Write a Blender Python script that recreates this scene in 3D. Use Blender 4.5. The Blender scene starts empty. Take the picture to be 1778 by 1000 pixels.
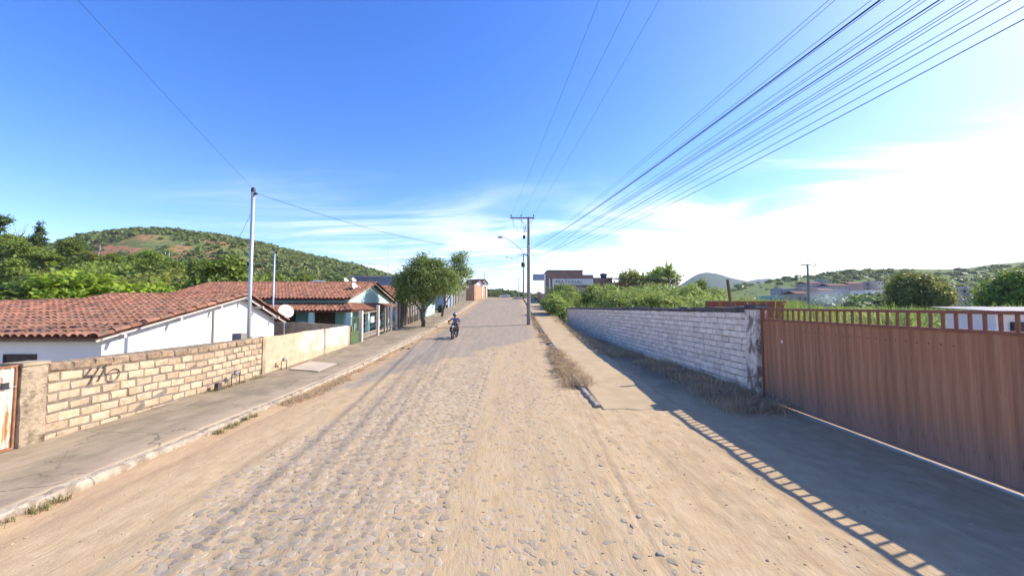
import bpy, bmesh, math, random
import numpy as np
from mathutils import Vector, Matrix, Euler

S = bpy.context.scene
COL = S.collection
PI = math.pi
R = math.radians

# ------------------------------------------------------------------ camera
CAM_H = 2.5
PITCH = R(2.72)
FPX = 652.0                      # focal length in pixels of a 1778 px wide picture
cam_data = bpy.data.cameras.new('camera')
cam = bpy.data.objects.new('camera', cam_data)
COL.objects.link(cam)
cam.location = (0, 0, CAM_H)
cam.rotation_euler = (PI/2 + PITCH, 0, 0)
cam_data.sensor_fit = 'HORIZONTAL'
cam_data.sensor_width = 36.0
cam_data.lens = 36.0*FPX/1778.0
cam_data.clip_start = 0.05
cam_data.clip_end = 20000
S.camera = cam

# ------------------------------------------------------------------ sky, sun, exposure
SUN_EL = R(38.0)
SUN_AZ = R(18.0)                 # ahead of the +X axis, counter-clockwise
SUN_DIR = Vector((math.cos(SUN_EL)*math.cos(SUN_AZ), math.cos(SUN_EL)*math.sin(SUN_AZ), math.sin(SUN_EL)))
world = bpy.data.worlds.new('World')
S.world = world
world.use_nodes = True

def build_world():
    nt = world.node_tree
    for n in list(nt.nodes): nt.nodes.remove(n)
    N = nt.nodes.new; L = nt.links.new
    out = N('ShaderNodeOutputWorld'); bg = N('ShaderNodeBackground')
    bg.inputs['Strength'].default_value = 0.15
    L(bg.outputs[0], out.inputs[0])
    sky = N('ShaderNodeTexSky'); sky.sky_type = 'NISHITA'; sky.sun_disc = False
    sky.sun_elevation = SUN_EL
    sky.sun_rotation = PI/2 - SUN_AZ
    sky.altitude = 300; sky.air_density = 1.0; sky.dust_density = 0.6; sky.ozone_density = 3.0
    hs = N('ShaderNodeHueSaturation'); hs.inputs['Saturation'].default_value = 1.33; hs.inputs['Value'].default_value = 1.22; hs.inputs['Hue'].default_value = 0.517
    L(sky.outputs[0], hs.inputs['Color'])
    tc = N('ShaderNodeTexCoord'); sx = N('ShaderNodeSeparateXYZ'); L(tc.outputs['Generated'], sx.inputs[0])
    def M(op, a, b=None, c=None, clamp=False):
        m = N('ShaderNodeMath'); m.operation = op; m.use_clamp = clamp
        for i, v in enumerate((a, b, c)):
            if v is None: continue
            if isinstance(v, (int, float)): m.inputs[i].default_value = v
            else: L(v, m.inputs[i])
        return m.outputs[0]
    def ss(v, lo, hi):
        m = N('ShaderNodeMapRange'); m.interpolation_type = 'SMOOTHSTEP'
        L(v, m.inputs[0]); m.inputs[1].default_value = lo; m.inputs[2].default_value = hi
        return m.outputs[0]
    def noise(vec, scale, detail, rough, dist=0.0):
        n = N('ShaderNodeTexNoise'); n.inputs['Scale'].default_value = scale; n.inputs['Detail'].default_value = detail
        n.inputs['Roughness'].default_value = rough; n.inputs['Distortion'].default_value = dist
        L(vec, n.inputs['Vector']); return n.outputs[0]
    X, Y, Z = sx.outputs
    zz = M('MAXIMUM', M('ADD', Z, 0.10), 0.03)
    cb = N('ShaderNodeCombineXYZ'); L(M('DIVIDE', X, zz), cb.inputs[0]); L(M('DIVIDE', Y, zz), cb.inputs[1])
    mp = N('ShaderNodeMapping'); L(cb.outputs[0], mp.inputs[0])
    mp.inputs['Rotation'].default_value = (0, 0, R(24)); mp.inputs['Scale'].default_value = (0.55, 1.25, 1)
    n1 = noise(mp.outputs[0], 0.9, 9, 0.62, 1.0)
    n2 = noise(cb.outputs[0], 0.35, 4, 0.5, 0.3)
    # cloud bank low on the sunny side
    edge = M('ADD', 0.095, M('MULTIPLY', M('SUBTRACT', n1, 0.5), 0.46))
    edge = M('ADD', edge, M('MULTIPLY', ss(X, -0.05, 0.95), 0.15))
    bank = ss(M('SUBTRACT', edge, Z), -0.10, 0.085)
    bank = M('MULTIPLY', bank, ss(M('ADD', X, M('MULTIPLY', n2, 0.3)), 0.0, 0.36))
    # thin cirrus over the rest, denser towards the horizon
    low = ss(Z, 0.36, 0.08)
    cir = M('MULTIPLY', ss(n1, 0.40, 0.72), M('MULTIPLY', low, 0.9))
    cir = M('MULTIPLY', cir, ss(n2, 0.20, 0.50))
    cir = M('MULTIPLY', cir, ss(X, -0.78, -0.30))
    hzn = M('MULTIPLY', ss(Z, 0.15, -0.02), 0.28)
    thin = M('MAXIMUM', cir, hzn)
    mask = M('MAXIMUM', bank, thin, clamp=True)
    mx = N('ShaderNodeMix'); mx.data_type = 'RGBA'
    L(mask, mx.inputs[0]); L(hs.outputs[0], mx.inputs[6]); mx.inputs[7].default_value = (9.0, 8.9, 8.7, 1)
    L(mx.outputs[2], bg.inputs['Color'])
build_world()

sun_d = bpy.data.lights.new('sun', 'SUN'); sun_d.energy = 5.0; sun_d.angle = R(0.53); sun_d.color = (1.0, 0.91, 0.78)
sun = bpy.data.objects.new('sun', sun_d); COL.objects.link(sun)
sun.rotation_euler = (-SUN_DIR).to_track_quat('-Z', 'Y').to_euler()
sun.location = (30, 10, 40)

S.render.engine = 'CYCLES'
S.view_settings.view_transform = 'Standard'
S.view_settings.look = 'None'
S.view_settings.exposure = 0.74
S.view_settings.gamma = 1.0
S.view_settings.use_curve_mapping = False
try:
    S.cycles.use_denoising = True
    S.cycles.max_bounces = 6
    S.cycles.transparent_max_bounces = 8
except Exception: pass

# ------------------------------------------------------------------ helpers
rng = random.Random(7)
nrg = np.random.default_rng(11)

def at(px, py, Y):
    """point at forward distance Y that the photograph shows at pixel (px, py)"""
    u = (px-889.0)/FPX; v = (500.0-py)/FPX
    d = Vector((u, math.cos(PITCH)-v*math.sin(PITCH), math.sin(PITCH)+v*math.cos(PITCH)))
    return Vector((0, 0, CAM_H)) + d*(Y/d.y)

def _h(ix, iy, s):
    v = np.sin(ix*127.1 + iy*311.7 + s*74.7)*43758.5453
    return v - np.floor(v)
def vn(x, y, s=0):
    x = np.asarray(x, float); y = np.asarray(y, float)
    ix = np.floor(x); iy = np.floor(y); fx = x-ix; fy = y-iy
    fx = fx*fx*(3-2*fx); fy = fy*fy*(3-2*fy)
    a = _h(ix, iy, s); b = _h(ix+1, iy, s); c = _h(ix, iy+1, s); d = _h(ix+1, iy+1, s)
    return (a*(1-fx)+b*fx)*(1-fy) + (c*(1-fx)+d*fx)*fy
def fbm(x, y, s=0, o=4):
    t = 0; a = 0.5
    for k in range(o):
        t = t + a*(vn(np.asarray(x)*2**k, np.asarray(y)*2**k, s+k)-0.5); a *= 0.5
    return t
def sst(v, lo, hi):
    t = np.clip((np.asarray(v, float)-lo)/(hi-lo), 0, 1); return t*t*(3-2*t)

class MB:
    """collects shapes (world coordinates) that become ONE mesh object"""
    def __init__(s): s.v = []; s.f = []; s.m = []
    def face(s, pts, m=0):
        b = len(s.v); s.v += [tuple(p) for p in pts]; s.f.append(tuple(range(b, b+len(pts)))); s.m.append(m); return s
    def box(s, c, d, rz=0.0, m=0, rot=None, taper=1.0):
        b = len(s.v); hx, hy, hz = d[0]/2, d[1]/2, d[2]/2
        M_ = (rot.to_matrix() if rot is not None else Matrix.Rotation(rz, 3, 'Z'))
        c = Vector(c)
        for z in (-hz, hz):
            t = taper if z > 0 else 1.0
            for x, y in ((-hx, -hy), (hx, -hy), (hx, hy), (-hx, hy)):
                s.v.append(tuple(c + M_ @ Vector((x*t, y*t, z))))
        for f in ((0,3,2,1), (4,5,6,7), (0,1,5,4), (1,2,6,5), (2,3,7,6), (3,0,4,7)):
            s.f.append(tuple(b+i for i in f)); s.m.append(m)
        return s
    def bar(s, a, b_, w, h=None, m=0):
        a = Vector(a); b_ = Vector(b_); d = b_-a; L_ = d.length
        q = d.to_track_quat('Z', 'Y')
        return s.box((a+b_)/2, (w, h or w, L_), rot=q, m=m)
    def tube(s, path, rad, n=8, m=0, cap=True):
        path = [Vector(p) for p in path]; k = len(path)
        if isinstance(rad, (int, float)): rad = [rad]*k
        b = len(s.v); up = Vector((0.13, 0.21, 1)).normalized()
        for i, p in enumerate(path):
            d = (path[min(i+1, k-1)]-path[max(i-1, 0)])
            if d.length < 1e-9: d = Vector((0, 0, 1))
            d.normalize(); ref = up if abs(d.dot(up)) < 0.95 else Vector((1, 0.1, 0)).normalized()
            e1 = d.cross(ref).normalized(); e2 = d.cross(e1).normalized()
            for j in range(n):
                a = 2*PI*j/n
                s.v.append(tuple(p + (e1*math.cos(a)+e2*math.sin(a))*rad[i]))
        for i in range(k-1):
            for j in range(n):
                j2 = (j+1) % n
                s.f.append((b+i*n+j, b+i*n+j2, b+(i+1)*n+j2, b+(i+1)*n+j)); s.m.append(m)
        if cap:
            s.f.append(tuple(b+j for j in range(n))[::-1]); s.m.append(m)
            s.f.append(tuple(b+(k-1)*n+j for j in range(n))); s.m.append(m)
        return s
    def lathe(s, prof, c=(0, 0, 0), n=14, m=0, axis=None, a0=0, a1=2*PI):
        """prof: (radius, height) pairs turned about an axis through c"""
        c = Vector(c); q = (Vector(axis).to_track_quat('Z', 'Y').to_matrix() if axis is not None else Matrix.Identity(3))
        b = len(s.v); full = abs(a1-a0-2*PI) < 1e-6; nn = n if full else n+1
        for r_, h_ in prof:
            for j in range(nn):
                a = a0+(a1-a0)*j/n
                s.v.append(tuple(c + q @ Vector((r_*math.cos(a), r_*math.sin(a), h_))))
        for i in range(len(prof)-1):
            for j in range(n):
                j2 = (j+1) % nn
                s.f.append((b+i*nn+j, b+i*nn+j2, b+(i+1)*nn+j2, b+(i+1)*nn+j)); s.m.append(m)
        return s
    def prism(s, poly, ext, m=0):
        """planar polygon (3-D points) pushed along the vector ext"""
        b = len(s.v); n = len(poly); e = Vector(ext)
        s.v += [tuple(Vector(p)) for p in poly] + [tuple(Vector(p)+e) for p in poly]
        s.f.append(tuple(range(b, b+n))[::-1]); s.m.append(m)
        s.f.append(tuple(range(b+n, b+2*n))); s.m.append(m)
        for i in range(n):
            j = (i+1) % n; s.f.append((b+i, b+j, b+n+j, b+n+i)); s.m.append(m)
        return s
    def add(s, other, M_):
        b = len(s.v)
        s.v += [tuple(M_ @ Vector(p)) for p in other.v]
        s.f += [tuple(b+i for i in f) for f in other.f]; s.m += list(other.m); return s
    def mesh(s, name, mats, off=(0, 0, 0), smooth=False, fix=True):
        me = bpy.data.meshes.new(name); o = Vector(off)
        me.from_pydata([tuple(Vector(p)-o) for p in s.v], [], s.f)
        for m in (mats if isinstance(mats, (list, tuple)) else [mats]): me.materials.append(m)
        if any(s.m): me.polygons.foreach_set('material_index', s.m)
        if fix:
            bm = bmesh.new(); bm.from_mesh(me); bmesh.ops.recalc_face_normals(bm, faces=bm.faces); bm.to_mesh(me); bm.free()
        if smooth: me.polygons.foreach_set('use_smooth', [True]*len(me.polygons))
        return me
    def build(s, name, mats, parent=None, smooth=False, fix=True):
        off = wloc(parent) if parent is not None else Vector((0, 0, 0))
        return link(name, s.mesh(name, mats, off, smooth, fix), parent)

def wloc(o):
    v = Vector((0, 0, 0))
    while o is not None: v = v + o.location; o = o.parent
    return v
def link(name, data, parent=None, loc=None):
    o = bpy.data.objects.new(name, data); COL.objects.link(o)
    if parent is not None: o.parent = parent
    if loc is not None: o.location = Vector(loc) - (wloc(parent) if parent is not None else Vector((0, 0, 0)))
    return o
def tag(o, label=None, cat=None, group=None, kind=None):
    if label: o['label'] = label
    if cat: o['category'] = cat
    if group: o['group'] = group
    if kind: o['kind'] = kind
    return o
def thing(name, label, cat, loc=(0, 0, 0), group=None):
    o = bpy.data.objects.new(name, None); COL.objects.link(o); o.location = loc
    o.empty_display_size = 0.2
    return tag(o, label, cat, group)
def copy_tree(o, parent=None):
    c = o.copy(); COL.objects.link(c)
    if parent is not None: c.parent = parent
    for ch in list(o.children): copy_tree(ch, c)
    return c
def np_mesh(name, V, F, mat, smooth=False):
    """V (n,3), F (m,k) arrays -> mesh, fast"""
    me = bpy.data.meshes.new(name); V = np.asarray(V, np.float32); F = np.asarray(F, np.int32)
    k = F.shape[1]
    me.vertices.add(len(V)); me.vertices.foreach_set('co', V.ravel())
    me.loops.add(F.size); me.loops.foreach_set('vertex_index', F.ravel())
    me.polygons.add(len(F)); me.polygons.foreach_set('loop_start', np.arange(0, F.size, k, dtype=np.int32))
    me.polygons.foreach_set('loop_total', np.full(len(F), k, np.int32))
    for m in (mat if isinstance(mat, (list, tuple)) else [mat]): me.materials.append(m)
    if smooth: me.polygons.foreach_set('use_smooth', np.ones(len(F), bool))
    me.update(calc_edges=True); me.validate()
    return me
def grid_mesh(name, X, Y, Z, mat, smooth=True):
    ny, nx = X.shape
    V = np.stack([X, Y, Z], -1).reshape(-1, 3)
    i = np.arange(ny*nx).reshape(ny, nx)
    F = np.stack([i[:-1, :-1], i[:-1, 1:], i[1:, 1:], i[1:, :-1]], -1).reshape(-1, 4)
    return np_mesh(name, V, F, mat, smooth)

# ------------------------------------------------------------------ materials
class NT:
    def __init__(s, name):
        s.mat = bpy.data.materials.new(name); s.mat.use_nodes = True
        s.t = s.mat.node_tree; s.b = s.t.nodes['Principled BSDF']; s.o = s.t.nodes['Material Output']
        s.co = s.n('ShaderNodeTexCoord').outputs['Object']
    def n(s, k): return s.t.nodes.new(k)
    def l(s, a, b): s.t.links.new(a, b)
    def set(s, i, v):
        if hasattr(v, 'is_output') or hasattr(v, 'links'): s.l(v, i)
        else: i.default_value = v
    def math(s, op, a, b=0.0, clamp=False):
        m = s.n('ShaderNodeMath'); m.operation = op; m.use_clamp = clamp; s.set(m.inputs[0], a); s.set(m.inputs[1], b); return m.outputs[0]
    def noise(s, scale, detail=4, rough=0.55, vec=None, dist=0.0, stretch=None):
        m = s.n('ShaderNodeTexNoise'); m.inputs['Scale'].default_value = scale; m.inputs['Detail'].default_value = detail
        m.inputs['Roughness'].default_value = rough; m.inputs['Distortion'].default_value = dist
        v = vec if vec is not None else s.co
        if stretch:
            mp = s.n('ShaderNodeMapping'); mp.inputs['Scale'].default_value = stretch; s.l(v, mp.inputs[0]); v = mp.outputs[0]
        s.l(v, m.inputs['Vector']); return m.outputs[0]
    def ss(s, v, lo, hi, a=0.0, b=1.0):
        m = s.n('ShaderNodeMapRange'); m.interpolation_type = 'SMOOTHSTEP'; s.l(v, m.inputs[0])
        for i, x in enumerate((lo, hi, a, b)): m.inputs[i+1].default_value = x
        return m.outputs[0]
    def mix(s, f, a, b, mode='MIX'):
        m = s.n('ShaderNodeMix'); m.data_type = 'RGBA'; m.blend_type = mode
        s.set(m.inputs[0], f)
        for i, x in ((6, a), (7, b)):
            if isinstance(x, tuple): m.inputs[i].default_value = x if len(x) == 4 else (*x, 1)
            else: s.l(x, m.inputs[i])
        return m.outputs[2]
    def scale(s, col, f): # multiply colour by a scalar socket
        m = s.n('ShaderNodeVectorMath'); m.operation = 'SCALE'; s.l(col, m.inputs[0]); s.set(m.inputs['Scale'], f); return m.outputs[0]
    def xyz(s, world=False):
        m = s.n('ShaderNodeSeparateXYZ')
        if world: s.l(s.n('ShaderNodeNewGeometry').outputs['Position'], m.inputs[0])
        else: s.l(s.co, m.inputs[0])
        return m.outputs
    def rand(s, lo, hi, island=False):
        if island: v = s.n('ShaderNodeNewGeometry').outputs['Random Per Island']
        else: v = s.n('ShaderNodeObjectInfo').outputs['Random']
        m = s.n('ShaderNodeMapRange'); s.l(v, m.inputs[0]); m.inputs[3].default_value = lo; m.inputs[4].default_value = hi
        return m.outputs[0]
    def bump(s, h, strength=0.4, dist=0.02):
        m = s.n('ShaderNodeBump'); m.inputs['Strength'].default_value = strength; m.inputs['Distance'].default_value = dist
        s.l(h, m.inputs['Height']); s.l(m.outputs[0], s.b.inputs['Normal'])
    def fin(s, col, rough=0.8, metal=0.0, spec=None):
        s.set(s.b.inputs['Base Color'], (*col, 1) if isinstance(col, tuple) and len(col) == 3 else col)
        s.set(s.b.inputs['Roughness'], rough); s.b.inputs['Metallic'].default_value = metal
        if spec is not None: s.b.inputs['Specular IOR Level'].default_value = spec
        return s.mat

def mat(name, c1, c2=None, scale=6.0, rough=0.8, bump=0.25, bscale=40.0, rand=0.0, island=False, metal=0.0, lo=0.35, hi=0.65, stretch=None, c3=None, c3lo=0.58, c3hi=0.72, c3scale=2.0, world=False, dist=0.01, spec=0.3):
    q = NT(name)
    if world: q.co = q.n('ShaderNodeNewGeometry').outputs['Position']
    col = q.mix(q.ss(q.noise(scale, 6, 0.6, stretch=stretch), lo, hi), c1, c2 or tuple(x*0.8 for x in c1))
    if c3: col = q.mix(q.ss(q.noise(c3scale, 7, 0.65, stretch=stretch), c3lo, c3hi), col, c3)
    if rand: col = q.scale(col, q.rand(1-rand, 1+rand, island))
    if bump: q.bump(q.noise(bscale, 5, 0.6, stretch=stretch), bump, dist)
    return q.fin(col, rough, metal, spec)

def leaf_mat(name, dark, light, trans=0.35, rough=0.55, hue=None):
    q = NT(name)
    r_ = q.n('ShaderNodeNewGeometry').outputs['Random Per Island']
    col = q.mix(r_, dark, light)
    big = q.noise(0.9, 3, 0.5)
    col = q.mix(q.ss(big, 0.35, 0.7), col, tuple(x*y for x, y in zip(light, (1.05, 1.0, 0.8))))
    col = q.scale(col, q.rand(0.78, 1.18))
    q.fin(col, rough, 0, 0.25)
    tr = q.n('ShaderNodeBsdfTranslucent'); q.l(q.scale(col, 1.25), tr.inputs[0])
    ms = q.n('ShaderNodeMixShader'); ms.inputs[0].default_value = trans
    q.l(q.b.outputs[0], ms.inputs[1]); q.l(tr.outputs[0], ms.inputs[2]); q.l(ms.outputs[0], q.o.inputs['Surface'])
    return q.mat

M = {}
# ground materials
def m_road():
    q = NT('sandy_road'); x, y, z = q.xyz()
    n_big = q.noise(0.55, 5, 0.6); n_mid = q.noise(3.5, 6, 0.6); n_fine = q.noise(60, 4, 0.7)
    n_str = q.noise(2.2, 6, 0.6, stretch=(1.6, 0.12, 1))
    sand = q.mix(q.ss(n_mid, 0.3, 0.7), (0.42, 0.305, 0.172), (0.49, 0.372, 0.225))
    sand = q.mix(q.ss(n_str, 0.42, 0.75, 0, 0.6), sand, (0.35, 0.25, 0.145))
    sand = q.mix(q.ss(n_fine, 0.62, 0.8, 0, 0.35), sand, (0.26, 0.2, 0.15))
    # dusty old asphalt further on
    asp = q.mix(q.ss(n_mid, 0.3, 0.7), (0.26, 0.216, 0.16), (0.31, 0.26, 0.195))
    asp = q.mix(q.ss(n_str, 0.45, 0.7, 0, 0.75), asp, (0.35, 0.29, 0.225))
    asp = q.mix(q.ss(q.noise(1.1, 5, 0.6, stretch=(1.3, 0.07, 1)), 0.55, 0.72, 0, 0.55), asp, (0.215, 0.20, 0.18))
    bound = q.math('SUBTRACT', y, q.math('ADD', 21.0, q.math('MULTIPLY', x, 1.9)))
    bound = q.math('ADD', bound, q.math('MULTIPLY', q.math('SUBTRACT', n_big, 0.5), 9.0))
    A = q.ss(bound, -0.6, 1.4)
    # sand drifts at both edges
    xe = q.math('ADD', x, q.math('MULTIPLY', q.math('SUBTRACT', n_big, 0.5), 2.2))
    A = q.math('MULTIPLY', A, q.ss(xe, -5.6, -4.7)); A = q.math('MULTIPLY', A, q.ss(xe, 2.2, 1.0))
    col = q.mix(A, sand, asp)
    # grey dust between the cobbles
    cob = q.math('MULTIPLY', q.ss(xe, -4.4, -3.2), q.ss(xe, 1.7, 0.6))
    cob = q.math('MULTIPLY', cob, q.ss(n_mid, 0.42, 0.66, 0, 0.55))
    col = q.mix(cob, col, (0.375, 0.29, 0.19))
    # redder earth washed against the left kerb
    col = q.mix(q.math('MULTIPLY', q.ss(xe, -4.7, -5.6), q.ss(n_mid, 0.35, 0.6, 0.2, 0.75)), col, (0.38, 0.25, 0.15))
    # earth on the right verge
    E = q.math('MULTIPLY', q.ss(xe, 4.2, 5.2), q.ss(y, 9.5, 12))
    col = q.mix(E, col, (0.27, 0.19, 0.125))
    h = q.math('ADD', q.math('MULTIPLY', n_fine, 0.35), q.noise(14, 5, 0.65, stretch=(1, 0.35, 1)))
    q.bump(h, 0.75, 0.022)
    return q.fin(col, 0.95, 0, 0.1)
M['road'] = m_road()
M['cobble'] = mat('cobble_stone', (0.365, 0.31, 0.23), (0.295, 0.252, 0.195), 3.0, 0.95, 0.6, 9, rand=0.2, c3=(0.43, 0.32, 0.195), c3lo=0.44, c3hi=0.66, c3scale=1.6, spec=0.1)
M['cobble_i'] = mat('cobble_stone_far', (0.365, 0.305, 0.225), (0.295, 0.25, 0.19), 14, 0.95, 0.5, 60, rand=0.22, island=True, c3=(0.43, 0.32, 0.195), c3lo=0.42, c3hi=0.64, c3scale=14, spec=0.1)
def m_pave():
    q = NT('pavement_concrete')
    c = q.mix(q.ss(q.noise(1.2, 6, 0.65), 0.35, 0.68), (0.218, 0.178, 0.12), (0.305, 0.247, 0.163))
    c = q.mix(q.ss(q.noise(3.1, 6, 0.7, stretch=(1, 0.3, 1)), 0.46, 0.72, 0, 0.8), c, (0.37, 0.295, 0.205))
    c = q.mix(q.ss(q.noise(45, 3, 0.7), 0.6, 0.75, 0, 0.4), c, (0.17, 0.15, 0.13))
    px_ = q.xyz()[0]
    c = q.mix(q.ss(q.math('ADD', px_, q.math('MULTIPLY', q.noise(1.6, 6, 0.65), 1.6)), -6.0, -5.1, 0, 0.85), c, (0.40, 0.31, 0.21))
    crk = q.n('ShaderNodeTexVoronoi'); crk.feature = 'DISTANCE_TO_EDGE'; crk.inputs['Scale'].default_value = 0.55; crk.inputs['Randomness'].default_value = 1.0
    wv = q.n('ShaderNodeVectorMath'); wv.operation = 'ADD'; q.l(q.co, wv.inputs[0]); q.l(q.scale(q.noise(2.5, 5, 0.6), 0.5), wv.inputs[1]); q.l(wv.outputs[0], crk.inputs['Vector'])
    c = q.mix(q.ss(crk.outputs['Distance'], 0.010, 0.0, 0, 0.75), c, (0.10, 0.085, 0.065))
    c = q.mix(q.ss(q.noise(0.7, 6, 0.7), 0.55, 0.68, 0, 0.5), c, (0.16, 0.135, 0.105))
    q.bump(q.noise(30, 6, 0.65), 0.45, 0.014)
    return q.fin(c, 0.92, 0, 0.15)
M['pave'] = m_pave()
M['sandwalk'] = mat('sandy_pavement', (0.46, 0.35, 0.21), (0.40, 0.30, 0.175), 1.5, 0.95, 0.4, 26, c3=(0.36, 0.31, 0.25), c3scale=0.8, spec=0.1)
M['kerb'] = mat('kerb_lime', (0.42, 0.355, 0.265), (0.31, 0.25, 0.18), 5, 0.9, 0.6, 28, rand=0.05, world=True, c3=(0.25, 0.195, 0.14), c3scale=5.5, c3lo=0.50, c3hi=0.62, dist=0.03)
M['ground'] = mat('ground_grass', (0.10, 0.13, 0.035), (0.17, 0.16, 0.06), 0.12, 0.95, 0.3, 4, c3=(0.27, 0.17, 0.09), c3scale=0.05, c3lo=0.55, c3hi=0.66)
M['yard'] = mat('yard_earth', (0.33, 0.235, 0.15), (0.24, 0.17, 0.11), 0.8, 0.95, 0.4, 9)
# masonry
M['block_tan'] = mat('tan_earth_block', (0.50, 0.39, 0.27), (0.46, 0.325, 0.205), 9, 0.95, 0.8, 45, rand=0.17, c3=(0.33, 0.24, 0.155), c3scale=8, c3lo=0.52, c3hi=0.70, world=True, dist=0.015)
M['block_cap'] = mat('stained_cap_block', (0.36, 0.26, 0.165), (0.22, 0.155, 0.11), 9, 0.95, 0.6, 50, rand=0.18, world=True, c3=(0.13, 0.10, 0.08), c3scale=7, c3lo=0.55, c3hi=0.72)
M['mortar'] = mat('grey_mortar', (0.235, 0.195, 0.15), (0.165, 0.135, 0.105), 8, 0.95, 0.7, 45, dist=0.02)
M['block_white'] = mat('whitewashed_block', (0.90, 0.755, 0.62), (0.78, 0.64, 0.52), 6, 0.9, 0.7, 45, rand=0.14, world=True, c3=(0.36, 0.27, 0.21), c3scale=4.5, c3lo=0.58, c3hi=0.76, dist=0.02)
M['block_white_i'] = mat('whitewashed_block_far', (0.90, 0.755, 0.62), (0.78, 0.64, 0.52), 6, 0.9, 0.7, 45, rand=0.14, island=True, world=True, c3=(0.36, 0.27, 0.21), c3scale=4.5, c3lo=0.58, c3hi=0.76, dist=0.02)
M['mortar_dark'] = mat('dark_joint', (0.46, 0.38, 0.31), (0.28, 0.225, 0.185), 7, 0.95, 0.7, 45, dist=0.02)
M['cap_dark'] = mat('mouldy_concrete', (0.135, 0.115, 0.105), (0.075, 0.066, 0.062), 5, 0.95, 0.7, 30, c3=(0.24, 0.20, 0.17), c3scale=3, dist=0.03)
M['pale_slab'] = mat('pale_screed', (0.50, 0.425, 0.32), (0.42, 0.35, 0.255), 2.2, 0.95, 0.4, 25, c3=(0.34, 0.28, 0.20), c3scale=1.5)
M['pillar_stain'] = mat('stained_pillar', (0.44, 0.35, 0.24), (0.30, 0.23, 0.155), 4.5, 0.95, 0.9, 22, c3=(0.10, 0.082, 0.062), c3scale=3.4, c3lo=0.46, c3hi=0.66, dist=0.03)
M['plaster_tan'] = mat('stained_render', (0.42, 0.33, 0.225), (0.29, 0.22, 0.15), 3.2, 0.95, 0.7, 30, c3=(0.14, 0.115, 0.09), c3scale=2.6, c3lo=0.6, c3hi=0.76, dist=0.02)
def m_plaster_long():
    q = NT('patchy_render'); x, y, z = q.xyz(world=True)
    n = q.noise(2.0, 6, 0.65); n2 = q.noise(5, 6, 0.65)
    c = q.mix(q.ss(n2, 0.35, 0.65), (0.46, 0.34, 0.225), (0.54, 0.42, 0.285))
    w = q.math('MULTIPLY', q.ss(n, 0.40, 0.55), q.ss(y, 14.6, 16.2))
    w = q.math('MULTIPLY', w, q.ss(z, 0.45, 0.85))
    c = q.mix(w, c, (0.72, 0.69, 0.63))
    t = q.math('MULTIPLY', q.ss(q.noise(3.3, 5, 0.6), 0.46, 0.6), q.math('MULTIPLY', q.ss(y, 17.3, 18.2), q.ss(z, 0.95, 1.25)))
    c = q.mix(t, c, (0.34, 0.52, 0.47))
    c = q.mix(q.ss(q.noise(4, 7, 0.7), 0.62, 0.76), c, (0.25, 0.185, 0.125))
    q.bump(q.noise(26, 6, 0.65), 0.5, 0.015)
    return q.fin(c, 0.95, 0, 0.15)
M['plaster_long'] = m_plaster_long()
def m_pillar():
    q = NT('flaking_whitewash')
    c = q.mix(q.ss(q.noise(4.2, 7, 0.7, stretch=(1, 1, 0.5)), 0.42, 0.56), (0.25, 0.195, 0.155), (0.78, 0.67, 0.57))
    c = q.mix(q.ss(q.noise(9, 6, 0.7), 0.6, 0.75), c, (0.10, 0.085, 0.075))
    q.bump(q.noise(12, 7, 0.7), 0.9, 0.03)
    return q.fin(c, 0.95, 0, 0.15)
M['pillar_white'] = m_pillar()
M['white_wall'] = mat('white_painted_wall', (0.80, 0.78, 0.76), (0.75, 0.73, 0.70), 1.3, 0.75, 0.12, 30, c3=(0.66, 0.63, 0.58), c3scale=0.8, c3lo=0.6, c3hi=0.8)
M['teal_wall'] = mat('teal_painted_wall', (0.20, 0.45, 0.45), (0.17, 0.39, 0.41), 1.2, 0.75, 0.12, 25, c3=(0.30, 0.50, 0.48), c3scale=1.0)
M['teal_light'] = mat('pale_teal_wall', (0.45, 0.66, 0.62), (0.38, 0.60, 0.56), 1.2, 0.75, 0.12, 25)
M['blue_wall'] = mat('blue_dado', (0.19, 0.36, 0.47), (0.16, 0.31, 0.41), 1.5, 0.7, 0.1, 25)
M['tile'] = mat('clay_tile', (0.315, 0.155, 0.10), (0.235, 0.115, 0.075), 5, 0.92, 0.5, 35, rand=0.24, world=True, c3=(0.155, 0.105, 0.08), c3scale=2.6, c3lo=0.42, c3hi=0.70, spec=0.12)
M['tile_i'] = mat('clay_tile_far', (0.325, 0.15, 0.095), (0.24, 0.11, 0.072), 5, 0.92, 0.5, 35, rand=0.28, island=True, world=True, c3=(0.155, 0.10, 0.075), c3scale=2.6, c3lo=0.44, c3hi=0.70, spec=0.12)
M['tile_deck'] = mat('clay_channel', (0.20, 0.085, 0.055), (0.12, 0.06, 0.045), 4, 0.9, 0.5, 30)
M['timber'] = mat('grey_timber', (0.30, 0.25, 0.20), (0.20, 0.165, 0.13), 9, 0.85, 0.4, 60, stretch=(1, 1, 0.15))
M['timber_white'] = mat('painted_timber', (0.56, 0.53, 0.49), (0.46, 0.43, 0.39), 7, 0.8, 0.3, 40)
M['wood_dark'] = mat('dark_board', (0.085, 0.065, 0.055), (0.05, 0.04, 0.036), 8, 0.8, 0.4, 50, stretch=(1, 1, 0.15), rand=0.25)
M['wood_grey'] = mat('weathered_post', (0.36, 0.32, 0.275), (0.25, 0.22, 0.185), 7, 0.9, 0.5, 40, stretch=(1, 1, 0.2), rand=0.12)
M['concrete'] = mat('pole_concrete', (0.27, 0.245, 0.21), (0.21, 0.19, 0.165), 3, 0.9, 0.3, 35, stretch=(1, 1, 0.25), c3=(0.155, 0.135, 0.12), c3scale=2)
M['concrete_white'] = mat('limed_post', (0.66, 0.59, 0.48), (0.55, 0.47, 0.37), 4, 0.9, 0.4, 35, c3=(0.38, 0.30, 0.22), c3scale=3)
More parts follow.
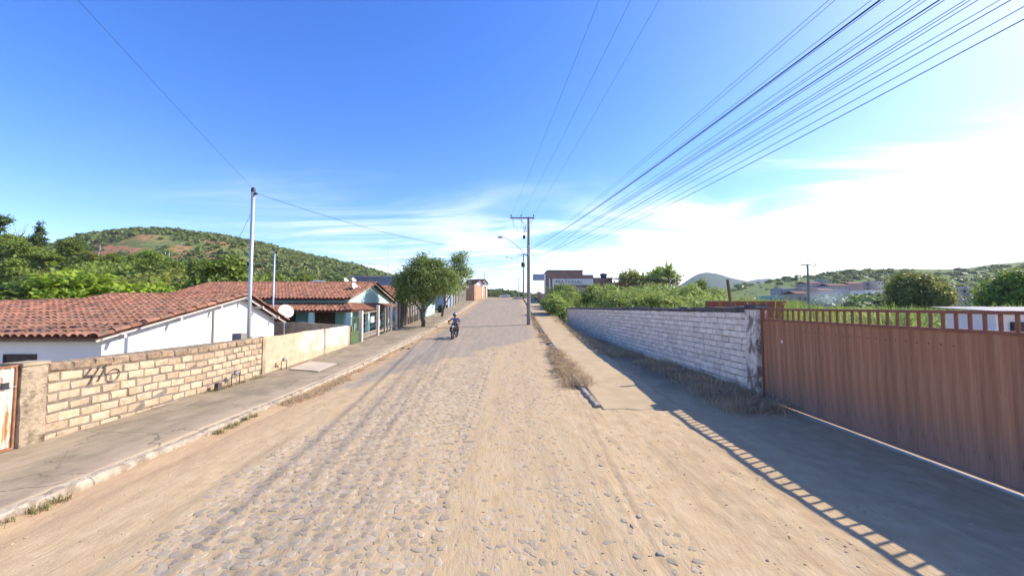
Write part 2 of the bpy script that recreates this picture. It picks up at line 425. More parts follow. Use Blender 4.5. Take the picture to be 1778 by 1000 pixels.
M['galv'] = mat('galvanised_steel', (0.50, 0.52, 0.55), (0.40, 0.42, 0.45), 5, 0.45, 0.1, 40, metal=0.55, stretch=(1, 1, 0.2))
M['dark_metal'] = mat('dark_steel', (0.06, 0.06, 0.065), (0.035, 0.035, 0.04), 9, 0.5, 0.1, 40, metal=0.3)
M['black'] = mat('black_rubber', (0.02, 0.02, 0.022), (0.012, 0.012, 0.013), 9, 0.7, 0.1, 40)
M['cable'] = mat('black_cable', (0.022, 0.024, 0.03), (0.03, 0.032, 0.04), 3, 0.6, 0)
M['white_paint'] = mat('white_enamel', (0.80, 0.80, 0.79), (0.74, 0.74, 0.73), 3, 0.4, 0.05, 30)
M['glass_dark'] = mat('dark_glass', (0.03, 0.033, 0.036), (0.05, 0.052, 0.055), 1.2, 0.12, 0, spec=0.6)
M['shutter'] = mat('dark_shutter', (0.075, 0.055, 0.045), (0.04, 0.033, 0.03), 6, 0.6, 0.2, 30)
def m_rust():
    q = NT('rusted_white_sheet')
    n = q.noise(6.0, 7, 0.68, stretch=(1, 1.6, 0.22)); n2 = q.noise(9, 6, 0.7, stretch=(1, 1, 0.4))
    c = q.mix(q.ss(n, 0.47, 0.64), (0.74, 0.68, 0.58), (0.46, 0.23, 0.10))
    c = q.mix(q.ss(n2, 0.56, 0.72), c, (0.24, 0.105, 0.05))
    q.bump(n2, 0.2, 0.006)
    return q.fin(c, 0.7, 0, 0.3)
M['rust_white'] = m_rust()
M['rust_frame'] = mat('rusted_frame', (0.36, 0.17, 0.085), (0.24, 0.11, 0.06), 8, 0.85, 0.3, 40)
def m_gate():
    q = NT('brown_gate_paint'); x, y, z = q.xyz(world=True)
    n = q.noise(5, 7, 0.7, stretch=(1, 3.0, 0.12)); n2 = q.noise(1.6, 5, 0.6)
    c = q.mix(q.ss(n, 0.32, 0.68), (0.345, 0.138, 0.070), (0.475, 0.225, 0.118))
    c = q.mix(q.ss(n2, 0.45, 0.7, 0, 0.6), c, (0.40, 0.215, 0.11))
    dirt = q.math('MULTIPLY', q.ss(q.math('ADD', z, q.math('MULTIPLY', n, 0.9)), 1.6, 0.45), 0.75)
    c = q.mix(dirt, c, (0.27, 0.185, 0.15))
    c = q.mix(q.ss(q.noise(14, 6, 0.7, stretch=(1, 1, 0.16)), 0.58, 0.72, 0, 0.8), c, (0.17, 0.085, 0.06))
    c = q.mix(q.ss(q.noise(3, 7, 0.72, stretch=(1, 1, 0.3)), 0.60, 0.74, 0, 0.5), c, (0.36, 0.22, 0.14))
    c = q.scale(c, q.rand(0.86, 1.12))
    q.bump(q.noise(2.2, 4, 0.5), 0.35, 0.02)
    return q.fin(c, 0.68, 0, 0.3)
M['gate'] = m_gate()
M['gate_rail'] = mat('brown_gate_rail', (0.31, 0.115, 0.072), (0.24, 0.095, 0.062), 7, 0.7, 0.15, 40)
M['red_panel'] = mat('rust_red_panel', (0.30, 0.09, 0.06), (0.23, 0.072, 0.052), 2.5, 0.8, 0.2, 30)
M['green_gate'] = mat('green_metal_gate', (0.095, 0.15, 0.06), (0.07, 0.11, 0.05), 5, 0.6, 0.1, 30)
M['brick_red'] = mat('red_brick_wall', (0.44, 0.29, 0.185), (0.37, 0.23, 0.145), 4, 0.9, 0.4, 20, c3=(0.40, 0.29, 0.20), c3scale=1.2)
M['brown_wall'] = mat('brown_render', (0.27, 0.17, 0.145), (0.22, 0.14, 0.12), 1.0, 0.9, 0.2, 18)
M['grey_wall'] = mat('grey_render', (0.36, 0.35, 0.35), (0.29, 0.285, 0.29), 0.5, 0.9, 0.2, 12)
M['cream_wall'] = mat('cream_render', (0.62, 0.55, 0.45), (0.54, 0.48, 0.40), 0.6, 0.9, 0.2, 12)
M['pink_wall'] = mat('pinkish_render', (0.42, 0.30, 0.27), (0.36, 0.26, 0.24), 0.6, 0.9, 0.2, 12)
M['blue_door'] = mat('blue_shutter', (0.30, 0.40, 0.52), (0.25, 0.34, 0.45), 3, 0.6, 0.2, 20)
M['roof_grey'] = mat('fibre_cement_sheet', (0.42, 0.40, 0.38), (0.32, 0.30, 0.285), 1.0, 0.85, 0.3, 14)
M['roof_white'] = mat('pale_sheet_roof', (0.68, 0.66, 0.63), (0.58, 0.56, 0.53), 1.0, 0.7, 0.2, 14)
M['tank_blue'] = mat('blue_water_tank', (0.06, 0.10, 0.22), (0.045, 0.08, 0.18), 2, 0.45, 0.05, 20)
M['sign_grey'] = mat('sign_board', (0.30, 0.34, 0.44), (0.26, 0.30, 0.39), 2, 0.6, 0.1, 20)
M['letter'] = mat('dark_letter', (0.17, 0.20, 0.26), (0.14, 0.17, 0.22), 3, 0.6, 0)
M['paint_black'] = mat('black_brush_paint', (0.045, 0.04, 0.038), (0.10, 0.085, 0.075), 30, 0.8, 0.1, 60)
# plants
M['bark'] = mat('bark', (0.17, 0.125, 0.09), (0.10, 0.075, 0.055), 6, 0.95, 0.7, 30, stretch=(1, 1, 0.3), dist=0.02)
M['bark_pale'] = mat('pale_bark', (0.42, 0.37, 0.31), (0.30, 0.26, 0.21), 6, 0.95, 0.5, 30, stretch=(1, 1, 0.3))
M['leaf_street'] = leaf_mat('street_tree_leaf', (0.10, 0.155, 0.046), (0.24, 0.31, 0.095))
M['leaf_mid'] = leaf_mat('hillside_leaf', (0.085, 0.145, 0.026), (0.22, 0.29, 0.055))
M['leaf_dark'] = leaf_mat('dark_leaf', (0.042, 0.085, 0.022), (0.11, 0.17, 0.04))
M['leaf_lime'] = leaf_mat('lime_leaf', (0.16, 0.27, 0.02), (0.34, 0.46, 0.05))
M['leaf_olive'] = leaf_mat('olive_leaf', (0.13, 0.165, 0.035), (0.27, 0.29, 0.07))
M['leaf_shrub'] = leaf_mat('shrub_leaf', (0.11, 0.185, 0.045), (0.29, 0.37, 0.095))
M['leaf_field'] = leaf_mat('field_leaf', (0.105, 0.17, 0.035), (0.26, 0.33, 0.085))
M['leaf_far'] = leaf_mat('far_leaf', (0.10, 0.145, 0.042), (0.20, 0.245, 0.072), 0.35)
M['dry'] = leaf_mat('dry_grass', (0.33, 0.24, 0.155), (0.58, 0.45, 0.30), 0.3, 0.8)
M['weed'] = leaf_mat('kerb_weed', (0.12, 0.14, 0.05), (0.30, 0.26, 0.12), 0.25, 0.8)
def m_hill(name, g1, g2, soil, amt, sc=0.02):
    q = NT(name); q.co = q.n('ShaderNodeNewGeometry').outputs['Position']
    c = q.mix(q.ss(q.noise(sc*1.7, 6, 0.6), 0.35, 0.65), g1, g2)
    c = q.mix(q.ss(q.noise(sc, 6, 0.62, stretch=(1, 1, 2.5)), 0.60-amt, 0.66-amt), c, soil)
    c = q.mix(q.ss(q.noise(sc*9, 6, 0.7), 0.5, 0.66, 0, 0.7), c, (0.085, 0.12, 0.036))
    q.bump(q.noise(sc*14, 6, 0.7), 0.8, 1.2)
    return q.fin(c, 0.95, 0, 0.05)
M['hill_left'] = m_hill('hill_grass_red_earth', (0.16, 0.195, 0.055), (0.21, 0.22, 0.075), (0.52, 0.24, 0.12), 0.10)
M['hill_near'] = m_hill('slope_undergrowth', (0.075, 0.115, 0.028), (0.12, 0.15, 0.04), (0.30, 0.19, 0.10), -0.05, 0.06)
M['hill_right'] = m_hill('right_hill_pasture', (0.125, 0.17, 0.055), (0.16, 0.20, 0.07), (0.19, 0.20, 0.075), 0.0, 0.012)
M['hill_blue'] = m_hill('distant_hill', (0.055, 0.085, 0.04), (0.075, 0.10, 0.05), (0.09, 0.11, 0.05), 0.0, 0.005)

# ------------------------------------------------------------------ land
_py = np.array([-40, 0, 8, 13, 17, 20, 25, 34, 41, 53, 65, 75, 85, 93, 100, 110, 125, 150, 200, 260, 400], float)
_pz = np.array([0, 0, 0.0, 0.06, 0.18, 0.32, 0.55, 1.05, 1.55, 2.5, 3.35, 4.0, 4.45, 4.62, 4.6, 4.3, 3.6, 2.2, 0.2, -0.3, -0.3], float)
_ty = np.arange(-40, 400, 0.5); _tz = np.interp(_ty, _py, _pz)
_k = np.ones(13)/13.0; _tz = np.convolve(np.pad(_tz, 6, mode='edge'), _k, 'valid')
def P(y): return np.interp(y, _ty, _tz)
def Pf(y): return float(P(y))
def XW(y): return 6.6-(np.clip(y, 9.5, 40)-10.3)*0.0379
def WB(y): return 0.10+0.10*sst(y, 16, 10.5) + (P(y)-0.1)*0.7*sst(y, 38, 55)
def road_z(x, y):
    x = np.asarray(x, float); y = np.asarray(y, float)
    p = P(y)
    z = p + 0.0*x
    right = p*(1-sst(x, 4.15, XW(y)-0.3)) + np.minimum(p+0.2, WB(y))*sst(x, 4.15, XW(y)-0.3)
    z = np.where(y > 9.2, z + (right-z)*sst(y, 9.2, 11.5), z)
    # drifts and ruts in the sand
    near = sst(y, 40, 10)
    z = z + near*(0.050*fbm(x*0.8, y*0.5, 3) + 0.022*fbm(x*3.0, y*1.6, 9)) + sst(y, 16, 6)*(0.014+0.016*sst(x, 1.6, 3.0))*fbm(x*7.0, y*5.0, 19, 3) + sst(y, 14, 8)*0.05*fbm(x*1.7, y*2.4, 27, 2)*sst(x, 2.0, 3.4)*sst(x, 7.2, 6.3)
    for xc, dep, w in ((1.36, 0.008, 0.035), (1.44, 0.008, 0.02), (1.55, 0.014, 0.04), (1.66, 0.007, 0.02), (1.74, 0.007, 0.02), (1.84, 0.010, 0.035), (2.3, 0.007, 0.03), (2.42, 0.006, 0.02), (3.1, 0.005, 0.03), (-5.0, 0.007, 0.05), (-4.9, 0.005, 0.02), (-2.45, 0.012, 0.13), (-0.55, 0.008, 0.05), (-0.47, 0.006, 0.02), (-0.63, 0.006, 0.02), (-4.55, 0.006, 0.03)):
        c = xc + 0.22*np.sin(y*0.16+xc*3) + (0.02*y if xc > 1 else -0.035*y)
        d = (x-c)/w
        z = z - near*dep*(np.exp(-d*d) - 0.55*np.exp(-(np.abs(d)-1.7)**2*2))*(0.4+0.9*vn(y*0.35, y*0+xc*7, 5))
    z = z + near*0.07*sst(x, -5.45, -5.86)*(0.25+vn(y*0.8, y*0, 61))*(x < 0)
    return z
def ground_z(x, y):
    x = np.asarray(x, float); y = np.asarray(y, float)
    p = P(y)
    left = p-0.9*(1-sst(y, 18, 28))
    left = left*sst(x, -42, -16) + (-0.7)*(1-sst(x, -42, -16))
    rgt = np.where(y < 9.2, 0.0, np.minimum(p+0.1, WB(y))) + 0*x
    fld = 0.1 + 1.9*sst(y, 40, 85)*sst(x, 90, 30) - 1.6*sst(y, 105, 170)
    rgt = rgt*(1-sst(x, 8, 22)) + fld*sst(x, 8, 22)
    z = np.where(x < -8, left, rgt)
    mid = (x > -8.45) & (x < 7.4) & (y < 168)
    z = np.where(mid, p-0.75, z)
    return z - 0.03 + 0.12*fbm(x*0.12, y*0.12, 21)*sst(np.abs(x), 14, 40)

def axis(lo, hi, dense_lo, dense_hi, step, grow=1.13):
    a = list(np.arange(dense_lo, dense_hi+1e-6, step)); s = step
    while a[-1] < hi: s *= grow; a.append(a[-1]+s)
    s = step
    while a[0] > lo: s *= grow; a.insert(0, a[0]-s)
    return np.array(a)
gx = axis(-6000, 6000, -40, 44, 0.7); gy = axis(-300, 9000, -8, 120, 1.2)
GX, GY = np.meshgrid(gx, gy)
g = link('ground', grid_mesh('ground', GX, GY, ground_z(GX, GY), M['ground'])); tag(g, kind='structure')
# bare earth yards either side
def yard(name, x0, x1, y0, y1, st=0.6, lift=0.05):
    a, b = np.meshgrid(np.arange(x0, x1+1e-6, st), np.arange(y0, y1+1e-6, st))
    e = np.minimum.reduce([sst(a, x0, x0+0.8), sst(a, x1, x1-0.8), sst(b, y0, y0+0.8), sst(b, y1, y1-0.8)])
    o = link(name, grid_mesh(name, a, b, ground_z(a, b)-0.12+(lift+0.12)*e+0.04*fbm(a*0.7, b*0.7, 4)*e, M['yard'])); tag(o, kind='structure'); return o
yard('yard_left', -28.0, -8.75, 2, 40)
yard('yard_right', 7.45, 26, -6, 22)

# the road, its sandy shoulders and the driveway are one worn surface
ry = np.concatenate([np.arange(-6, 2.4, 0.3), np.arange(2.4, 11.5, 0.055)])
s_ = 0.06; ys = [ry[-1]]
while ys[-1] < 175: s_ *= 1.022; ys.append(ys[-1]+s_)
ry = np.concatenate([ry, ys[1:]])
rx = np.concatenate([np.arange(-6.1, 3.6, 0.055), np.arange(3.6, 7.75, 0.12)])
RX, RY = np.meshgrid(rx, ry)
RZ = road_z(RX, RY)
RZ = RZ - np.clip(RX-7.3, 0, 1)*0.5*(RY > 9.2)
road = link('road', grid_mesh('road', RX, RY, RZ, M['road'])); tag(road, kind='structure')

# cobbles set in the sand
def cobble_mb(rg):
    n = rg.choice((5, 5, 6, 7)); mb = MB(); a0 = rg.random()*6
    o = []; t = []; sx = rg.uniform(0.76, 1.25)
    for j in range(n):
        a = a0+2*PI*j/n+rg.uniform(-0.25, 0.25); r_ = rg.uniform(0.74, 1.12)
        o.append((r_*math.cos(a)*sx, r_*math.sin(a)/sx)); t.append(rg.uniform(0.66, 0.82))
    tz = [rg.uniform(-0.07, 0.07) for _ in range(n)]
    mb.v = [(x*1.02, y*1.02, -0.8) for x, y in o] + [(x*0.96, y*0.96, -0.10) for x, y in o] + [(x*k, y*k, 0.10+z) for (x, y), k, z in zip(o, t, tz)] + [(0, 0, 0.16+rg.uniform(-0.05, 0.05))]
    for j in range(n):
        k = (j+1) % n
        mb.f += [(j, k, n+k, n+j), (n+j, n+k, 2*n+k, 2*n+j), (2*n+j, 2*n+k, 3*n)]; mb.m += [0, 0, 0]
    return mb
crg = random.Random(5)
cvar = [cobble_mb(crg) for _ in range(14)]
cme = [m.mesh('cobble', M['cobble'], fix=False) for m in cvar]
spots = []
yy = 2.6; row_ = 0
while yy < 25:
    step = 0.128 + 0.0048*max(0, yy-7)
    xx = -4.7+(step*0.5 if row_ % 2 else 0); row_ += 1
    while xx < 1.9:
        x = xx+crg.uniform(-0.24, 0.24)*step; y = yy+crg.uniform(-0.24, 0.24)*step
        xx += step
        xl = -3.75+0.9*float(fbm(y*0.45, 3.3, 2))*2 - 0.035*(y-4) + (0.25 if y < 5 else 0)
        lim = 21.0+1.9*x+float(fbm(x*0.6, y*0.3, 8))*5
        if y > lim or x < xl: continue
        patch = float(fbm(x*0.55+9, y*0.28, 14))
        dens = (1.12 if x < -0.75 else 0.52)+1.4*patch
        if abs(x+0.55) < 0.17: dens -= 0.55
        if x > 0.9: dens -= 0.32
        if x < xl+0.45: dens -= 0.45
        if crg.random() > dens: continue
        r_ = step*crg.uniform(0.42, 0.66)*(1.0 if x < -0.7 else 0.78)
        spots.append((x, y, r_, crg.randrange(14), crg.uniform(0, 6.28), crg.uniform(-0.5, 0.25)+0.4*patch))
    yy += step*0.92
spots_v = [s for s in spots if s[1] > 3.3 and abs(s[0])*652/s[1] < 900]
spots_v.sort(key=lambda s: -(s[2]/s[1])*s[2]/s[1]/s[1])
single = set(id(s) for s in spots_v[:300])
rest = MB(); rv = []; 
for s in spots:
    x, y, r_, k, a, hz = s
    z = float(road_z(x, y)) + hz*0.005 + 0.001
    if id(s) in single:
        o = link('cobble', cme[k], road, (x, y, z)); o.rotation_euler = (crg.uniform(-0.07, 0.07), crg.uniform(-0.07, 0.07), a); o.scale = (r_, r_, 0.026)
    else:
        rest.add(cvar[k], Matrix.Translation((x, y, z)) @ Matrix.Rotation(a, 4, 'Z') @ Matrix.Diagonal((r_, r_, 0.026, 1)))
o = rest.build('cobbles', M['cobble_i'], road, fix=False); tag(o, kind='stuff')

# loose pebbles
pb = MB()
for i in range(1700):
    y = 3.0+crg.random()**1.7*16; x = crg.uniform(-5.6, 6.2)
    if y > 9 and x > 2: x = crg.uniform(-5.6, -4.2)
    r_ = crg.uniform(0.006, 0.018)
    pb.add(cvar[crg.randrange(14)], Matrix.Translation((x, y, float(road_z(x, y))+r_*0.3)) @ Matrix.Rotation(crg.random()*6, 4, 'Z') @ Matrix.Diagonal((r_, r_, r_*1.2, 1)))
o = pb.build('pebbles', M['cobble_i'], road, fix=False); tag(o, kind='stuff')

# pavements with kerbs
def strip(name, x0, x1, y0, y1, lift, mat_, nx=12, rough_end=0.0, amp=0.025, edge=0.0):
    ys_ = np.concatenate([np.arange(y0, min(y1, 22), 0.12), np.arange(min(y1, 22), y1, 0.5)])
    xs_ = np.linspace(x0, x1, nx*2)
    X_, Y_ = np.meshgrid(xs_, ys_)
    if edge: X_ = X_ + (edge*fbm(Y_*0.9, 2.2+0*Y_, 31))*sst(X_, x1-0.6, x1)
    Z_ = P(Y_)+lift*(1 if not rough_end else 0.06+0.94*sst(Y_, y0, y0+3.4))+amp*fbm(X_*1.3, Y_*0.9, 17)
    X_ = np.concatenate([X_[:, :1], X_, X_[:, -1:]], 1); Y_ = np.concatenate([Y_[:, :1], Y_, Y_[:, -1:]], 1)
    Z_ = np.concatenate([Z_[:, :1]-0.6, Z_, Z_[:, -1:]-0.6], 1)
    if rough_end:
        Y_ = Y_ + (Y_ < y0+0.6)*rough_end*fbm(X_*1.5, 0*X_, 6)
    X_ = np.concatenate([X_[:1], X_], 0); Y_ = np.concatenate([Y_[:1], Y_], 0); Z_ = np.concatenate([np.minimum(Z_[:1], P(Y_[:1])-0.4), Z_], 0)
    o_ = link(name, grid_mesh(name, X_, Y_, Z_, mat_, smooth=False)); return tag(o_, kind='structure')
pave_l = strip('pavement_left', -8.62, -5.96, -4, 64, 0.125, M['pave'])
pave_r = strip('pavement_right', 2.17, 4.15, 9.15, 78, 0.115, M['sandwalk'], rough_end=0.5, edge=0.5)
def kerb_mb(rg, L_=0.962):
    mb = MB(); n = 11; rows = []
    for i in range(n+1):
        y = -L_/2+L_*i/n; e = 0.003 if i in (0, n) else 0
        j = [rg.uniform(-0.015, 0.015) for _ in range(6)]
        rows.append([(0.085+j[0]-e, y, -0.25), (0.082+j[1]-e, y, 0.075+j[2]-e), (0.045+j[3], y, 0.128+j[4]*0.8-e), (-0.06, y, 0.135+j[5]*0.6-e), (-0.082, y, 0.10-e)])
    for r_ in rows: mb.v += r_
    for i in range(n):
        for j in range(4): mb.f.append((i*5+j, i*5+j+1, (i+1)*5+j+1, (i+1)*5+j)); mb.m.append(0)
    mb.f += [(0, 1, 2, 3, 4), tuple(n*5+k for k in (4, 3, 2, 1, 0))]; mb.m += [0, 0]
    return mb
kme = [kerb_mb(random.Random(k)).mesh('kerb_stone', M['kerb']) for k in range(8)]
def kerbs(parent, x, y0, y1, flip, sink=0.0, ramp=0.0):
    y = y0; i = 0
    while y < y1:
        sl = (Pf(y+0.4)-Pf(y-0.4))/0.8
        o = link('kerb_stone', kme[crg.randrange(8)], parent, (x+crg.uniform(-0.012, 0.012), y, Pf(y)-sink-ramp*float(sst(y, y0+3, y0))+crg.uniform(-0.012, 0.008)))
        o.rotation_euler = (math.atan(sl), 0, (PI if flip else 0)+crg.uniform(-0.012, 0.012))
        y += 0.95; i += 1
kerbs(pave_l, -5.87, 2.0, 62, False)
kerbs(pave_r, 2.08, 9.75, 50, True, 0.01, 0.055)

# ------------------------------------------------------------------ leaf and grass geometry
def leaf_cards(P_, N_, size, rg, aspect=0.55, droop=0.0):
    """one folded leaf per point: diamond of two triangles' worth, faced by N_"""
    n = len(P_); N_ = N_/np.maximum(np.linalg.norm(N_, axis=1, keepdims=True), 1e-6)
    rv_ = rg.normal(size=(n, 3)); T = np.cross(N_, rv_); T /= np.maximum(np.linalg.norm(T, axis=1, keepdims=True), 1e-6)
    if droop: T[:, 2] -= droop; T /= np.linalg.norm(T, axis=1, keepdims=True)
    B = np.cross(N_, T)
    s = (size*(0.65+0.7*rg.random(n)))[:, None] if np.isscalar(size) else size[:, None]
    a = P_-T*s; c = P_+T*s+N_*s*0.12; b = P_+B*s*aspect-N_*s*0.12; d = P_-B*s*aspect-N_*s*0.12
    V = np.stack([a, b, c, d], 1).reshape(-1, 3); F = np.arange(4*n).reshape(n, 4)
    return V, F
def crown_points(rg, lobes, n_cl, per, sig):
    """leaf clumps spread over the outer shells of a few lobes"""
    w = np.array([l[3]*l[4]*l[5] for l in lobes])**0.67; w = w/w.sum()
    k = rg.choice(len(lobes), n_cl, p=w); Lb = np.array(lobes)[k]
    d = rg.normal(size=(n_cl, 3)); d /= np.linalg.norm(d, axis=1, keepdims=True)
    d[:, 2] = np.where(d[:, 2] < -0.55, -d[:, 2], d[:, 2])
    r_ = 0.45+0.55*rg.random((n_cl, 1))**0.55
    C = Lb[:, :3]+d*Lb[:, 3:6]*r_
    S_ = sig*(0.6+0.8*rg.random((n_cl, 1)))
    Pn = (C[:, None, :]+rg.normal(size=(n_cl, per, 3))*S_[:, None, :]*np.array([1, 1, 0.7])).reshape(-1, 3)
    Nn = np.repeat(d, per, 0)*0.7+rg.normal(size=(n_cl*per, 3))*0.65+np.array([0, 0, 0.55])
    return Pn, Nn, C
def limb_path(rg, a, b, sag=0.12, n=5):
    a = Vector(a); b = Vector(b); L_ = (b-a).length; out = []
    for i in range(n+1):
        t = i/n; p = a.lerp(b, t)
        j = Vector((rg.uniform(-1, 1), rg.uniform(-1, 1), rg.uniform(-0.5, 0.5)))*L_*0.045*math.sin(PI*t)
        out.append(p+j+Vector((0, 0, sag*L_*math.sin(PI*t))))
    return out
def tree_meshes(seed, h, th, tr, lobes, n_cl, per, sig, leaf, lmat, bark='bark', n_limb=8, lean=(0, 0), aspect=0.55, droop=0.0):
    rg = np.random.default_rng(seed); pr = random.Random(seed)
    Pn, Nn, C = crown_points(rg, lobes, n_cl, per, sig)
    V, F = leaf_cards(Pn, Nn, leaf, rg, aspect, droop)
    crown = np_mesh('crown', V, F, M[lmat])
    mb = MB(); top = Vector((lean[0], lean[1], th))
    tp = [Vector((0, 0, -0.25))]+limb_path(pr, (0, 0, 0.03), top, 0.0, 6)
    mb.tube(tp, [tr*1.5]+[tr*(1.18-0.5*i/6) for i in range(7)], 9)
    idx = np.argsort(rg.random(len(C)))[:n_limb]
    for i in idx:
        e = Vector(C[i]); b0 = tp[4 if pr.random() < 0.3 else 6]
        mb.tube(limb_path(pr, b0, b0.lerp(e, 0.92), 0.06, 5), [tr*0.55*(1-0.8*t/5) for t in range(6)], 6)
        for _ in range(2):
            e2 = Vector(C[rg.integers(len(C))])
            if (e2-e).length < (e-b0).length*0.7:
                m_ = b0.lerp(e, 0.55); mb.tube(limb_path(pr, m_, m_.lerp(e2, 0.9), 0.04, 4), [tr*0.26*(1-0.75*t/4) for t in range(5)], 5)
    trunk = mb.mesh('trunk', M[bark], smooth=True, fix=False)
    return trunk, crown
def place_tree(name, meshes, loc, label, cat='tree', group=None, rz=0.0, sc=1.0, sz=None):
    t = thing(name, label, cat, loc, group); t.rotation_euler = (0, 0, rz); t.scale = (sc, sc, sz or sc)
    link('trunk', meshes[0], t); link('crown', meshes[1], t)
    return t
def blades(pts, n, h, spread, rg, width=0.006, lean=0.6, seg=2):
    """grass: n bent blades round each point"""
    pts = np.asarray(pts, float); m = len(pts)
    b = np.repeat(pts, n, 0); k = len(b)
    b[:, :2] += rg.normal(size=(k, 2))*spread*0.45
    a = rg.random(k)*2*PI; hh = (np.repeat(h, n) if not np.isscalar(h) else h)*(0.45+0.75*rg.random(k))
    ln = lean*(0.25+rg.random(k))
    d = np.stack([np.cos(a), np.sin(a), 0*a], 1); w = np.stack([-np.sin(a), np.cos(a), 0*a], 1)*(width*(0.7+0.6*rg.random(k)))[:, None]
    mid = b + d*(ln*hh*0.35)[:, None] + np.array([0, 0, 1.0])*(hh*0.62)[:, None]
    tip = b + d*(ln*hh*1.0)[:, None] + np.array([0, 0, 1.0])*(hh*(1.0-0.25*ln))[:, None]
    V = np.stack([b-w, b+w, mid+w*0.75, mid-w*0.75, tip+w*0.1, tip-w*0.1], 1).reshape(-1, 3)
    i = np.arange(k)[:, None]*6
    F = np.concatenate([i+np.array([[0, 1, 2, 3]]), i+np.array([[3, 2, 4, 5]])], 1).reshape(-1, 4)
    return V, F

# ------------------------------------------------------------------ left: rusty gate, block wall, rendered wall
def chamfer_block(rg, L_, T, H, jit=0.006, ch=0.012):
    """masonry unit, long side along Y, faced towards +X; face chamfered and uneven"""
    mb = MB(); j = lambda: rg.uniform(-jit, jit)
    l, h, t = L_/2, H/2, T/2
    co = [(-l, -h), (l, -h), (l, h), (-l, h)]
    mb.v += [(-t, y, z) for y, z in co]
    mb.v += [(t-ch+j()*0.4, y+j()*0.6, z+j()*0.6) for y, z in co]
    mb.v += [(t+j()*0.7, y*(1-2*ch/L_)+j(), z*(1-2*ch/H)+j()) for y, z in co]
    for i in range(4):
        k = (i+1) % 4
        mb.f += [(i, k, 4+k, 4+i), (4+i, 4+k, 8+k, 8+i)]; mb.m += [0, 0]
    mb.f += [(8, 9, 10, 11), (3, 2, 1, 0)]; mb.m += [0, 0]
    return mb
brg = random.Random(31)
A0 = Vector((-8.22, 6.70, 0.0)); A1 = Vector((-8.46, 12.80, 0.0))
wall_l = thing('block_wall', 'low wall of tan earth blocks with a painted house number, beside the left pavement', 'wall', (-8.3, 9.7, 0.0))
dirw = (A1-A0); LW = dirw.length; dirw.normalize(); angw = math.atan2(dirw.y, dirw.x)-PI/2
def wl(s, z, out=0.0):
    n = Vector((dirw.y, -dirw.x, 0)); p = A0+dirw*s+n*out
    return Vector((p.x, p.y, z-0.026*s+0.10*sst(s, 3.5, LW)))
mb = MB()
mb.prism([wl(0, -0.4, -0.085), wl(LW, -0.2, -0.085), wl(LW, 1.50, -0.085), wl(0, 1.50, -0.085)], Vector((dirw.y, -dirw.x, 0))*0.072)
mb.build('mortar_bed', M['mortar'], wall_l)
CH = 0.178; bvar = [chamfer_block(random.Random(100+k), 0.345, 0.15, 0.148, 0.016, 0.016).mesh('block', M['block_tan']) for k in range(8)]
bvh = [chamfer_block(random.Random(200+k), 0.165, 0.15, 0.148, 0.016, 0.016).mesh('block', M['block_tan']) for k in range(4)]
cvr = [chamfer_block(random.Random(300+k), 0.355, 0.17, 0.165, 0.014, 0.026).mesh('cap_block', M['block_cap']) for k in range(6)]
for row in range(9):
    zc = -0.03+CH*row; cap = row == 8
    s = 0.02-(0.18 if row % 2 else 0.0)
    while s < LW-0.08:
        L_ = 0.372+brg.uniform(-0.012, 0.012); a = max(s, 0.01); b = min(s+L_, LW)
        half = (b-a) < 0.27
        if b-a > 0.09:
            me = (cvr if cap else (bvh if half else bvar)); me = me[brg.randrange(len(me))]
            p = wl((a+b)/2+brg.uniform(-0.008, 0.008), zc+brg.uniform(-0.010, 0.010)+(0.006 if cap else 0), -0.075+brg.uniform(-0.006, 0.004)+(0.004 if cap else 0))
            o = link('cap_block' if cap else 'block', me, wall_l, p)
            o.rotation_euler = (brg.uniform(-0.035, 0.035)-0.020, 0, angw+brg.uniform(-0.012, 0.012))
            if half and not cap: o.scale = (1, (b-a-0.028)/0.165, 1)
            else: o.scale = (1, (b-a-0.028)/0.345, 1)
        s += L_
mb = MB(); mb.prism([wl(0, -0.2, 0.012), wl(LW, 0.0, 0.012), wl(LW, 0.17, 0.012), wl(LW*0.6, 0.20, 0.012), wl(LW*0.3, 0.15, 0.012), wl(0, 0.16, 0.012)], Vector((dirw.y, -dirw.x, 0))*0.012); mb.build('rendered_foot', M['plaster_tan'], wall_l)
# the brushed house number
def stroke(mb, pts, w):
    n = len(pts); off = 0.012
    for i in range(n-1):
        (s0, z0), (s1, z1) = pts[i], pts[i+1]
        dx, dz = s1-s0, z1-z0; L_ = math.hypot(dx, dz) or 1; ax, az = -dz/L_*w/2, dx/L_*w/2
        ex, ez = dx/L_*w*0.25, dz/L_*w*0.25
        q = [(s0+ax-ex, z0+az-ez), (s0-ax-ex, z0-az-ez), (s1-ax+ex, z1-az+ez), (s1+ax+ex, z1+az+ez)]
        mb.prism([wl(s, z, off+0.0006*i) for s, z in q], Vector((dirw.y, -dirw.x, 0))*0.0035)
nb = MB(); s0 = 0.62
stroke(nb, [(s0+0.10, 1.30), (s0+0.0, 1.165), (s0+0.16, 1.155)], 0.030)
stroke(nb, [(s0+0.255, 1.315), (s0+0.06, 0.99)], 0.030)
stroke(nb, [(s0+0.33, 1.285), (s0+0.385, 1.33), (s0+0.235, 1.03)], 0.030)
stroke(nb, [(s0+0.52+0.13*math.cos(t)+0.03*math.sin(t), 1.10+0.125*math.sin(t)) for t in np.linspace(2.2, 2.2+2*PI, 17)], 0.017)
o = nb.build('painted_number', M['paint_black'], wall_l); o['label'] = 'house number 410 brushed in black paint'
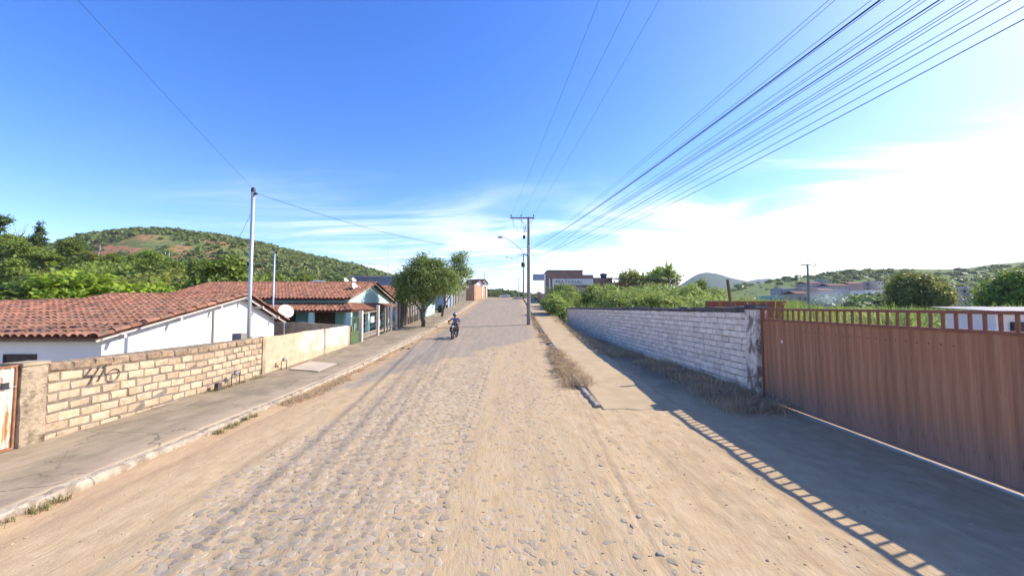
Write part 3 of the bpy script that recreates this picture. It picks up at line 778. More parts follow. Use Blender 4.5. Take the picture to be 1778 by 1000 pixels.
# gate pillar
pl = thing('gate_pillar', 'stained rendered pillar between the rusty gate and the tan block wall', 'pillar', (-8.3, 6.5, 0))
mb = MB(); rows = 9; g_ = random.Random(8)
for i in range(rows+1):
    z = -0.3+(1.50+0.3)*i/rows; j = lambda: g_.uniform(-0.012, 0.012)
    mb.v += [(-8.56+j(), 6.36+j(), z), (-8.20+j(), 6.35+j(), z), (-8.195+j(), 6.52+j(), z), (-8.20+j(), 6.70+j(), z), (-8.56+j(), 6.70+j(), z)]
for i in range(rows):
    for j in range(5): k = (j+1) % 5; mb.f.append((i*5+j, i*5+k, i*5+5+k, i*5+5+j)); mb.m.append(0)
mb.f.append(tuple(rows*5+k for k in range(5))); mb.m.append(0)
mb.build('shaft', M['pillar_stain'], pl)
MB().box((-8.38, 6.53, 1.51), (0.40, 0.38, 0.05), m=0).build('cap', M['plaster_tan'], pl)
# rusty sheet gate
gt = thing('rusty_gate', 'rust-streaked white sheet metal gate at the left edge', 'gate', (-8.25, 5.2, 0.1))
fr = MB(); gx_ = -8.26
for z in (0.155, 1.50): fr.box((gx_, 5.218, z), (0.035, 2.22, 0.035))
for y in (4.12, 6.315): fr.box((gx_+0.001, y, 0.83), (0.030, 0.024, 1.39))
fr.build('frame', M['rust_frame'], gt)
for k in range(20):
    y0 = 4.145+0.108*k; mb = MB()
    pr = [(0.0, 0.0), (0.028, 0.0), (0.045, 0.022), (0.065, 0.022), (0.082, 0.0), (0.107, 0.0)]
    for (a, da), (b, db) in zip(pr[:-1], pr[1:]):
        mb.prism([(gx_-0.012+da, y0+a, 0.18), (gx_-0.012+db, y0+b, 0.18), (gx_-0.012+db, y0+b, 1.476), (gx_-0.012+da, y0+a, 1.476)], (-0.004, 0, 0))
    mb.build('sheet', M['rust_white'], gt)
lk = MB(); lk.box((gx_+0.030, 6.16, 1.20), (0.03, 0.085, 0.10)); lkp = lk.build('lock_box', M['dark_metal'], gt)
MB().bar((gx_+0.035, 6.21, 1.17), (gx_+0.035, 6.30, 1.17), 0.012).build('latch', M['galv'], gt)

# long rendered wall, rising with the pavement
rw = thing('rendered_wall', 'patchy rendered yard wall, tan with worn white and teal paint', 'wall', (-8.5, 16.2, 0.2))
mb = MB(); ys_ = np.linspace(12.82, 19.85, 42); xw = lambda y: -8.455-0.012*(y-12.8)
top = lambda y: 1.43+0.005*(y-12.8)+0.012*math.sin(y*2.1)+0.01*math.sin(y*5.3)
for y in ys_:
    x = xw(y); z0 = Pf(y)-0.3; t = top(y)
    mb.v += [(x, y, z0), (x+0.004*math.sin(y*3), y, (z0+t)/2), (x-0.004, y, t), (x-0.15, y, t-0.01), (x-0.15, y, z0-0.6)]
for i in range(len(ys_)-1):
    for j in range(4): mb.f.append((i*5+j, i*5+j+1, i*5+6+j, i*5+5+j)); mb.m.append(0)
n5 = (len(ys_)-1)*5; mb.f += [(0, 1, 2, 3, 4), (n5+4, n5+3, n5+2, n5+1, n5)]; mb.m += [0, 0]
mb.build('wall_face', M['plaster_long'], rw)
for y in (12.88, 17.15, 19.78):
    MB().box((xw(y)-0.06, y, (Pf(y)+top(y))/2-0.15), (0.16, 0.16, top(y)-Pf(y)+0.34)).build('pier', M['plaster_tan'], rw)
# small meters and stub by the wall
def standpipe(y, x, label, z):
    t = thing('water_meter', label, 'water meter', (x, y, z), 'water meters on the left pavement')
    g2 = 0.012
    MB().tube([(x, y-0.16, z-0.05), (x, y-0.16, z+0.30), (x, y-0.13, z+0.335), (x, y-0.06, z+0.34)], g2, 7).tube([(x, y+0.16, z-0.05), (x, y+0.16, z+0.30), (x, y+0.13, z+0.335), (x, y+0.06, z+0.34)], g2, 7).build('pipe', M['dark_metal'], t, smooth=True)
    MB().lathe([(0, -0.05), (0.055, -0.05), (0.06, 0.02), (0.055, 0.035)], (x, y, z+0.345), 12).build('meter_body', M['galv'], t, smooth=True)
    MB().lathe([(0.055, 0.035), (0.06, 0.05), (0.0, 0.065)], (x, y, z+0.347), 12).build('lid', M['tank_blue'], t, smooth=True)
standpipe(11.2, -8.16, 'small pipe-mounted water meter by the tan block wall', Pf(11.2)+0.125)
standpipe(13.65, -8.22, 'small pipe-mounted water meter by the patchy rendered wall', Pf(13.65)+0.125)
st = MB().box((-8.17, 10.55, 0.235), (0.12, 0.14, 0.26), taper=0.85).build('concrete_stub', M['cap_dark']); tag(st, 'small dark concrete stub at the foot of the tan block wall', 'stub')
mb = MB(); mb.prism([(-8.0, 13.6, Pf(13.6)+0.135), (-6.75, 13.2, Pf(13.2)+0.135), (-6.8, 14.7, Pf(14.7)+0.135), (-8.1, 15.2, Pf(15.2)+0.135)], (0, 0, 0.025))
o = mb.build('pale_slab', M['pale_slab']); tag(o, 'pale concrete slab patch on the left pavement', 'slab')

# ------------------------------------------------------------------ clay tile roofs
def tile_mb(seg=5, full=True, L_=0.45, r0=0.098, r1=0.082, th=0.013):
    mb = MB(); n = seg+1
    def ring(y, r_): return [(r_*math.cos(PI*(1-i/seg)), y, 0.82*r_*math.sin(PI*(1-i/seg))) for i in range(n)]
    mb.v += ring(0, r0)+ring(L_, r1)
    for i in range(seg): mb.f.append((i, i+1, n+i+1, n+i)); mb.m.append(0)
    if full:
        mb.v += ring(0, r0-th)+ring(L_, r1-th)
        for i in range(seg):
            mb.f += [(2*n+i+1, 2*n+i, 3*n+i, 3*n+i+1), (i+1, i, 2*n+i, 2*n+i+1)]; mb.m += [0, 0]
    else:
        b = len(mb.v); mb.v += ring(0, r0-0.02)
        for i in range(seg): mb.f.append((i+1, i, b+i, b+i+1)); mb.m.append(0)
    return mb
TILE_N = tile_mb(5, True); TILE_F = tile_mb(4, False)
tile_me = [TILE_N.mesh('roof_tile', M['tile'], fix=False, smooth=False)]
trg = random.Random(77)
def frame_m(O, A, U):
    A = Vector(A).normalized(); U = Vector(U).normalized(); N = A.cross(U).normalized()
    m = Matrix.Identity(4)
    for i in range(3): m[i][0] = A[i]; m[i][1] = U[i]; m[i][2] = N[i]; m[i][3] = O[i]
    return m
def roof_tiles(O, A, U, width, length, pitch=0.235, gauge=0.385, keep=None):
    fm = frame_m(O, A, U); out = []
    nc = int(width/pitch); nr = int(math.ceil(length/gauge))
    for c in range(nc+1):
        for r_ in range(nr):
            x = pitch*(c+0.4); y = gauge*r_
            if keep and not keep(x, y): continue
            if y+0.3 > length: y = length-0.36
            j = Matrix.Translation((x+trg.uniform(-0.008, 0.008), y+trg.uniform(-0.012, 0.012), 0.035+trg.uniform(0, 0.010))) @ Euler((-0.035+trg.uniform(-0.012, 0.012), trg.uniform(-0.04, 0.04), trg.uniform(-0.022, 0.022))).to_matrix().to_4x4()
            out.append(fm @ j)
    return out
def lay(parent, mats, singles):
    """the tiles that show largest are parts of their own, the rest one joined part"""
    c = Vector((0, 0, CAM_H))
    order = sorted(mats, key=lambda m: (m.translation-c).length); rest_ = MB()
    for i, m in enumerate(order):
        if i < singles:
            o = bpy.data.objects.new('roof_tile', tile_me[0]); COL.objects.link(o); o.parent = parent
            mm = m.copy(); mm.translation = m.translation-wloc(parent); o.matrix_local = mm
        else: rest_.add(TILE_N if i < singles+500 else TILE_F, m)
    if rest_.v: o = rest_.build('roof_tiles', M['tile_i'], parent, fix=False); tag(o, kind='stuff')
def window(parent, c, w, h, face, mat_='glass_dark', frame='timber_white', depth=0.05, bars=0):
    """window on a wall; face '-y' or '+x'"""
    c = Vector(c); fr = 0.045
    def bx(mb, du, dz, wu, wz, d0, dt):
        if face == '-y': mb.box((c.x+du, c.y-d0, c.z+dz), (wu, dt, wz))
        else: mb.box((c.x+d0, c.y+du, c.z+dz), (dt, wu, wz))
    mb = MB()
    for s in (-1, 1): bx(mb, s*(w/2-fr/2), 0, fr, h, 0.012, depth)
    for s in (-1, 1): bx(mb, 0, s*(h/2-fr/2), w-2*fr-0.002, fr, 0.012, depth)
    for k in range(bars): bx(mb, -w/2+w*(k+1)/(bars+1), 0, 0.03, h-2*fr-0.002, 0.010, depth*0.8)
    f = mb.build('window', M[frame], parent)
    p = MB(); bx(p, 0, 0, w-2*fr, h-2*fr, 0.004, 0.02); p.build('pane', M[mat_], f)
    return f

# ------------------------------------------------------------------ white house
wh = thing('white_house', 'low white house with a clay tile roof behind the tan block wall', 'house', (-15, 14, -0.9))
XG = -12.0
gab = [(XG, 11.05, -1.1), (XG, 19.0, -1.1), (XG, 19.0, 1.87), (XG, 16.6, 2.86), (XG, 11.05, 1.62)]
MB().prism(gab, (-0.16, 0, 0)).build('gable_wall', M['white_wall'], wh)
MB().prism([(-26, 11.05, -1.1), (XG-0.162, 11.05, -1.1), (XG-0.162, 11.05, 1.60), (-26, 11.05, 1.60)], (0, 0.15, 0)).build('front_wall', M['white_wall'], wh)
MB().prism([(-26, 19.0, -1.1), (XG-0.162, 19.0, -1.1), (XG-0.162, 19.0, 1.80), (-26, 19.0, 1.80)], (0, -0.15, 0)).build('back_wall', M['white_wall'], wh)
MB().box((-26, 15, 0.1), (0.15, 7.6, 2.4)).build('end_wall', M['white_wall'], wh)
EY, EZ, RY_, RZ_ = 10.62, 1.60, 16.6, 2.97; FY, FZ = 19.55, 1.72
XE = -11.68
sl_n = math.hypot(RY_-EY, RZ_-EZ); sl_f = math.hypot(FY-RY_, RZ_-FZ)
ridge_y = lambda X_: RY_ if X_ > -17.8 else 15.45+(X_+17.8)*0.14
def deck(parent, a, b, c, d, t=0.05, name='roof_deck', m='tile_deck'):
    a, b, c, d = map(Vector, (a, b, c, d)); n = (b-a).cross(d-a).normalized(); n = n if n.z > 0 else -n
    MB().prism([a, b, c, d], -n*t).build(name, M[m], parent)
zr = lambda Y_: EZ+(Y_-EY)*(RZ_-EZ)/(RY_-EY)
deck(wh, (-17.8, EY, EZ), (XE, EY, EZ), (XE, RY_, RZ_), (-17.8, RY_, RZ_))
deck(wh, (-26.5, EY, EZ), (-17.8, EY, EZ), (-17.8, 15.45, zr(15.45)), (-26.5, ridge_y(-26.5), zr(ridge_y(-26.5))))
deck(wh, (XE, FY, FZ), (-17.8, FY, FZ), (-17.8, RY_, RZ_), (XE, RY_, RZ_))
deck(wh, (-17.8, FY, FZ), (-26.5, FY, FZ), (-26.5, ridge_y(-26.5), zr(ridge_y(-26.5))), (-17.8, 15.45, zr(15.45)))
Un = Vector((0, RY_-EY, RZ_-EZ)).normalized()
keep = lambda x, y: (EY+(y+0.2)*Un.y) < ridge_y(-26.5+x)
tl = roof_tiles((-26.5, EY-0.03, EZ), (1, 0, 0), (0, RY_-EY, RZ_-EZ), 26.5+XE-0.12, sl_n, keep=keep)
tl += roof_tiles((XE, FY+0.03, FZ), (-1, 0, 0), (0, RY_-FY, RZ_-FZ), 6.1, sl_f)
# verge and ridge tiles
big = Matrix.Diagonal((1.35, 1.12, 1.35, 1))
for (O, U, n) in (((XE-0.02, EY-0.06, EZ+0.035), (0, RY_-EY, RZ_-EZ), 13), ((XE-0.02, FY+0.06, FZ+0.035), (0, RY_-FY, RZ_-FZ), 7)):
    A_ = (1, 0, 0) if U[1] > 0 else (-1, 0, 0)
    fm = frame_m(O, A_, U); L_ = Vector(U).length
    for k in range(n): tl.append(fm @ Matrix.Translation((0, (L_-0.35)*k/(n-1), 0.012*(k % 2))) @ Euler((-0.03, 0, trg.uniform(-0.02, 0.02))).to_matrix().to_4x4() @ big)
fm = frame_m((XE, RY_, RZ_+0.02), (0, 1, 0), (-1, 0, 0))
for k in range(15): tl.append(fm @ Matrix.Translation((0, 0.41*k, 0.01)) @ Matrix.Diagonal((1.3, 1, 1.2, 1)) @ Euler((-0.03, 0, trg.uniform(-0.03, 0.03))).to_matrix().to_4x4())
fm = frame_m((-17.8, 15.45, zr(15.45)+0.02), (0.14, 1, 0), (-1, -0.14, -0.032))
for k in range(21): tl.append(fm @ Matrix.Translation((0, 0.41*k, 0.01)) @ Matrix.Diagonal((1.3, 1, 1.2, 1)))
lay(wh, tl, 290)
# barge boards, purlin ends, rafters
for (a, b) in (((XE-0.05, EY+0.02, EZ-0.09), (XE-0.05, RY_, RZ_-0.09)), ((XE-0.05, FY-0.02, FZ-0.09), (XE-0.05, RY_, RZ_-0.10))):
    MB().bar(a, b, 0.035, 0.075).build('barge_board', M['timber_white'], wh)
for y in (11.3, 13.2, 15.0, 16.55):
    MB().box((XE-0.16, y, zr(y)-0.16), (0.55, 0.08, 0.11)).build('purlin_end', M['timber_white'], wh)
for y in (17.5, 18.7):
    MB().box((XE-0.16, y, RZ_-(y-RY_)*(RZ_-FZ)/(FY-RY_)-0.16), (0.55, 0.08, 0.11)).build('purlin_end', M['timber_white'], wh)
MB().box((-19.1, EY+0.16, EZ-0.075), (14.8, 0.06, 0.09)).build('eave_board', M['timber'], wh)
MB().tube([(XG+0.035, 15.1, -0.9), (XG+0.035, 15.1, 2.3)], 0.035, 8).build('gable_strip', M['concrete'], wh, smooth=True)  # narrow grey upright strip standing against the gable wall
window(wh, (-14.35, 11.05, 0.72), 0.95, 0.75, '-y', 'shutter', 'shutter')
# small projecting meter box on the gable
MB().box((-9.05, 12.55, 1.38), (0.30, 0.30, 0.42)).build('x', M['concrete']).name = 'meter_cabinet'
tag(bpy.data.objects['meter_cabinet'], 'small weathered meter box beside the tall steel pole', 'meter box')
MB().box((-9.05, 12.55, 0.3), (0.16, 0.16, 1.73)).build('post', M['concrete'], bpy.data.objects['meter_cabinet'])

# ------------------------------------------------------------------ teal house
th_ = thing('teal_house', 'teal painted house with a tiled veranda and a paler gable wall', 'house', (-14, 28, 0))
GX_ = -10.6; PKY, PKZ = 28.3, 4.22; LY, LZ = 23.7, 2.93; FY2, FZ2 = 33.8, 2.80
XL = -22.5
MB().prism([(GX_, 24.1, -0.8), (GX_, 33.2, -0.6), (GX_, 33.2, 2.86), (GX_, PKY, PKZ-0.12), (GX_, 24.1, 2.94)], (-0.16, 0, 0)).build('gable_wall', M['teal_light'], th_)  # gable wall in a paler teal than the front wall
MB().prism([(XL, 24.1, -0.8), (GX_-0.162, 24.1, -0.8), (GX_-0.162, 24.1, 2.86), (XL, 24.1, 2.86)], (0, 0.16, 0)).build('front_wall', M['teal_wall'], th_)
MB().box((XL, 28.7, 1.0), (0.16, 9.0, 3.6)).build('end_wall', M['teal_wall'], th_)
MB().box(((XL+GX_)/2, 33.15, 1.0), (GX_-XL-0.4, 0.16, 3.5)).build('back_wall', M['teal_wall'], th_)
deck(th_, (XL-0.3, LY, LZ), (GX_+0.35, LY, LZ), (GX_+0.35, PKY, PKZ), (XL-0.3, PKY, PKZ))
deck(th_, (GX_+0.35, FY2, FZ2), (XL-0.3, FY2, FZ2), (XL-0.3, PKY, PKZ), (GX_+0.35, PKY, PKZ))
tl = roof_tiles((XL-0.3, LY-0.03, LZ), (1, 0, 0), (0, PKY-LY, PKZ-LZ), GX_+0.65-XL-0.1, math.hypot(PKY-LY, PKZ-LZ))
tl += roof_tiles((GX_+0.35, FY2+0.03, FZ2), (-1, 0, 0), (0, PKY-FY2, PKZ-FZ2), 4.0, math.hypot(PKY-FY2, PKZ-FZ2))
# veranda, hipped at the street corner
VX, VY, VZ, VT = -9.55, 22.35, 2.17, 2.62
deck(th_, (XL-0.3, VY, VZ), (VX, VY, VZ), (GX_+0.02, 24.08, VT), (XL-0.3, 24.08, VT))
deck(th_, (VX, VY, VZ), (VX, 34.0, VZ+0.1), (GX_+0.02, 34.0, VT+0.1), (GX_+0.02, 24.08, VT))
wv = VX-XL+0.3
tl += roof_tiles((XL-0.3, VY-0.03, VZ), (1, 0, 0), (0, 24.08-VY, VT-VZ), wv-0.1, 1.79, keep=lambda x, y: (wv-x) > y*0.62-0.05)
tl += roof_tiles((VX+0.03, VY, VZ), (0, 1, 0), (GX_-VX, 0, VT-VZ), 11.6, 1.13, keep=lambda x, y: x > y*1.5-0.1)
fm = frame_m((VX, VY, VZ+0.05), Vector((1, -0.6, 0)).cross(Vector((0, 0, 1))), Vector((GX_-VX, 24.08-VY, VT-VZ)))
fm = frame_m((VX, VY, VZ+0.04), (1.7, 1.05, 0), (GX_-VX, 24.08-VY, VT-VZ))
for k in range(6): tl.append(fm @ Matrix.Translation((0, 0.37*k-0.05, 0.03)) @ Matrix.Diagonal((1.2, 1, 1.2, 1)))
fm = frame_m((GX_+0.35, PKY, PKZ+0.02), (0, 1, 0), (-1, 0, 0))
for k in range(29): tl.append(fm @ Matrix.Translation((0, 0.41*k, 0.01)) @ Matrix.Diagonal((1.3, 1, 1.2, 1)))
for (O, U, n) in (((GX_+0.33, LY, LZ+0.03), (0, PKY-LY, PKZ-LZ), 12), ((GX_+0.33, FY2, FZ2+0.03), (0, PKY-FY2, PKZ-FZ2), 14)):
    fm = frame_m(O, (1, 0, 0) if U[1] > 0 else (-1, 0, 0), U); L_ = Vector(U).length
    for k in range(n): tl.append(fm @ Matrix.Translation((0, (L_-0.35)*k/(n-1), 0.01)) @ Matrix.Diagonal((1.2, 1, 1.2, 1)))
lay(th_, tl, 0)
for (a, b) in (((GX_+0.3, LY+0.02, LZ-0.08), (GX_+0.3, PKY, PKZ-0.08)), ((GX_+0.3, FY2, FZ2-0.08), (GX_+0.3, PKY, PKZ-0.09))):
    MB().bar(a, b, 0.03, 0.09).build('barge_board', M['timber_white'], th_)
for x in (-9.75, -12.0, -15.2, -18.4, -21.6):
    MB().box((x, VY+0.2, 0.75), (0.28, 0.20, 2.84)).build('veranda_post', M['teal_light'], th_)
for y in (25.4, 28.6, 31.8):
    MB().box((VX-0.2, y, 1.0), (0.2, 0.22, 2.4)).build('veranda_post', M['teal_light'], th_)
for x0, x1 in ((-15.05, -12.15), (-18.25, -15.35), (-21.45, -18.55)):
    MB().box(((x0+x1)/2, VY+0.2, 0.42), (x1-x0, 0.14, 1.3)).build('veranda_dado', M['blue_wall'], th_)
window(th_, (-14.6, 24.1, 1.55), 1.5, 1.15, '-y', 'glass_dark', 'shutter')
window(th_, (-18.2, 24.1, 1.55), 1.5, 1.15, '-y', 'glass_dark', 'shutter')
window(th_, (GX_, 27.0, 1.45), 1.3, 1.2, '+x', 'glass_dark', 'shutter')
window(th_, (GX_, 31.0, 1.45), 1.3, 1.2, '+x', 'glass_dark', 'shutter')
d = MB().box((-11.95, 24.07, 1.05), (1.25, 0.10, 2.3)).build('door', M['shutter'], th_)
MB().box((-11.45, 24.0, 1.05), (0.04, 0.04, 0.14)).build('handle', M['galv'], d)
# low inner yard wall in front of the veranda
o = MB().prism([(-15.5, 20.6, -0.9), (-8.75, 20.6, -0.9), (-8.75, 20.6, 1.40), (-11.6, 20.6, 1.60), (-15.5, 20.6, 1.60)], (0, 0.14, 0)).build('inner_wall', M['plaster_tan'])
tag(o, 'low brownish yard wall running in from the green gate towards the teal house', 'wall')
# roof tank of a house behind, antenna dishes
o = MB().lathe([(0, 0), (0.42, 0), (0.55, 0.35), (0.58, 0.38), (0.2, 0.5), (0, 0.52)], (0, 0, 0), 18).build('water_tank', M['tank_blue'], smooth=True); o.location = at(552, 497, 31.5)
o.scale = (2.0, 1.2, 0.9); tag(o, 'pale blue tank top just above the teal house ridge', 'water tank'); o.data.materials[0] = mat('pale_blue_plastic', (0.30, 0.42, 0.55), (0.26, 0.37, 0.50), 3, 0.5, 0)
MB().tube([(0, 0, -3.4), (0, 0, 0.05)], 0.12, 8).build('stand', M['galv'], o)

def dish(name, c, rad, normal, label, foot, arm=True):
    t = thing(name, label, 'satellite dish', foot, 'satellite dishes')
    c = Vector(c); nrm = Vector(normal).normalized()
    prof = [(rad*k/6, rad*0.20*(k/6)**2) for k in range(7)]; prof += [(rad*1.01, rad*0.205), (rad*1.0, rad*0.18)]+[(rad*k/6, rad*0.20*(k/6)**2-0.02) for k in range(5, -1, -1)]
    MB().lathe(prof, c, 22, axis=nrm).build('reflector', M['white_paint'], t, smooth=True)
    side = nrm.cross(Vector((0, 0, 1))).normalized(); dn = nrm.cross(side).normalized(); dn = dn if dn.z < 0 else -dn
    tip = c+nrm*rad*0.95+dn*rad*0.35
    MB().tube([c+dn*rad*0.98+nrm*rad*0.2, tip], rad*0.035, 6).build('feed_arm', M['galv'], t)
    MB().lathe([(0, 0), (rad*0.09, 0), (rad*0.07, rad*0.22), (0, rad*0.24)], tip, 8, axis=-nrm).build('feed_horn', M['white_paint'], t, smooth=True)
    MB().tube([c-nrm*0.04, c-nrm*0.16, Vector(foot)+Vector((0, 0, 0.1)), Vector(foot)-Vector((0, 0, 0.15))], 0.025, 6).build('mast', M['galv'], t)
    return t
c = at(496, 541, 19.9); dish('satellite_dish', c, 0.37, (0.75, -0.55, 0.40), 'white satellite dish above the far eave of the white house', (c.x-0.15, c.y+0.15, c.z-2.6))
c = at(616, 501, 26.2); dish('satellite_dish', c, 0.42, (0.93, -0.05, 0.42), 'white satellite dish standing on the teal house roof beside its gable', (c.x-0.2, c.y+0.05, c.z-0.35))
c = at(601, 488, 29.5); dish('satellite_dish', c, 0.24, (0.88, -0.2, 0.5), 'left one of two small dishes behind the teal house ridge', (c.x-0.1, c.y+0.1, c.z-0.9))
c = at(614, 487, 29.5); dish('satellite_dish', c, 0.24, (0.88, -0.2, 0.5), 'right one of two small dishes behind the teal house ridge', (c.x-0.1, c.y+0.1, c.z-0.9))

# house behind with the white end and a red roof
h2 = thing('red_roof_house', 'house with a bright red tiled strip and dark wall, behind the teal gable', 'house', (-13, 38, 0.8))
MB().box((-13.4, 40, 1.9), (5.6, 6.0, 3.2)).build('wall', M['white_wall'], h2)
deck(h2, (-18, 36.2, 3.2), (-10.2, 36.2, 3.2), (-10.2, 40.2, 4.6), (-18, 40.2, 4.6))
lay(h2, roof_tiles((-18, 36.17, 3.2), (1, 0, 0), (0, 4.0, 1.4), 7.7, 4.24), 0)
MB().prism([(-10.55, 37.0, 0.5), (-10.55, 43, 0.5), (-10.55, 43, 3.5), (-10.55, 40.2, 4.5), (-10.55, 37, 3.4)], (-0.1, 0, 0)).build('white_end', M['white_wall'], h2)
h3 = thing('grey_upper_block', 'dark blue-grey flat-topped block rising behind the red roofs', 'building', (-16, 46, 1.5))
MB().box((-15.0, 47, 3.4), (8.2, 5.0, 5.0)).build('wall', mat('blue_grey_wall', (0.16, 0.19, 0.24), (0.13, 0.155, 0.20), 1, 0.85, 0.15, 10), h3)
MB().box((-15.0, 47, 5.98), (8.5, 5.3, 0.14)).build('parapet', M['grey_wall'], h3)

# ------------------------------------------------------------------ fences and gates along the left pavement
XF = -8.52
gg = thing('green_gate', 'narrow dull green metal gate at the end of the patchy wall', 'gate', (XF, 20.5, Pf(20.5)))
z0 = Pf(20.5)+0.16
MB().box((XF, 20.45, z0+0.30), (0.03, 1.06, 0.60)).build('lower_panel', M['green_gate'], gg)
for k in range(9): MB().box((XF, 19.97+0.12*k, z0+0.98), (0.022, 0.022, 0.74)).build('bar', M['green_gate'], gg)
for z in (0.62, 1.36): MB().box((XF+0.001, 20.45, z0+z), (0.035, 1.08, 0.04)).build('rail', M['green_gate'], gg)
def post(parent, y, h, w, m, x=XF, tilt=0.0):
    mb = MB(); z = Pf(y)-0.2; hw = w/2
    mb.box((x, y, z+(h+0.3)/2), (w, w, h+0.3), taper=0.93)
    o = mb.build('post', M[m], parent); return o
ff = thing('post_fence', 'fence of pale concrete posts with wire and low planks before the teal house', 'fence', (XF, 24, Pf(24)))
for y, h, w, m in ((21.25, 1.75, 0.20, 'concrete_white'), (23.9, 1.95, 0.17, 'concrete_white'), (25.2, 1.75, 0.12, 'wood_grey'), (25.75, 1.75, 0.11, 'wood_grey'), (26.5, 2.0, 0.15, 'concrete_white'), (27.7, 1.95, 0.14, 'concrete_white')):
    post(ff, y, h, w, m)
for z in (0.5, 0.8, 1.1, 1.4):
    MB().tube([(XF, 21.3, Pf(21.3)+z), (XF, 23.9, Pf(23.9)+z), (XF, 26.5, Pf(26.5)+z), (XF, 27.7, Pf(27.7)+z)], 0.006, 4).build('wire', M['galv'], ff)
for y0, y1, z, hh in ((21.4, 23.8, 0.18, 0.14), (21.4, 23.8, 0.34, 0.13), (24.0, 26.4, 0.20, 0.16), (26.6, 27.6, 0.2, 0.3), (21.4, 23.8, 1.55, 0.07), (26.6, 27.6, 1.5, 0.2)):
    MB().bar((XF-0.03, y0, Pf(y0)+0.13+z), (XF-0.03, y1, Pf(y1)+0.13+z), 0.03, hh).build('plank', M['timber'], ff)
o = MB().box((XF+0.03, 22.9, Pf(22.9)+1.22), (0.02, 0.55, 0.36)).build('notice_board', M['white_paint']); tag(o, 'blank white notice board hung on the post fence', 'sign')
bf = thing('board_fence', 'tall fence of dark upright boards beyond the pale posts', 'fence', (XF, 31, Pf(31)))
k = 0; y = 28.1
while y < 34.6:
    w = 0.17+0.05*math.sin(k*1.7); h = 1.95+0.12*math.sin(k*2.3)
    MB().box((XF+0.02*math.sin(k*3.1), y, Pf(y)+0.1+h/2), (0.035, w, h)).build('board', M['wood_dark'], bf); y += 0.27; k += 1
for z in (0.5, 1.6): MB().bar((XF-0.04, 28.0, Pf(28)+z), (XF-0.04, 34.6, Pf(34.6)+z), 0.05, 0.08).build('rail', M['wood_dark'], bf)
for k, y in enumerate((28.3, 30.2, 32.1, 33.9)): MB().box((XF+0.06, y, Pf(y)+0.98), (0.08, 0.09, 2.0)).build('post', M['wood_grey'], bf)
tg = thing('red_gate', 'dull red sheet gate between a teal post and the nearer street tree', 'gate', (XF, 35.9, Pf(36)))
MB().box((XF, 36.0, Pf(36)+1.0), (0.05, 1.5, 1.7)).build('panel', M['red_panel'], tg)
for z in (0.35, 1.0, 1.6): MB().box((XF+0.04, 36.0, Pf(36)+z+0.1), (0.03, 1.5, 0.05)).build('rail', M['red_panel'], tg)
MB().box((XF, 35.05, Pf(35)+1.2), (0.26, 0.26, 2.4)).build('gate_post', M['teal_light'], tg)
o = MB().prism([(XF, 36.9, Pf(37)-0.3), (XF, 41.6, Pf(41.6)-0.3), (XF, 41.6, Pf(41.6)+1.25), (XF, 36.9, Pf(37)+1.25)], (-0.15, 0, 0)).build('teal_wall', M['teal_light']); tag(o, 'short pale teal yard wall behind the street trees', 'wall')
b = thing('rubbish_bin', 'black bin standing on the pavement by the teal yard wall', 'bin', (-8.0, 42.0, Pf(42)+0.12))
MB().lathe([(0, 0), (0.26, 0), (0.31, 0.72), (0.29, 0.74)], (-8.0, 42.0, Pf(42)+0.12), 14).build('drum', M['black'], b, smooth=True)
MB().lathe([(0.33, 0.74), (0.34, 0.78), (0.1, 0.84), (0, 0.85)], (-8.0, 42.0, Pf(42)+0.12), 14).build('lid', M['black'], b, smooth=True)
# earth bank and garages up the street
gr = thing('garage_row', 'row of blue and dark garage doors with white piers up the street', 'building', (-10, 54, Pf(54)))
zb = lambda y: Pf(y)+0.1
MB().box((-11.1, 57, Pf(57)+1.35), (5.6, 19.5, 3.0)).build('wall', M['grey_wall'], gr)
MB().box((-11.0, 57, Pf(57)+2.95), (6.6, 20.3, 0.16)).build('roof', M['roof_grey'], gr)
for k, y in enumerate((48.2, 50.2, 52.4, 54.6, 58.0, 62.0)):
    MB().box((-8.27, y+0.9, zb(y)+1.2), (0.08, 1.5, 2.3)).build('garage_door', M['blue_door'] if k < 2 else M['shutter'], gr)
for y in (49.9, 52.2, 54.4, 57.0, 60.8, 65.0):
    MB().box((-8.1, y-0.1, zb(y)+1.25), (0.22, 0.24, 2.7)).build('pier', M['cream_wall'], gr)
MB().box((-10.6, 47.15, Pf(47)+1.3), (4.6, 0.12, 2.4)).build('end_shutter', M['blue_door'], gr)
bw = thing('brick_wall', 'long reddish brick wall near the top of the street', 'wall', (-8.6, 78, Pf(78)))
for y0, y1, h in ((67.5, 79, 2.5), (79.3, 98, 2.2)):
    MB().prism([(-6.75, y0, Pf(y0)-0.4), (-6.45, y1, Pf(y1)-0.4), (-6.45, y1, Pf(y1)+h), (-6.75, y0, Pf(y0)+h+0.4)], (-0.2, 0, 0)).build('wall_face', M['brick_red'], bw)
MB().box((-7.75, 67.45, Pf(67)+1.3), (1.9, 0.12, 3.0)).build('wall_return', M['brick_red'], bw)
for y in (79.15, 92.0): MB().box((-6.6, y, Pf(y)+1.2), (0.35, 0.3, 2.9)).build('pier', M['red_panel'], bw)
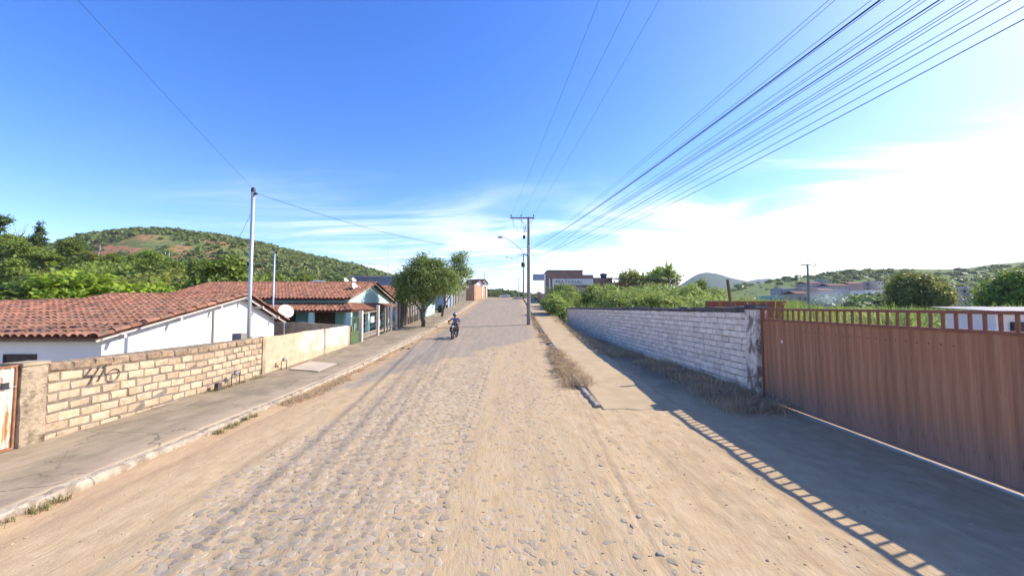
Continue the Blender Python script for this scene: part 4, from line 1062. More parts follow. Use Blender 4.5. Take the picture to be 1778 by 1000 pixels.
def gable_house(name, label, c, w, l, hw, hr, wallm, roofm='tile_deck', rz=0.0, win=0, group=None, ov=0.35):
    """box house with a pitched roof, ridge along local Y"""
    t = thing(name, label, 'house', c, group)
    t0 = Vector(c); mb = MB().prism([(-w/2, -l/2, -3), (w/2, -l/2, -3), (w/2, -l/2, hw), (0, -l/2, hw+hr), (-w/2, -l/2, hw)], (0, l, 0))
    link('wall', mb.mesh('wall', M[wallm]), t)
    for s in (-1, 1):
        sl = hr/(w/2); a = Vector((s*(w/2+ov), -l/2-ov, hw-ov*sl+0.03)); b = Vector((0, -l/2-ov, hw+hr+0.03))
        mb = MB().prism([a, b, b+Vector((0, l+2*ov, 0)), a+Vector((0, l+2*ov, 0))], (0, 0, 0.12)); link('roof_slope', mb.mesh('roof_slope', M[roofm]), t)
    for k in range(win):
        x = -w/2+w*(k+0.5)/win
        f = link('window', MB().box((x, -l/2-0.01, hw*0.55), (w/win*0.45, 0.06, hw*0.34)).mesh('window', M['timber_white']), t)
        link('pane', MB().box((x, -l/2-0.03, hw*0.55), (w/win*0.38, 0.05, hw*0.28)).mesh('pane', M['glass_dark']), f)
        f2 = link('window', MB().box((-w/2-0.01, -l/2+l*(k+0.5)/win, hw*0.55), (0.06, l/win*0.4, hw*0.34)).mesh('window', M['timber_white']), t)
        link('pane', MB().box((-w/2-0.03, -l/2+l*(k+0.5)/win, hw*0.55), (0.05, l/win*0.33, hw*0.28)).mesh('pane', M['glass_dark']), f2)
    t.rotation_euler = (0, 0, rz); return t
c = at(830, 503, 84); gable_house('white_gable_house', 'nearer of two white gabled houses above the brick wall', (c.x-0.9, 84, c.z-2.6), 2.3, 3.4, 3.9, 0.9, 'white_wall', 'tile_deck', R(50), 1)
c = at(838, 502, 96); gable_house('white_gable_house', 'farther of two white gabled houses above the brick wall', (c.x-0.9, 96, c.z-2.6), 2.3, 3.4, 4.1, 0.9, 'white_wall', 'tile_deck', R(50), 1)
# rubble by the kerb
for k, (x, y, r_, lab) in enumerate(((-5.62, 19.4, 0.17, 'larger dark stone lying in the gutter by the left kerb'), (-5.25, 19.3, 0.11, 'smaller dark stone lying just off the left kerb'))):
    o = link('stone', cvar[k+2].mesh('stone', M['cap_dark']), None, (x, y, Pf(y)+0.05)); o.scale = (r_, r_*0.8, r_*0.9); o.rotation_euler = (0.2, 0.1, k); tag(o, lab, 'stone')

# ------------------------------------------------------------------ right: white block wall
rwall = thing('whitewashed_wall', 'long whitewashed block wall with a dark cap along the right verge', 'wall', (6.1, 24, 0.1))
Y0w, Y1w = 10.42, 38.0
B0 = Vector((float(XW(Y0w)), Y0w, 0)); B1 = Vector((float(XW(Y1w)), Y1w, 0)); dv = (B1-B0); LWR = dv.length; dv.normalize()
nin = Vector((-dv.y, dv.x, 0))           # towards the road
angr = math.atan2(nin.y, nin.x)
topz = lambda s: 2.36-0.004*s
def rp(s, z, out): p = B0+dv*s+nin*out; return Vector((p.x, p.y, z))
MB().prism([rp(0, -0.4, -0.16), rp(LWR, -0.4, -0.16), rp(LWR, topz(LWR)-0.01, -0.16), rp(0, topz(0)-0.01, -0.16)], nin*0.135).build('mortar_bed', M['mortar_dark'], rwall)
cp = MB(); nS = 90; crn = random.Random(4)
for i in range(nS+1):
    s = LWR*i/nS; j = lambda a=0.012: crn.uniform(-a, a)
    lump = 0.05*max(0, 1-s/3.0)
    cp.v += [tuple(rp(s, topz(s)-0.05+j(0.03), 0.015+j())), tuple(rp(s, topz(s)+0.05+j(0.02)+lump, 0.02+j())), tuple(rp(s, topz(s)+0.09+j(0.025)+lump, -0.06)), tuple(rp(s, topz(s)+0.05+j(), -0.19)), tuple(rp(s, topz(s)-0.06, -0.19))]
for i in range(nS):
    for j in range(5): k = (j+1) % 5; cp.f.append((i*5+j, i*5+k, i*5+5+k, i*5+5+j)); cp.m.append(0)
cp.f += [(0, 1, 2, 3, 4), tuple(nS*5+k for k in range(5))]; cp.m += [0, 0]
cp.build('cap', M['cap_dark'], rwall)
wvar = [chamfer_block(random.Random(400+k), 0.372, 0.15, 0.156, 0.015, 0.013) for k in range(8)]
wme = [w.mesh('block', M['block_white']) for w in wvar]
restb = MB(); CHR = 0.182; blk = []
wr = random.Random(12)
for row in range(13):
    zc = topz(0)-0.05-CHR*(row+0.5)
    s = 0.0-(0.2 if row % 2 else 0)
    while s < LWR:
        L_ = 0.39+wr.uniform(-0.05, 0.03)
        if wr.random() < 0.12: L_ *= 0.55
        a = max(s, 0.0); b = min(s+L_, LWR)
        if b-a > 0.09:
            ss_ = (b-a-0.020)/0.372
            p = rp((a+b)/2, zc-0.004*(a+b)/2+wr.uniform(-0.005, 0.005), -0.071+wr.uniform(-0.006, 0.005))
            if p.z+0.08 > float(WB(p.y))-0.1: blk.append((p, ss_, wr.randrange(8), (wr.uniform(-0.022, 0.022)-0.004)))
        s += L_
blk.sort(key=lambda b: b[0].y)
for i, (p, ss_, k, tl_) in enumerate(blk):
    if i < 300:
        o = link('block', wme[k], rwall, p); o.rotation_euler = (tl_, 0, angr); o.scale = (1, ss_, 1)
    else:
        restb.add(wvar[k], Matrix.Translation(p) @ Euler((tl_, 0, angr)).to_matrix().to_4x4() @ Matrix.Diagonal((1, ss_, 1, 1)))
o = restb.build('blocks', M['block_white_i'], rwall); tag(o, kind='stuff')
# end pillar with flaking whitewash
pw = thing('flaking_pillar', 'flaking whitewashed pillar between the white block wall and the brown gate', 'pillar', (6.62, 10.2, 0.1))
mb = MB(); pr_ = random.Random(3); rows = 14
for i in range(rows+1):
    z = -0.3+2.78*i/rows; j = lambda a=0.02: pr_.uniform(-a, a)
    mb.v += [(6.50+j(), 10.05+j(), z), (6.475+j(0.012), 10.22+j(), z), (6.47+j(0.012), 10.46+j(), z), (6.83, 10.46, z), (6.83+j(), 10.05+j(), z)]
for i in range(rows):
    for j in range(5): k = (j+1) % 5; mb.f.append((i*5+j, i*5+k, i*5+5+k, i*5+5+j)); mb.m.append(0)
mb.f.append(tuple(rows*5+k for k in range(5))); mb.m.append(0)
mb.build('shaft', M['pillar_white'], pw)
mb = MB(); mb.box((6.655, 10.25, 2.47), (0.42, 0.46, 0.14), taper=0.9); mb.build('cap', M['cap_dark'], pw)

# ------------------------------------------------------------------ brown sliding gate
GXr = 6.66; gy0, gy1 = 2.1, 10.04
bg_ = thing('brown_gate', 'long brown ribbed metal gate with a barred top along the driveway', 'gate', (GXr, 6, 0.0))
pit = 0.172; zt0, zt1 = 0.075, 2.11
ribm = MB()
prf = [(0.0, 0.0), (0.035, 0.0), (0.050, 0.014), (0.060, 0.014), (0.078, 0.0), (0.172, 0.0)]
for (a, da), (b, db) in zip(prf[:-1], prf[1:]):
    ribm.prism([(-da, a, 0), (-db, b, 0), (-db, b, zt1-zt0), (-da, a, zt1-zt0)], (0.006, 0, 0))
rib_me = ribm.mesh('rib_sheet', M['gate'])
pk_me = MB().box((0, 0, 0), (0.030, 0.034, 0.225)).mesh('bar', M['gate_rail'])
rv_me = MB().lathe([(0, -0.012), (0.007, -0.009), (0.010, 0)], (0, 0, 0), 6, axis=(1, 0, 0)).mesh('rivet', M['dark_metal'])
ng = int((gy1-gy0)/pit)
for k in range(ng):
    y = gy1-pit*(k+1)
    o = link('rib_sheet', rib_me, bg_, (GXr, y, zt0))
    o = link('bar', pk_me, bg_, (GXr, y+0.08, 2.272))
    o.rotation_euler = (0, 0, 0)
    if 0 < k < 26: link('rivet', rv_me, bg_, (GXr-0.004, y+0.125, 1.90+0.005*math.sin(k*2.2)))
yc = (gy0+gy1)/2; LG = gy1-gy0
MB().box((GXr, yc, 2.408), (0.060, LG, 0.050)).build('top_rail', M['gate_rail'], bg_)
MB().box((GXr, yc, 2.135), (0.056, LG-0.002, 0.050)).build('middle_rail', M['gate_rail'], bg_)
MB().box((GXr+0.005, yc, 0.085), (0.050, LG-0.004, 0.045)).build('bottom_rail', M['gate'], bg_)
MB().box((GXr+0.03, yc, 1.15), (0.04, LG-0.01, 0.05)).build('brace_rail', M['gate_rail'], bg_)
for y in (gy1-0.02, gy0+0.02): MB().box((GXr+0.002, y, 1.24), (0.064, 0.05, 2.38)).build('stile', M['gate_rail'], bg_)
MB().box((GXr-0.012, 9.30, 1.62), (0.012, 0.05, 0.07)).build('white_tag', M['white_paint'], bg_)
trk = MB(); trk.bar((GXr-0.02, gy0-0.5, 0.008), (GXr-0.02, gy1, 0.02), 0.05, 0.045)
o = trk.build('gate_track', M['galv']); tag(o, 'thin steel track in the ground under the brown gate', 'track')
# things in the yard behind it
o = thing('metal_screen', 'rust red sheet panel standing behind the whitewashed wall end', 'panel', (8.3, 13.2, 0))
for k in range(9): MB().box((6.95+0.31*k, 13.2, 1.35), (0.30, 0.04+0.004*(k % 2), 2.62)).build('sheet', M['red_panel'], o)
MB().box((8.2, 13.17, 2.64), (2.82, 0.05, 0.06)).build('rail', M['gate_rail'], o)
t = thing('leaning_post', 'bare wooden post leaning above the whitewashed wall end', 'post', (7.45, 12.6, 0))
MB().tube([(7.42, 12.6, 0.0), (7.32, 12.55, 1.6), (7.26, 12.5, 2.7), (7.19, 12.5, 3.38)], [0.06, 0.055, 0.05, 0.045], 8).build('shaft', M['bark'], t)
sd = thing('white_shed', 'low white walled shed with a grey sheet roof behind the brown gate', 'shed', (21, 15, 0))
MB().box((23.4, 14.9, 1.0), (10.6, 1.6, 2.5)).build('wall', M['white_wall'], sd)
for k in range(20):
    MB().prism([(17.8+0.565*k, 13.7, 2.28+0.006*(k % 2)), (17.8+0.565*(k+1), 13.7, 2.28+0.006*(k % 2)), (17.8+0.565*(k+1), 16.0, 2.43+0.006*(k % 2)), (17.8+0.565*k, 16.0, 2.43+0.006*(k % 2))], (0, 0, 0.03)).build('roof_sheet', M['roof_grey'], sd)
MB().box((18.9, 14.04, 1.72), (0.55, 0.10, 0.36)).build('vent', M['shutter'], sd)
MB().box((23.4, 14.07, 1.25), (10.5, 0.06, 0.08)).build('ledge', M['white_paint'], sd)

# ------------------------------------------------------------------ poles and lines
def utility_pole(loc, h, label, lamp=None, trafo=False, arm=(-1.55, 0.5), r0=0.17, r1=0.10, rz=0.0):
    t = thing('utility_pole', label, 'utility pole', loc, 'utility poles'); x, y, z = loc
    n = 8; mb = MB()
    mb.tube([(x, y, z-0.5), (x, y, z+h*0.5), (x, y, z+h)], [r0, (r0+r1)/2, r1], 12); mb.build('shaft', M['concrete'], t, smooth=False)
    ca, sa = math.cos(rz), math.sin(rz); zt = z+h-0.12; off = -(r1+0.05)
    def q(u, w, zz): return Vector((x+u*ca-w*sa, y+u*sa+w*ca, zz))
    if arm:
        cb = MB().bar(q(arm[0], off, zt), q(arm[1], off, zt), 0.12, 0.10).build('crossarm', M['timber'], t)
        for u in (arm[0]+0.08, (arm[0]+arm[1])/2-0.1, arm[1]-0.08):
            MB().lathe([(0.0, 0), (0.015, 0), (0.015, 0.1), (0.055, 0.1), (0.06, 0.13), (0.035, 0.16), (0.05, 0.19), (0.03, 0.24), (0, 0.25)], q(u, off, zt+0.055), 9).build('insulator', M['dark_metal'], cb, smooth=True)
        MB().bar(q(arm[0]*0.55, off, zt-0.05), q(0, off+0.02, zt-0.75), 0.035).build('brace', M['galv'], t)
        MB().bar(q(arm[1]*0.8, off, zt-0.05), q(0, off+0.02, zt-0.60), 0.035).build('brace', M['galv'], t)
    for k in range(4):
        b = MB().box(q(0.0, -(r0*0.75+0.06), z+h*0.64+0.22*k), (0.05, 0.10, 0.05)).build('bracket', M['dark_metal'], t)
        MB().lathe([(0, -0.05), (0.04, -0.05), (0.03, 0), (0.04, 0.05), (0, 0.05)], q(0.0, -(r0*0.75+0.13), z+h*0.64+0.22*k), 8).build('spool', M['white_paint'], b, smooth=True)
    if trafo == 'fuse':
        for u in (-0.35, -0.2):
            MB().tube([q(u, -0.16, zt-1.25), q(u-0.05, -0.2, zt-0.75)], 0.035, 6).build('fuse_holder', M['dark_metal'], t)
        MB().lathe([(0, 0), (0.11, 0), (0.12, 0.28), (0.0, 0.30)], q(-0.38, -0.12, zt-1.75), 9).build('small_drum', M['dark_metal'], t, smooth=True)
        MB().tube([q(-1.3, off, zt-0.05), q(-1.25, -0.2, zt-0.6), q(-0.8, -0.2, zt-1.05), q(-0.35, -0.18, zt-1.15)], 0.011, 5).build('jumper', M['cable'], t)
        MB().tube([q(-0.6, off, zt-0.05), q(-0.55, -0.2, zt-0.45), q(-0.25, -0.2, zt-0.75)], 0.011, 5).build('jumper', M['cable'], t)
    if trafo is True:
        tr_ = MB().lathe([(0, 0), (0.33, 0), (0.36, 0.05), (0.36, 0.75), (0.30, 0.82), (0, 0.86)], q(-0.1, -0.52, z+h*0.70), 14).build('transformer', M['dark_metal'], t, smooth=True)
        for u in (-0.25, -0.1, 0.05): MB().lathe([(0, 0), (0.03, 0), (0.045, 0.08), (0.03, 0.2), (0, 0.22)], q(u, -0.52, z+h*0.70+0.85), 7).build('bushing', M['white_paint'], tr_)
    if lamp:
        zl, reach, rise = lamp
        p = [q(-r0*0.6, -0.1, z+zl), q(-reach*0.45, -0.12, z+zl+rise*0.55), q(-reach*0.75, -0.14, z+zl+rise*0.86), q(-reach, -0.16, z+zl+rise)]
        a = MB().tube(p, 0.030, 7).build('lamp_arm', M['galv'], t, smooth=True)
        e = p[-1]; hd = MB(); hd.tube([e, e+Vector((-0.10*ca, 0, 0.03)), e+Vector((-0.30*ca, 0, 0.03)), e+Vector((-0.52*ca, 0, 0.0))], [0.04, 0.085, 0.105, 0.05], 10)
        hl = hd.build('lamp_head', M['galv'], a, smooth=True)
        MB().lathe([(0, -0.10), (0.06, -0.09), (0.09, -0.03), (0.085, 0.0)], e+Vector((-0.33*ca, 0, -0.035)), 10).build('diffuser', M['white_paint'], hl, smooth=True)
    return t
P1 = at(918, 562, 31.5); P1 = Vector((P1.x, 31.5, Pf(31.5)+0.11))
z1top = at(912, 377, 31.5).z
utility_pole(P1, z1top-P1.z, 'near concrete utility pole with crossarm and curved street lamp arm', lamp=(at(912, 446, 31.5).z-P1.z, 2.1, at(866, 413, 31.5).z-at(912, 446, 31.5).z), trafo='fuse')
P2 = at(909, 500, 72.0); P2 = Vector((P2.x, 72.0, Pf(72)+0.1)); z2top = at(907, 441, 72).z
utility_pole(P2, z2top-P2.z, 'second utility pole up the street, carrying a transformer and lamp', lamp=(6.6, 2.9, 1.3), trafo=True, arm=(-1.2, 0.9))
P3 = at(901, 500, 122.0); P3 = Vector((P3.x, 122.0, Pf(122)+0.1)); z3top = at(901, 483, 122).z
utility_pole(P3, z3top-P3.z, 'farthest utility pole standing beyond the crest of the street', lamp=(5.2, 2.2, 1.0), arm=(-1.6, 0.5))
c = at(1402, 459, 45.0)
utility_pole(Vector((c.x, 45.0, 0.0)), c.z, 'lone utility pole with a wide crossarm in the field behind the brown gate', arm=(-1.35, 1.25), rz=R(18), r0=0.16, r1=0.10)
c = at(1196+118, 500, 40)
o = MB().tube([(c.x, 40, 0), (c.x+0.1, 40, 3.0), (c.x+0.12, 40, 5.4)], [0.05, 0.04, 0.02], 6).build('thin_mast', M['galv']); tag(o, 'thin bare mast standing in the field behind the whitewashed wall', 'mast')
# steel service poles on the left
def steel_pole(px, pyt, Y, zb_, label, r_=0.075):
    c = at(px, pyt, Y); b = at(px-6, 585, Y)
    t = thing('steel_pole', label, 'pole', (c.x, Y, zb_), 'steel service poles')
    MB().tube([(c.x, Y, zb_-0.3), (c.x, Y, c.z)], [r_, r_*0.92], 14).build('shaft', M['galv'], t, smooth=True)
    MB().lathe([(r_*1.12, -0.12), (r_*1.12, 0.0), (r_*0.6, 0.04), (0, 0.05)], (c.x, Y, c.z), 12).build('cap', M['dark_metal'], t, smooth=True)
    MB().box((c.x+r_+0.04, Y-0.02, c.z-0.18), (0.09, 0.05, 0.07)).build('clamp', M['dark_metal'], t)
    MB().box((c.x-r_-0.02, Y-0.02, c.z-2.6), (0.05, 0.06, 0.09)).build('hook', M['dark_metal'], t)
    return Vector((c.x, Y, c.z))
SP1 = steel_pole(440, 328, 12.75, -0.8, 'tall galvanised steel pole behind the tan block wall', 0.062)
SP2 = steel_pole(477, 433, 20.4, -0.6, 'shorter galvanised steel pole in front of the teal house roof', 0.05)

def cable(name, pts, r_, label, group='overhead lines', n=26, sides=5):
    """pts: callable t->Vector or list"""
    path = [pts(i/n) for i in range(n+1)] if callable(pts) else pts
    o = MB().tube(path, r_, sides).build(name, M['cable'], None, smooth=True, fix=False)
    return tag(o, label, 'cable', group)
def sagline(a, b, sag):
    a = Vector(a); b = Vector(b)
    return lambda t: a.lerp(b, t)-Vector((0, 0, 4*sag*t*(1-t)))
# low-voltage and telephone bundle coming over from behind the camera on the right
exits = [(1440, 0, .009), (1451, 0, .009), (1514, 0, .009), (1529, 0, .026), (1536, 0, .010), (1583, 0, .009), (1599, 0, .009), (1609, 0, .009), (1632, 0, .017), (1641, 0, .010), (1677, 0, .010), (1686, 0, .009), (1699, 0, .010), (1737, 0, .009), (1756, 0, .011), (1778, 12, .010), (1778, 34, .013)]
ordn = ['first', 'second', 'third', 'fourth', 'fifth', 'sixth', 'seventh', 'eighth', 'ninth', 'tenth', 'eleventh', 'twelfth', 'thirteenth', 'fourteenth', 'fifteenth', 'sixteenth', 'lowest']
za = np.linspace(z1top-2.35, z1top-4.05, len(exits))
za[3] = z1top-2.75; za[0] = z1top-2.55; za[1] = z1top-2.6
for i, (px, py, r_) in enumerate(exits):
    a = Vector((P1.x+0.16, 31.5, float(za[i])))
    u = (px-889.0)/FPX; v = (500.0-py)/FPX; dy = math.cos(PITCH)-v*math.sin(PITCH); kx = u/dy
    slope = 0.125+0.010*math.sin(i*2.1)
    Yc = (a.x+slope*31.5)/(kx+slope); w = at(px, py, Yc)
    L_ = 31.5-Yc; c2 = 0.0016+0.0003*math.sin(i*1.3); b1 = (w.z-a.z-c2*L_*L_)/L_
    extra = 0.35 if i == 8 else 0.0
    f = lambda t, a=a, slope=slope, b1=b1, c2=c2, extra=extra: Vector((a.x+slope*40.0*t, 31.5-40.0*t, a.z+b1*40*t+c2*(40*t)**2-extra*math.sin(min(1, t/0.35)*PI)*(t < 0.35)))
    thick = ' thick' if r_ > 0.015 else ''
    cable('overhead_cable', f, r_*0.50, '%s%s cable from the top in the bundle sweeping off upper right' % (ordn[i], thick), n=40)
# three high-voltage wires
for i, (px, dx, nm) in enumerate(((1040, -1.47, 'left'), (1095, -0.62, 'middle'), (1145, 0.42, 'right'))):
    a = Vector((P1.x+dx, 31.35, z1top+0.15)); zz = a.z-0.55
    u = (px-889.0)/FPX; v = 500.0/FPX; d = Vector((u, math.cos(PITCH)-v*math.sin(PITCH), math.sin(PITCH)+v*math.cos(PITCH)))
    w = Vector((0, 0, CAM_H))+d*((zz-CAM_H)/d.z); sx_ = (w.x-a.x)/(31.35-w.y)
    L_ = 31.35-w.y; c2 = 0.0012; b1 = (zz-a.z-c2*L_*L_)/L_
    cable('high_wire', lambda t, a=a, sx_=sx_, b1=b1, c2=c2: Vector((a.x+sx_*40*t, 31.35-40*t, a.z+b1*40*t+c2*(40*t)**2)), 0.0042, '%s one of three thin high wires running up from the near pole' % nm, n=36)
for i, dx in enumerate((-1.4, -0.6, 0.4)):
    cable('high_wire', sagline((P1.x+dx, 31.6, z1top+0.12), (P2.x+dx*0.7, 71.8, z2top+0.1), 0.5), 0.008, '%s high wire between the near pole and the second pole' % ('left', 'middle', 'right')[i])
    cable('high_wire', sagline((P2.x+dx*0.7, 72.0, z2top+0.1), (P3.x+dx, 121.8, z3top+0.1), 0.6), 0.012, '%s high wire between the second pole and the farthest pole' % ('left', 'middle', 'right')[i])
for i in range(3):
    cable('overhead_cable', sagline((P1.x+0.05, 31.6, z1top-2.6-0.5*i), (P2.x+0.05, 71.8, z2top-2.5-0.5*i), 0.5), 0.012, '%s low cable between the near pole and the second pole' % ('upper', 'middle', 'lower')[i])
# twisted service drop from the steel pole, and drops to houses
def twisted(a, b, sag, r_, name, label):
    f = sagline(a, b, sag); mb = MB(); n = 150
    for ph in (0, PI):
        mb.tube([f(i/n)+Vector((0.014*math.cos(i*0.9+ph), 0, 0.014*math.sin(i*0.9+ph))) for i in range(n+1)], r_, 4)
    tag(mb.build(name, M['cable'], None, smooth=True, fix=False), label, 'cable', 'overhead lines')
twisted(SP1+Vector((0.12, 0, -0.16)), (P1.x-0.15, 31.4, z1top-2.5), 0.85, 0.0042, 'service_cable', 'twisted service cable from the tall steel pole to the near utility pole')
c = at(145, 0, 7.0)
cable('service_cable', sagline(SP1+Vector((0, 0, 0.0)), SP1+(c-SP1)*2.2, 0.12), 0.0038, 'single wire from the tall steel pole rising off the upper left', n=20)
cable('service_cable', sagline(SP1+Vector((-0.08, 0, -0.9)), at(404, 432, 16.5), 0.05), 0.006, 'short wire dropping left from the tall steel pole', n=10)
cable('service_cable', sagline(at(404, 432, 16.5), at(380, 505, 16.6), 0.02), 0.006, 'short wire ending at the white house roof', n=8)
cable('service_cable', sagline(SP2+Vector((0.06, 0, -0.1)), (P1.x-0.12, 31.4, z1top-3.2), 0.9), 0.009, 'service cable from the shorter steel pole to the near utility pole')
cable('service_cable', sagline((P1.x+0.1, 31.6, z1top-2.9), at(972, 474, 73), 0.5), 0.010, 'service wire from the near pole down to the brown shop building')
cable('service_cable', sagline((P1.x-0.1, 31.6, z1top-3.0), at(800, 470, 60), 0.7), 0.008, 'service wire crossing the street from the near pole to the left')
cable('service_cable', sagline((P2.x, 72, z2top-3.0), at(700, 474, 62), 0.8), 0.010, 'service wire crossing the street from the second pole')

# radio mast far behind the left hill
t = thing('radio_mast', 'slender radio mast rising behind the teal house', 'mast', at(673, 490, 210))
b0 = at(673, 490, 210); zt = at(673, 434, 210).z
for s in range(3):
    a_ = 2*PI*s/3; MB().tube([(b0.x+0.35*math.cos(a_), 210+0.35*math.sin(a_), b0.z-12), (b0.x+0.12*math.cos(a_), 210+0.12*math.sin(a_), zt)], 0.06, 4).build('leg', M['galv'], t)
for k in range(12):
    z = b0.z+(zt-b0.z)*k/12; MB().box((b0.x, 210, z), (0.5, 0.5, 0.05)).build('ring', M['galv'], t)
for px, pyt, pyb, Y, lab in ((841, 474, 505, 130, 'left of two thin posts beyond the crest'), (846, 480, 505, 135, 'right of two thin posts beyond the crest')):
    a = at(px, pyb, Y); b = at(px, pyt, Y); o = MB().tube([a-Vector((0, 0, 4)), b], 0.10, 6).build('thin_post', M['concrete']); tag(o, lab, 'post')

# ------------------------------------------------------------------ motorcycle and rider
mc = thing('motorcycle', 'small motorcycle ridden towards the viewer down the left lane', 'motorcycle')
def wheel(yc, r_, w, parent):
    wobj = MB().lathe([(r_-0.075, -w*0.42), (r_-0.02, -w*0.5), (r_, -w*0.25), (r_+0.006, 0), (r_, w*0.25), (r_-0.02, w*0.5), (r_-0.075, w*0.42)], (0, yc, r_), 26, axis=(1, 0, 0)).build('tyre', M['black'], parent, smooth=True)
    MB().lathe([(r_-0.10, -0.02), (r_-0.072, -0.035), (r_-0.070, 0.035), (r_-0.10, 0.02), (r_-0.10, -0.02)], (0, yc, r_), 26, axis=(1, 0, 0)).build('rim', M['dark_metal'], wobj, smooth=True)
    sp = MB()
    for k in range(12):
        a = 2*PI*k/12; sp.tube([(0.02*(-1)**k, yc, r_), (0, yc+(r_-0.09)*math.cos(a), r_+(r_-0.09)*math.sin(a))], 0.004, 4)
    sp.tube([(-0.07, yc, r_), (0.07, yc, r_)], 0.035, 8); sp.build('spokes', M['galv'], wobj)
wheel(-0.63, 0.30, 0.085, mc); wheel(0.63, 0.29, 0.10, mc)
for s in (-1, 1):
    MB().tube([(0.085*s, -0.65, 0.30), (0.085*s, -0.56, 0.55), (0.085*s, -0.40, 0.98)], [0.026, 0.024, 0.02], 8).build('fork_leg', M['dark_metal'], mc, smooth=True)
    MB().tube([(0.10*s, 0.25, 0.42), (0.10*s, 0.63, 0.29)], 0.02, 6).build('swing_arm', M['dark_metal'], mc)
    MB().tube([(0.11*s, 0.58, 0.32), (0.11*s, 0.42, 0.68)], 0.025, 8).build('shock_absorber', M['galv'], mc)
    MB().tube([(0.06*s, -0.02, 0.27), (0.24*s, -0.02, 0.27)], 0.016, 6).build('foot_peg', M['black'], mc)
    m_ = MB().tube([(0.27*s, -0.34, 1.04), (0.30*s, -0.37, 1.20)], 0.007, 5).build('mirror_stem', M['dark_metal'], mc)
    MB().lathe([(0, 0.0), (0.055, 0.0), (0.05, 0.02), (0, 0.03)], (0.31*s, -0.38, 1.235), 10, axis=(0, -1, 0.1)).build('mirror', M['dark_metal'], m_)
    MB().lathe([(0, 0), (0.028, 0), (0.03, 0.05), (0, 0.055)], (0.17*s, -0.50, 0.86), 8, axis=(0, -1, 0)).build('indicator', mat('amber_lens_%d' % (s+1), (0.7, 0.28, 0.03), None, 3, 0.3, 0), mc)
MB().tube([(-0.36, -0.24, 1.02), (-0.25, -0.33, 1.03), (-0.10, -0.40, 1.00), (0.10, -0.40, 1.00), (0.25, -0.33, 1.03), (0.36, -0.24, 1.02)], 0.014, 7).build('handlebar', M['dark_metal'], mc, smooth=True)
MB().lathe([(0, 0), (0.075, 0.005), (0.085, 0.03), (0.07, 0.10), (0.03, 0.15), (0, 0.155)], (0, -0.60, 0.88), 14, axis=(0, 1, 0)).build('headlight', M['white_paint'], mc, smooth=True)
MB().prism([(-0.10, -0.565, 0.93), (0.10, -0.565, 0.93), (0.085, -0.50, 1.12), (-0.085, -0.50, 1.12)], (0, 0.03, 0)).build('cowl', M['dark_metal'], mc)
MB().lathe([(0.330, -0.055), (0.345, -0.03), (0.345, 0.03), (0.330, 0.055)], (0, -0.63, 0.30), 10, axis=(1, 0, 0), a0=R(200), a1=R(330)).build('front_mudguard', M['dark_metal'], mc, smooth=True)
tk = MB(); tk.tube([(0, -0.34, 0.80), (0, -0.25, 0.84), (0, -0.10, 0.84), (0, 0.05, 0.79)], [0.06, 0.135, 0.14, 0.08], 12); tk.build('fuel_tank', M['dark_metal'], mc, smooth=True)
st_ = MB(); st_.tube([(0, 0.0, 0.78), (0, 0.15, 0.785), (0, 0.45, 0.80), (0, 0.66, 0.83)], [0.06, 0.11, 0.12, 0.07], 10); st_.build('seat', M['black'], mc, smooth=True)
en = MB().box((0, -0.08, 0.40), (0.26, 0.34, 0.24), taper=0.8); en.build('engine', M['dark_metal'], mc)
MB().lathe([(0, 0), (0.09, 0), (0.11, 0.04), (0.085, 0.08), (0.11, 0.12), (0.085, 0.16), (0.08, 0.2), (0, 0.2)], (0, -0.14, 0.52), 10, axis=(0, -0.35, 1)).build('cylinder_fins', M['dark_metal'], mc)
MB().tube([(0.06, -0.22, 0.50), (0.10, -0.30, 0.38), (0.13, -0.15, 0.24), (0.15, 0.30, 0.27), (0.16, 0.75, 0.38)], [0.02, 0.02, 0.022, 0.04, 0.045], 8).build('exhaust', M['galv'], mc, smooth=True)
fm_ = MB().tube([(0, -0.38, 0.92), (0, -0.30, 0.55), (0, -0.10, 0.30), (0, 0.22, 0.35), (0, 0.30, 0.68), (0, -0.34, 0.80)], 0.022, 7); fm_.build('frame', M['dark_metal'], mc, smooth=True)
MB().prism([(-0.09, 0.62, 0.60), (0.09, 0.62, 0.60), (0.08, 0.90, 0.45), (-0.08, 0.90, 0.45)], (0, 0.01, 0.02)).build('rear_mudguard', M['black'], mc)

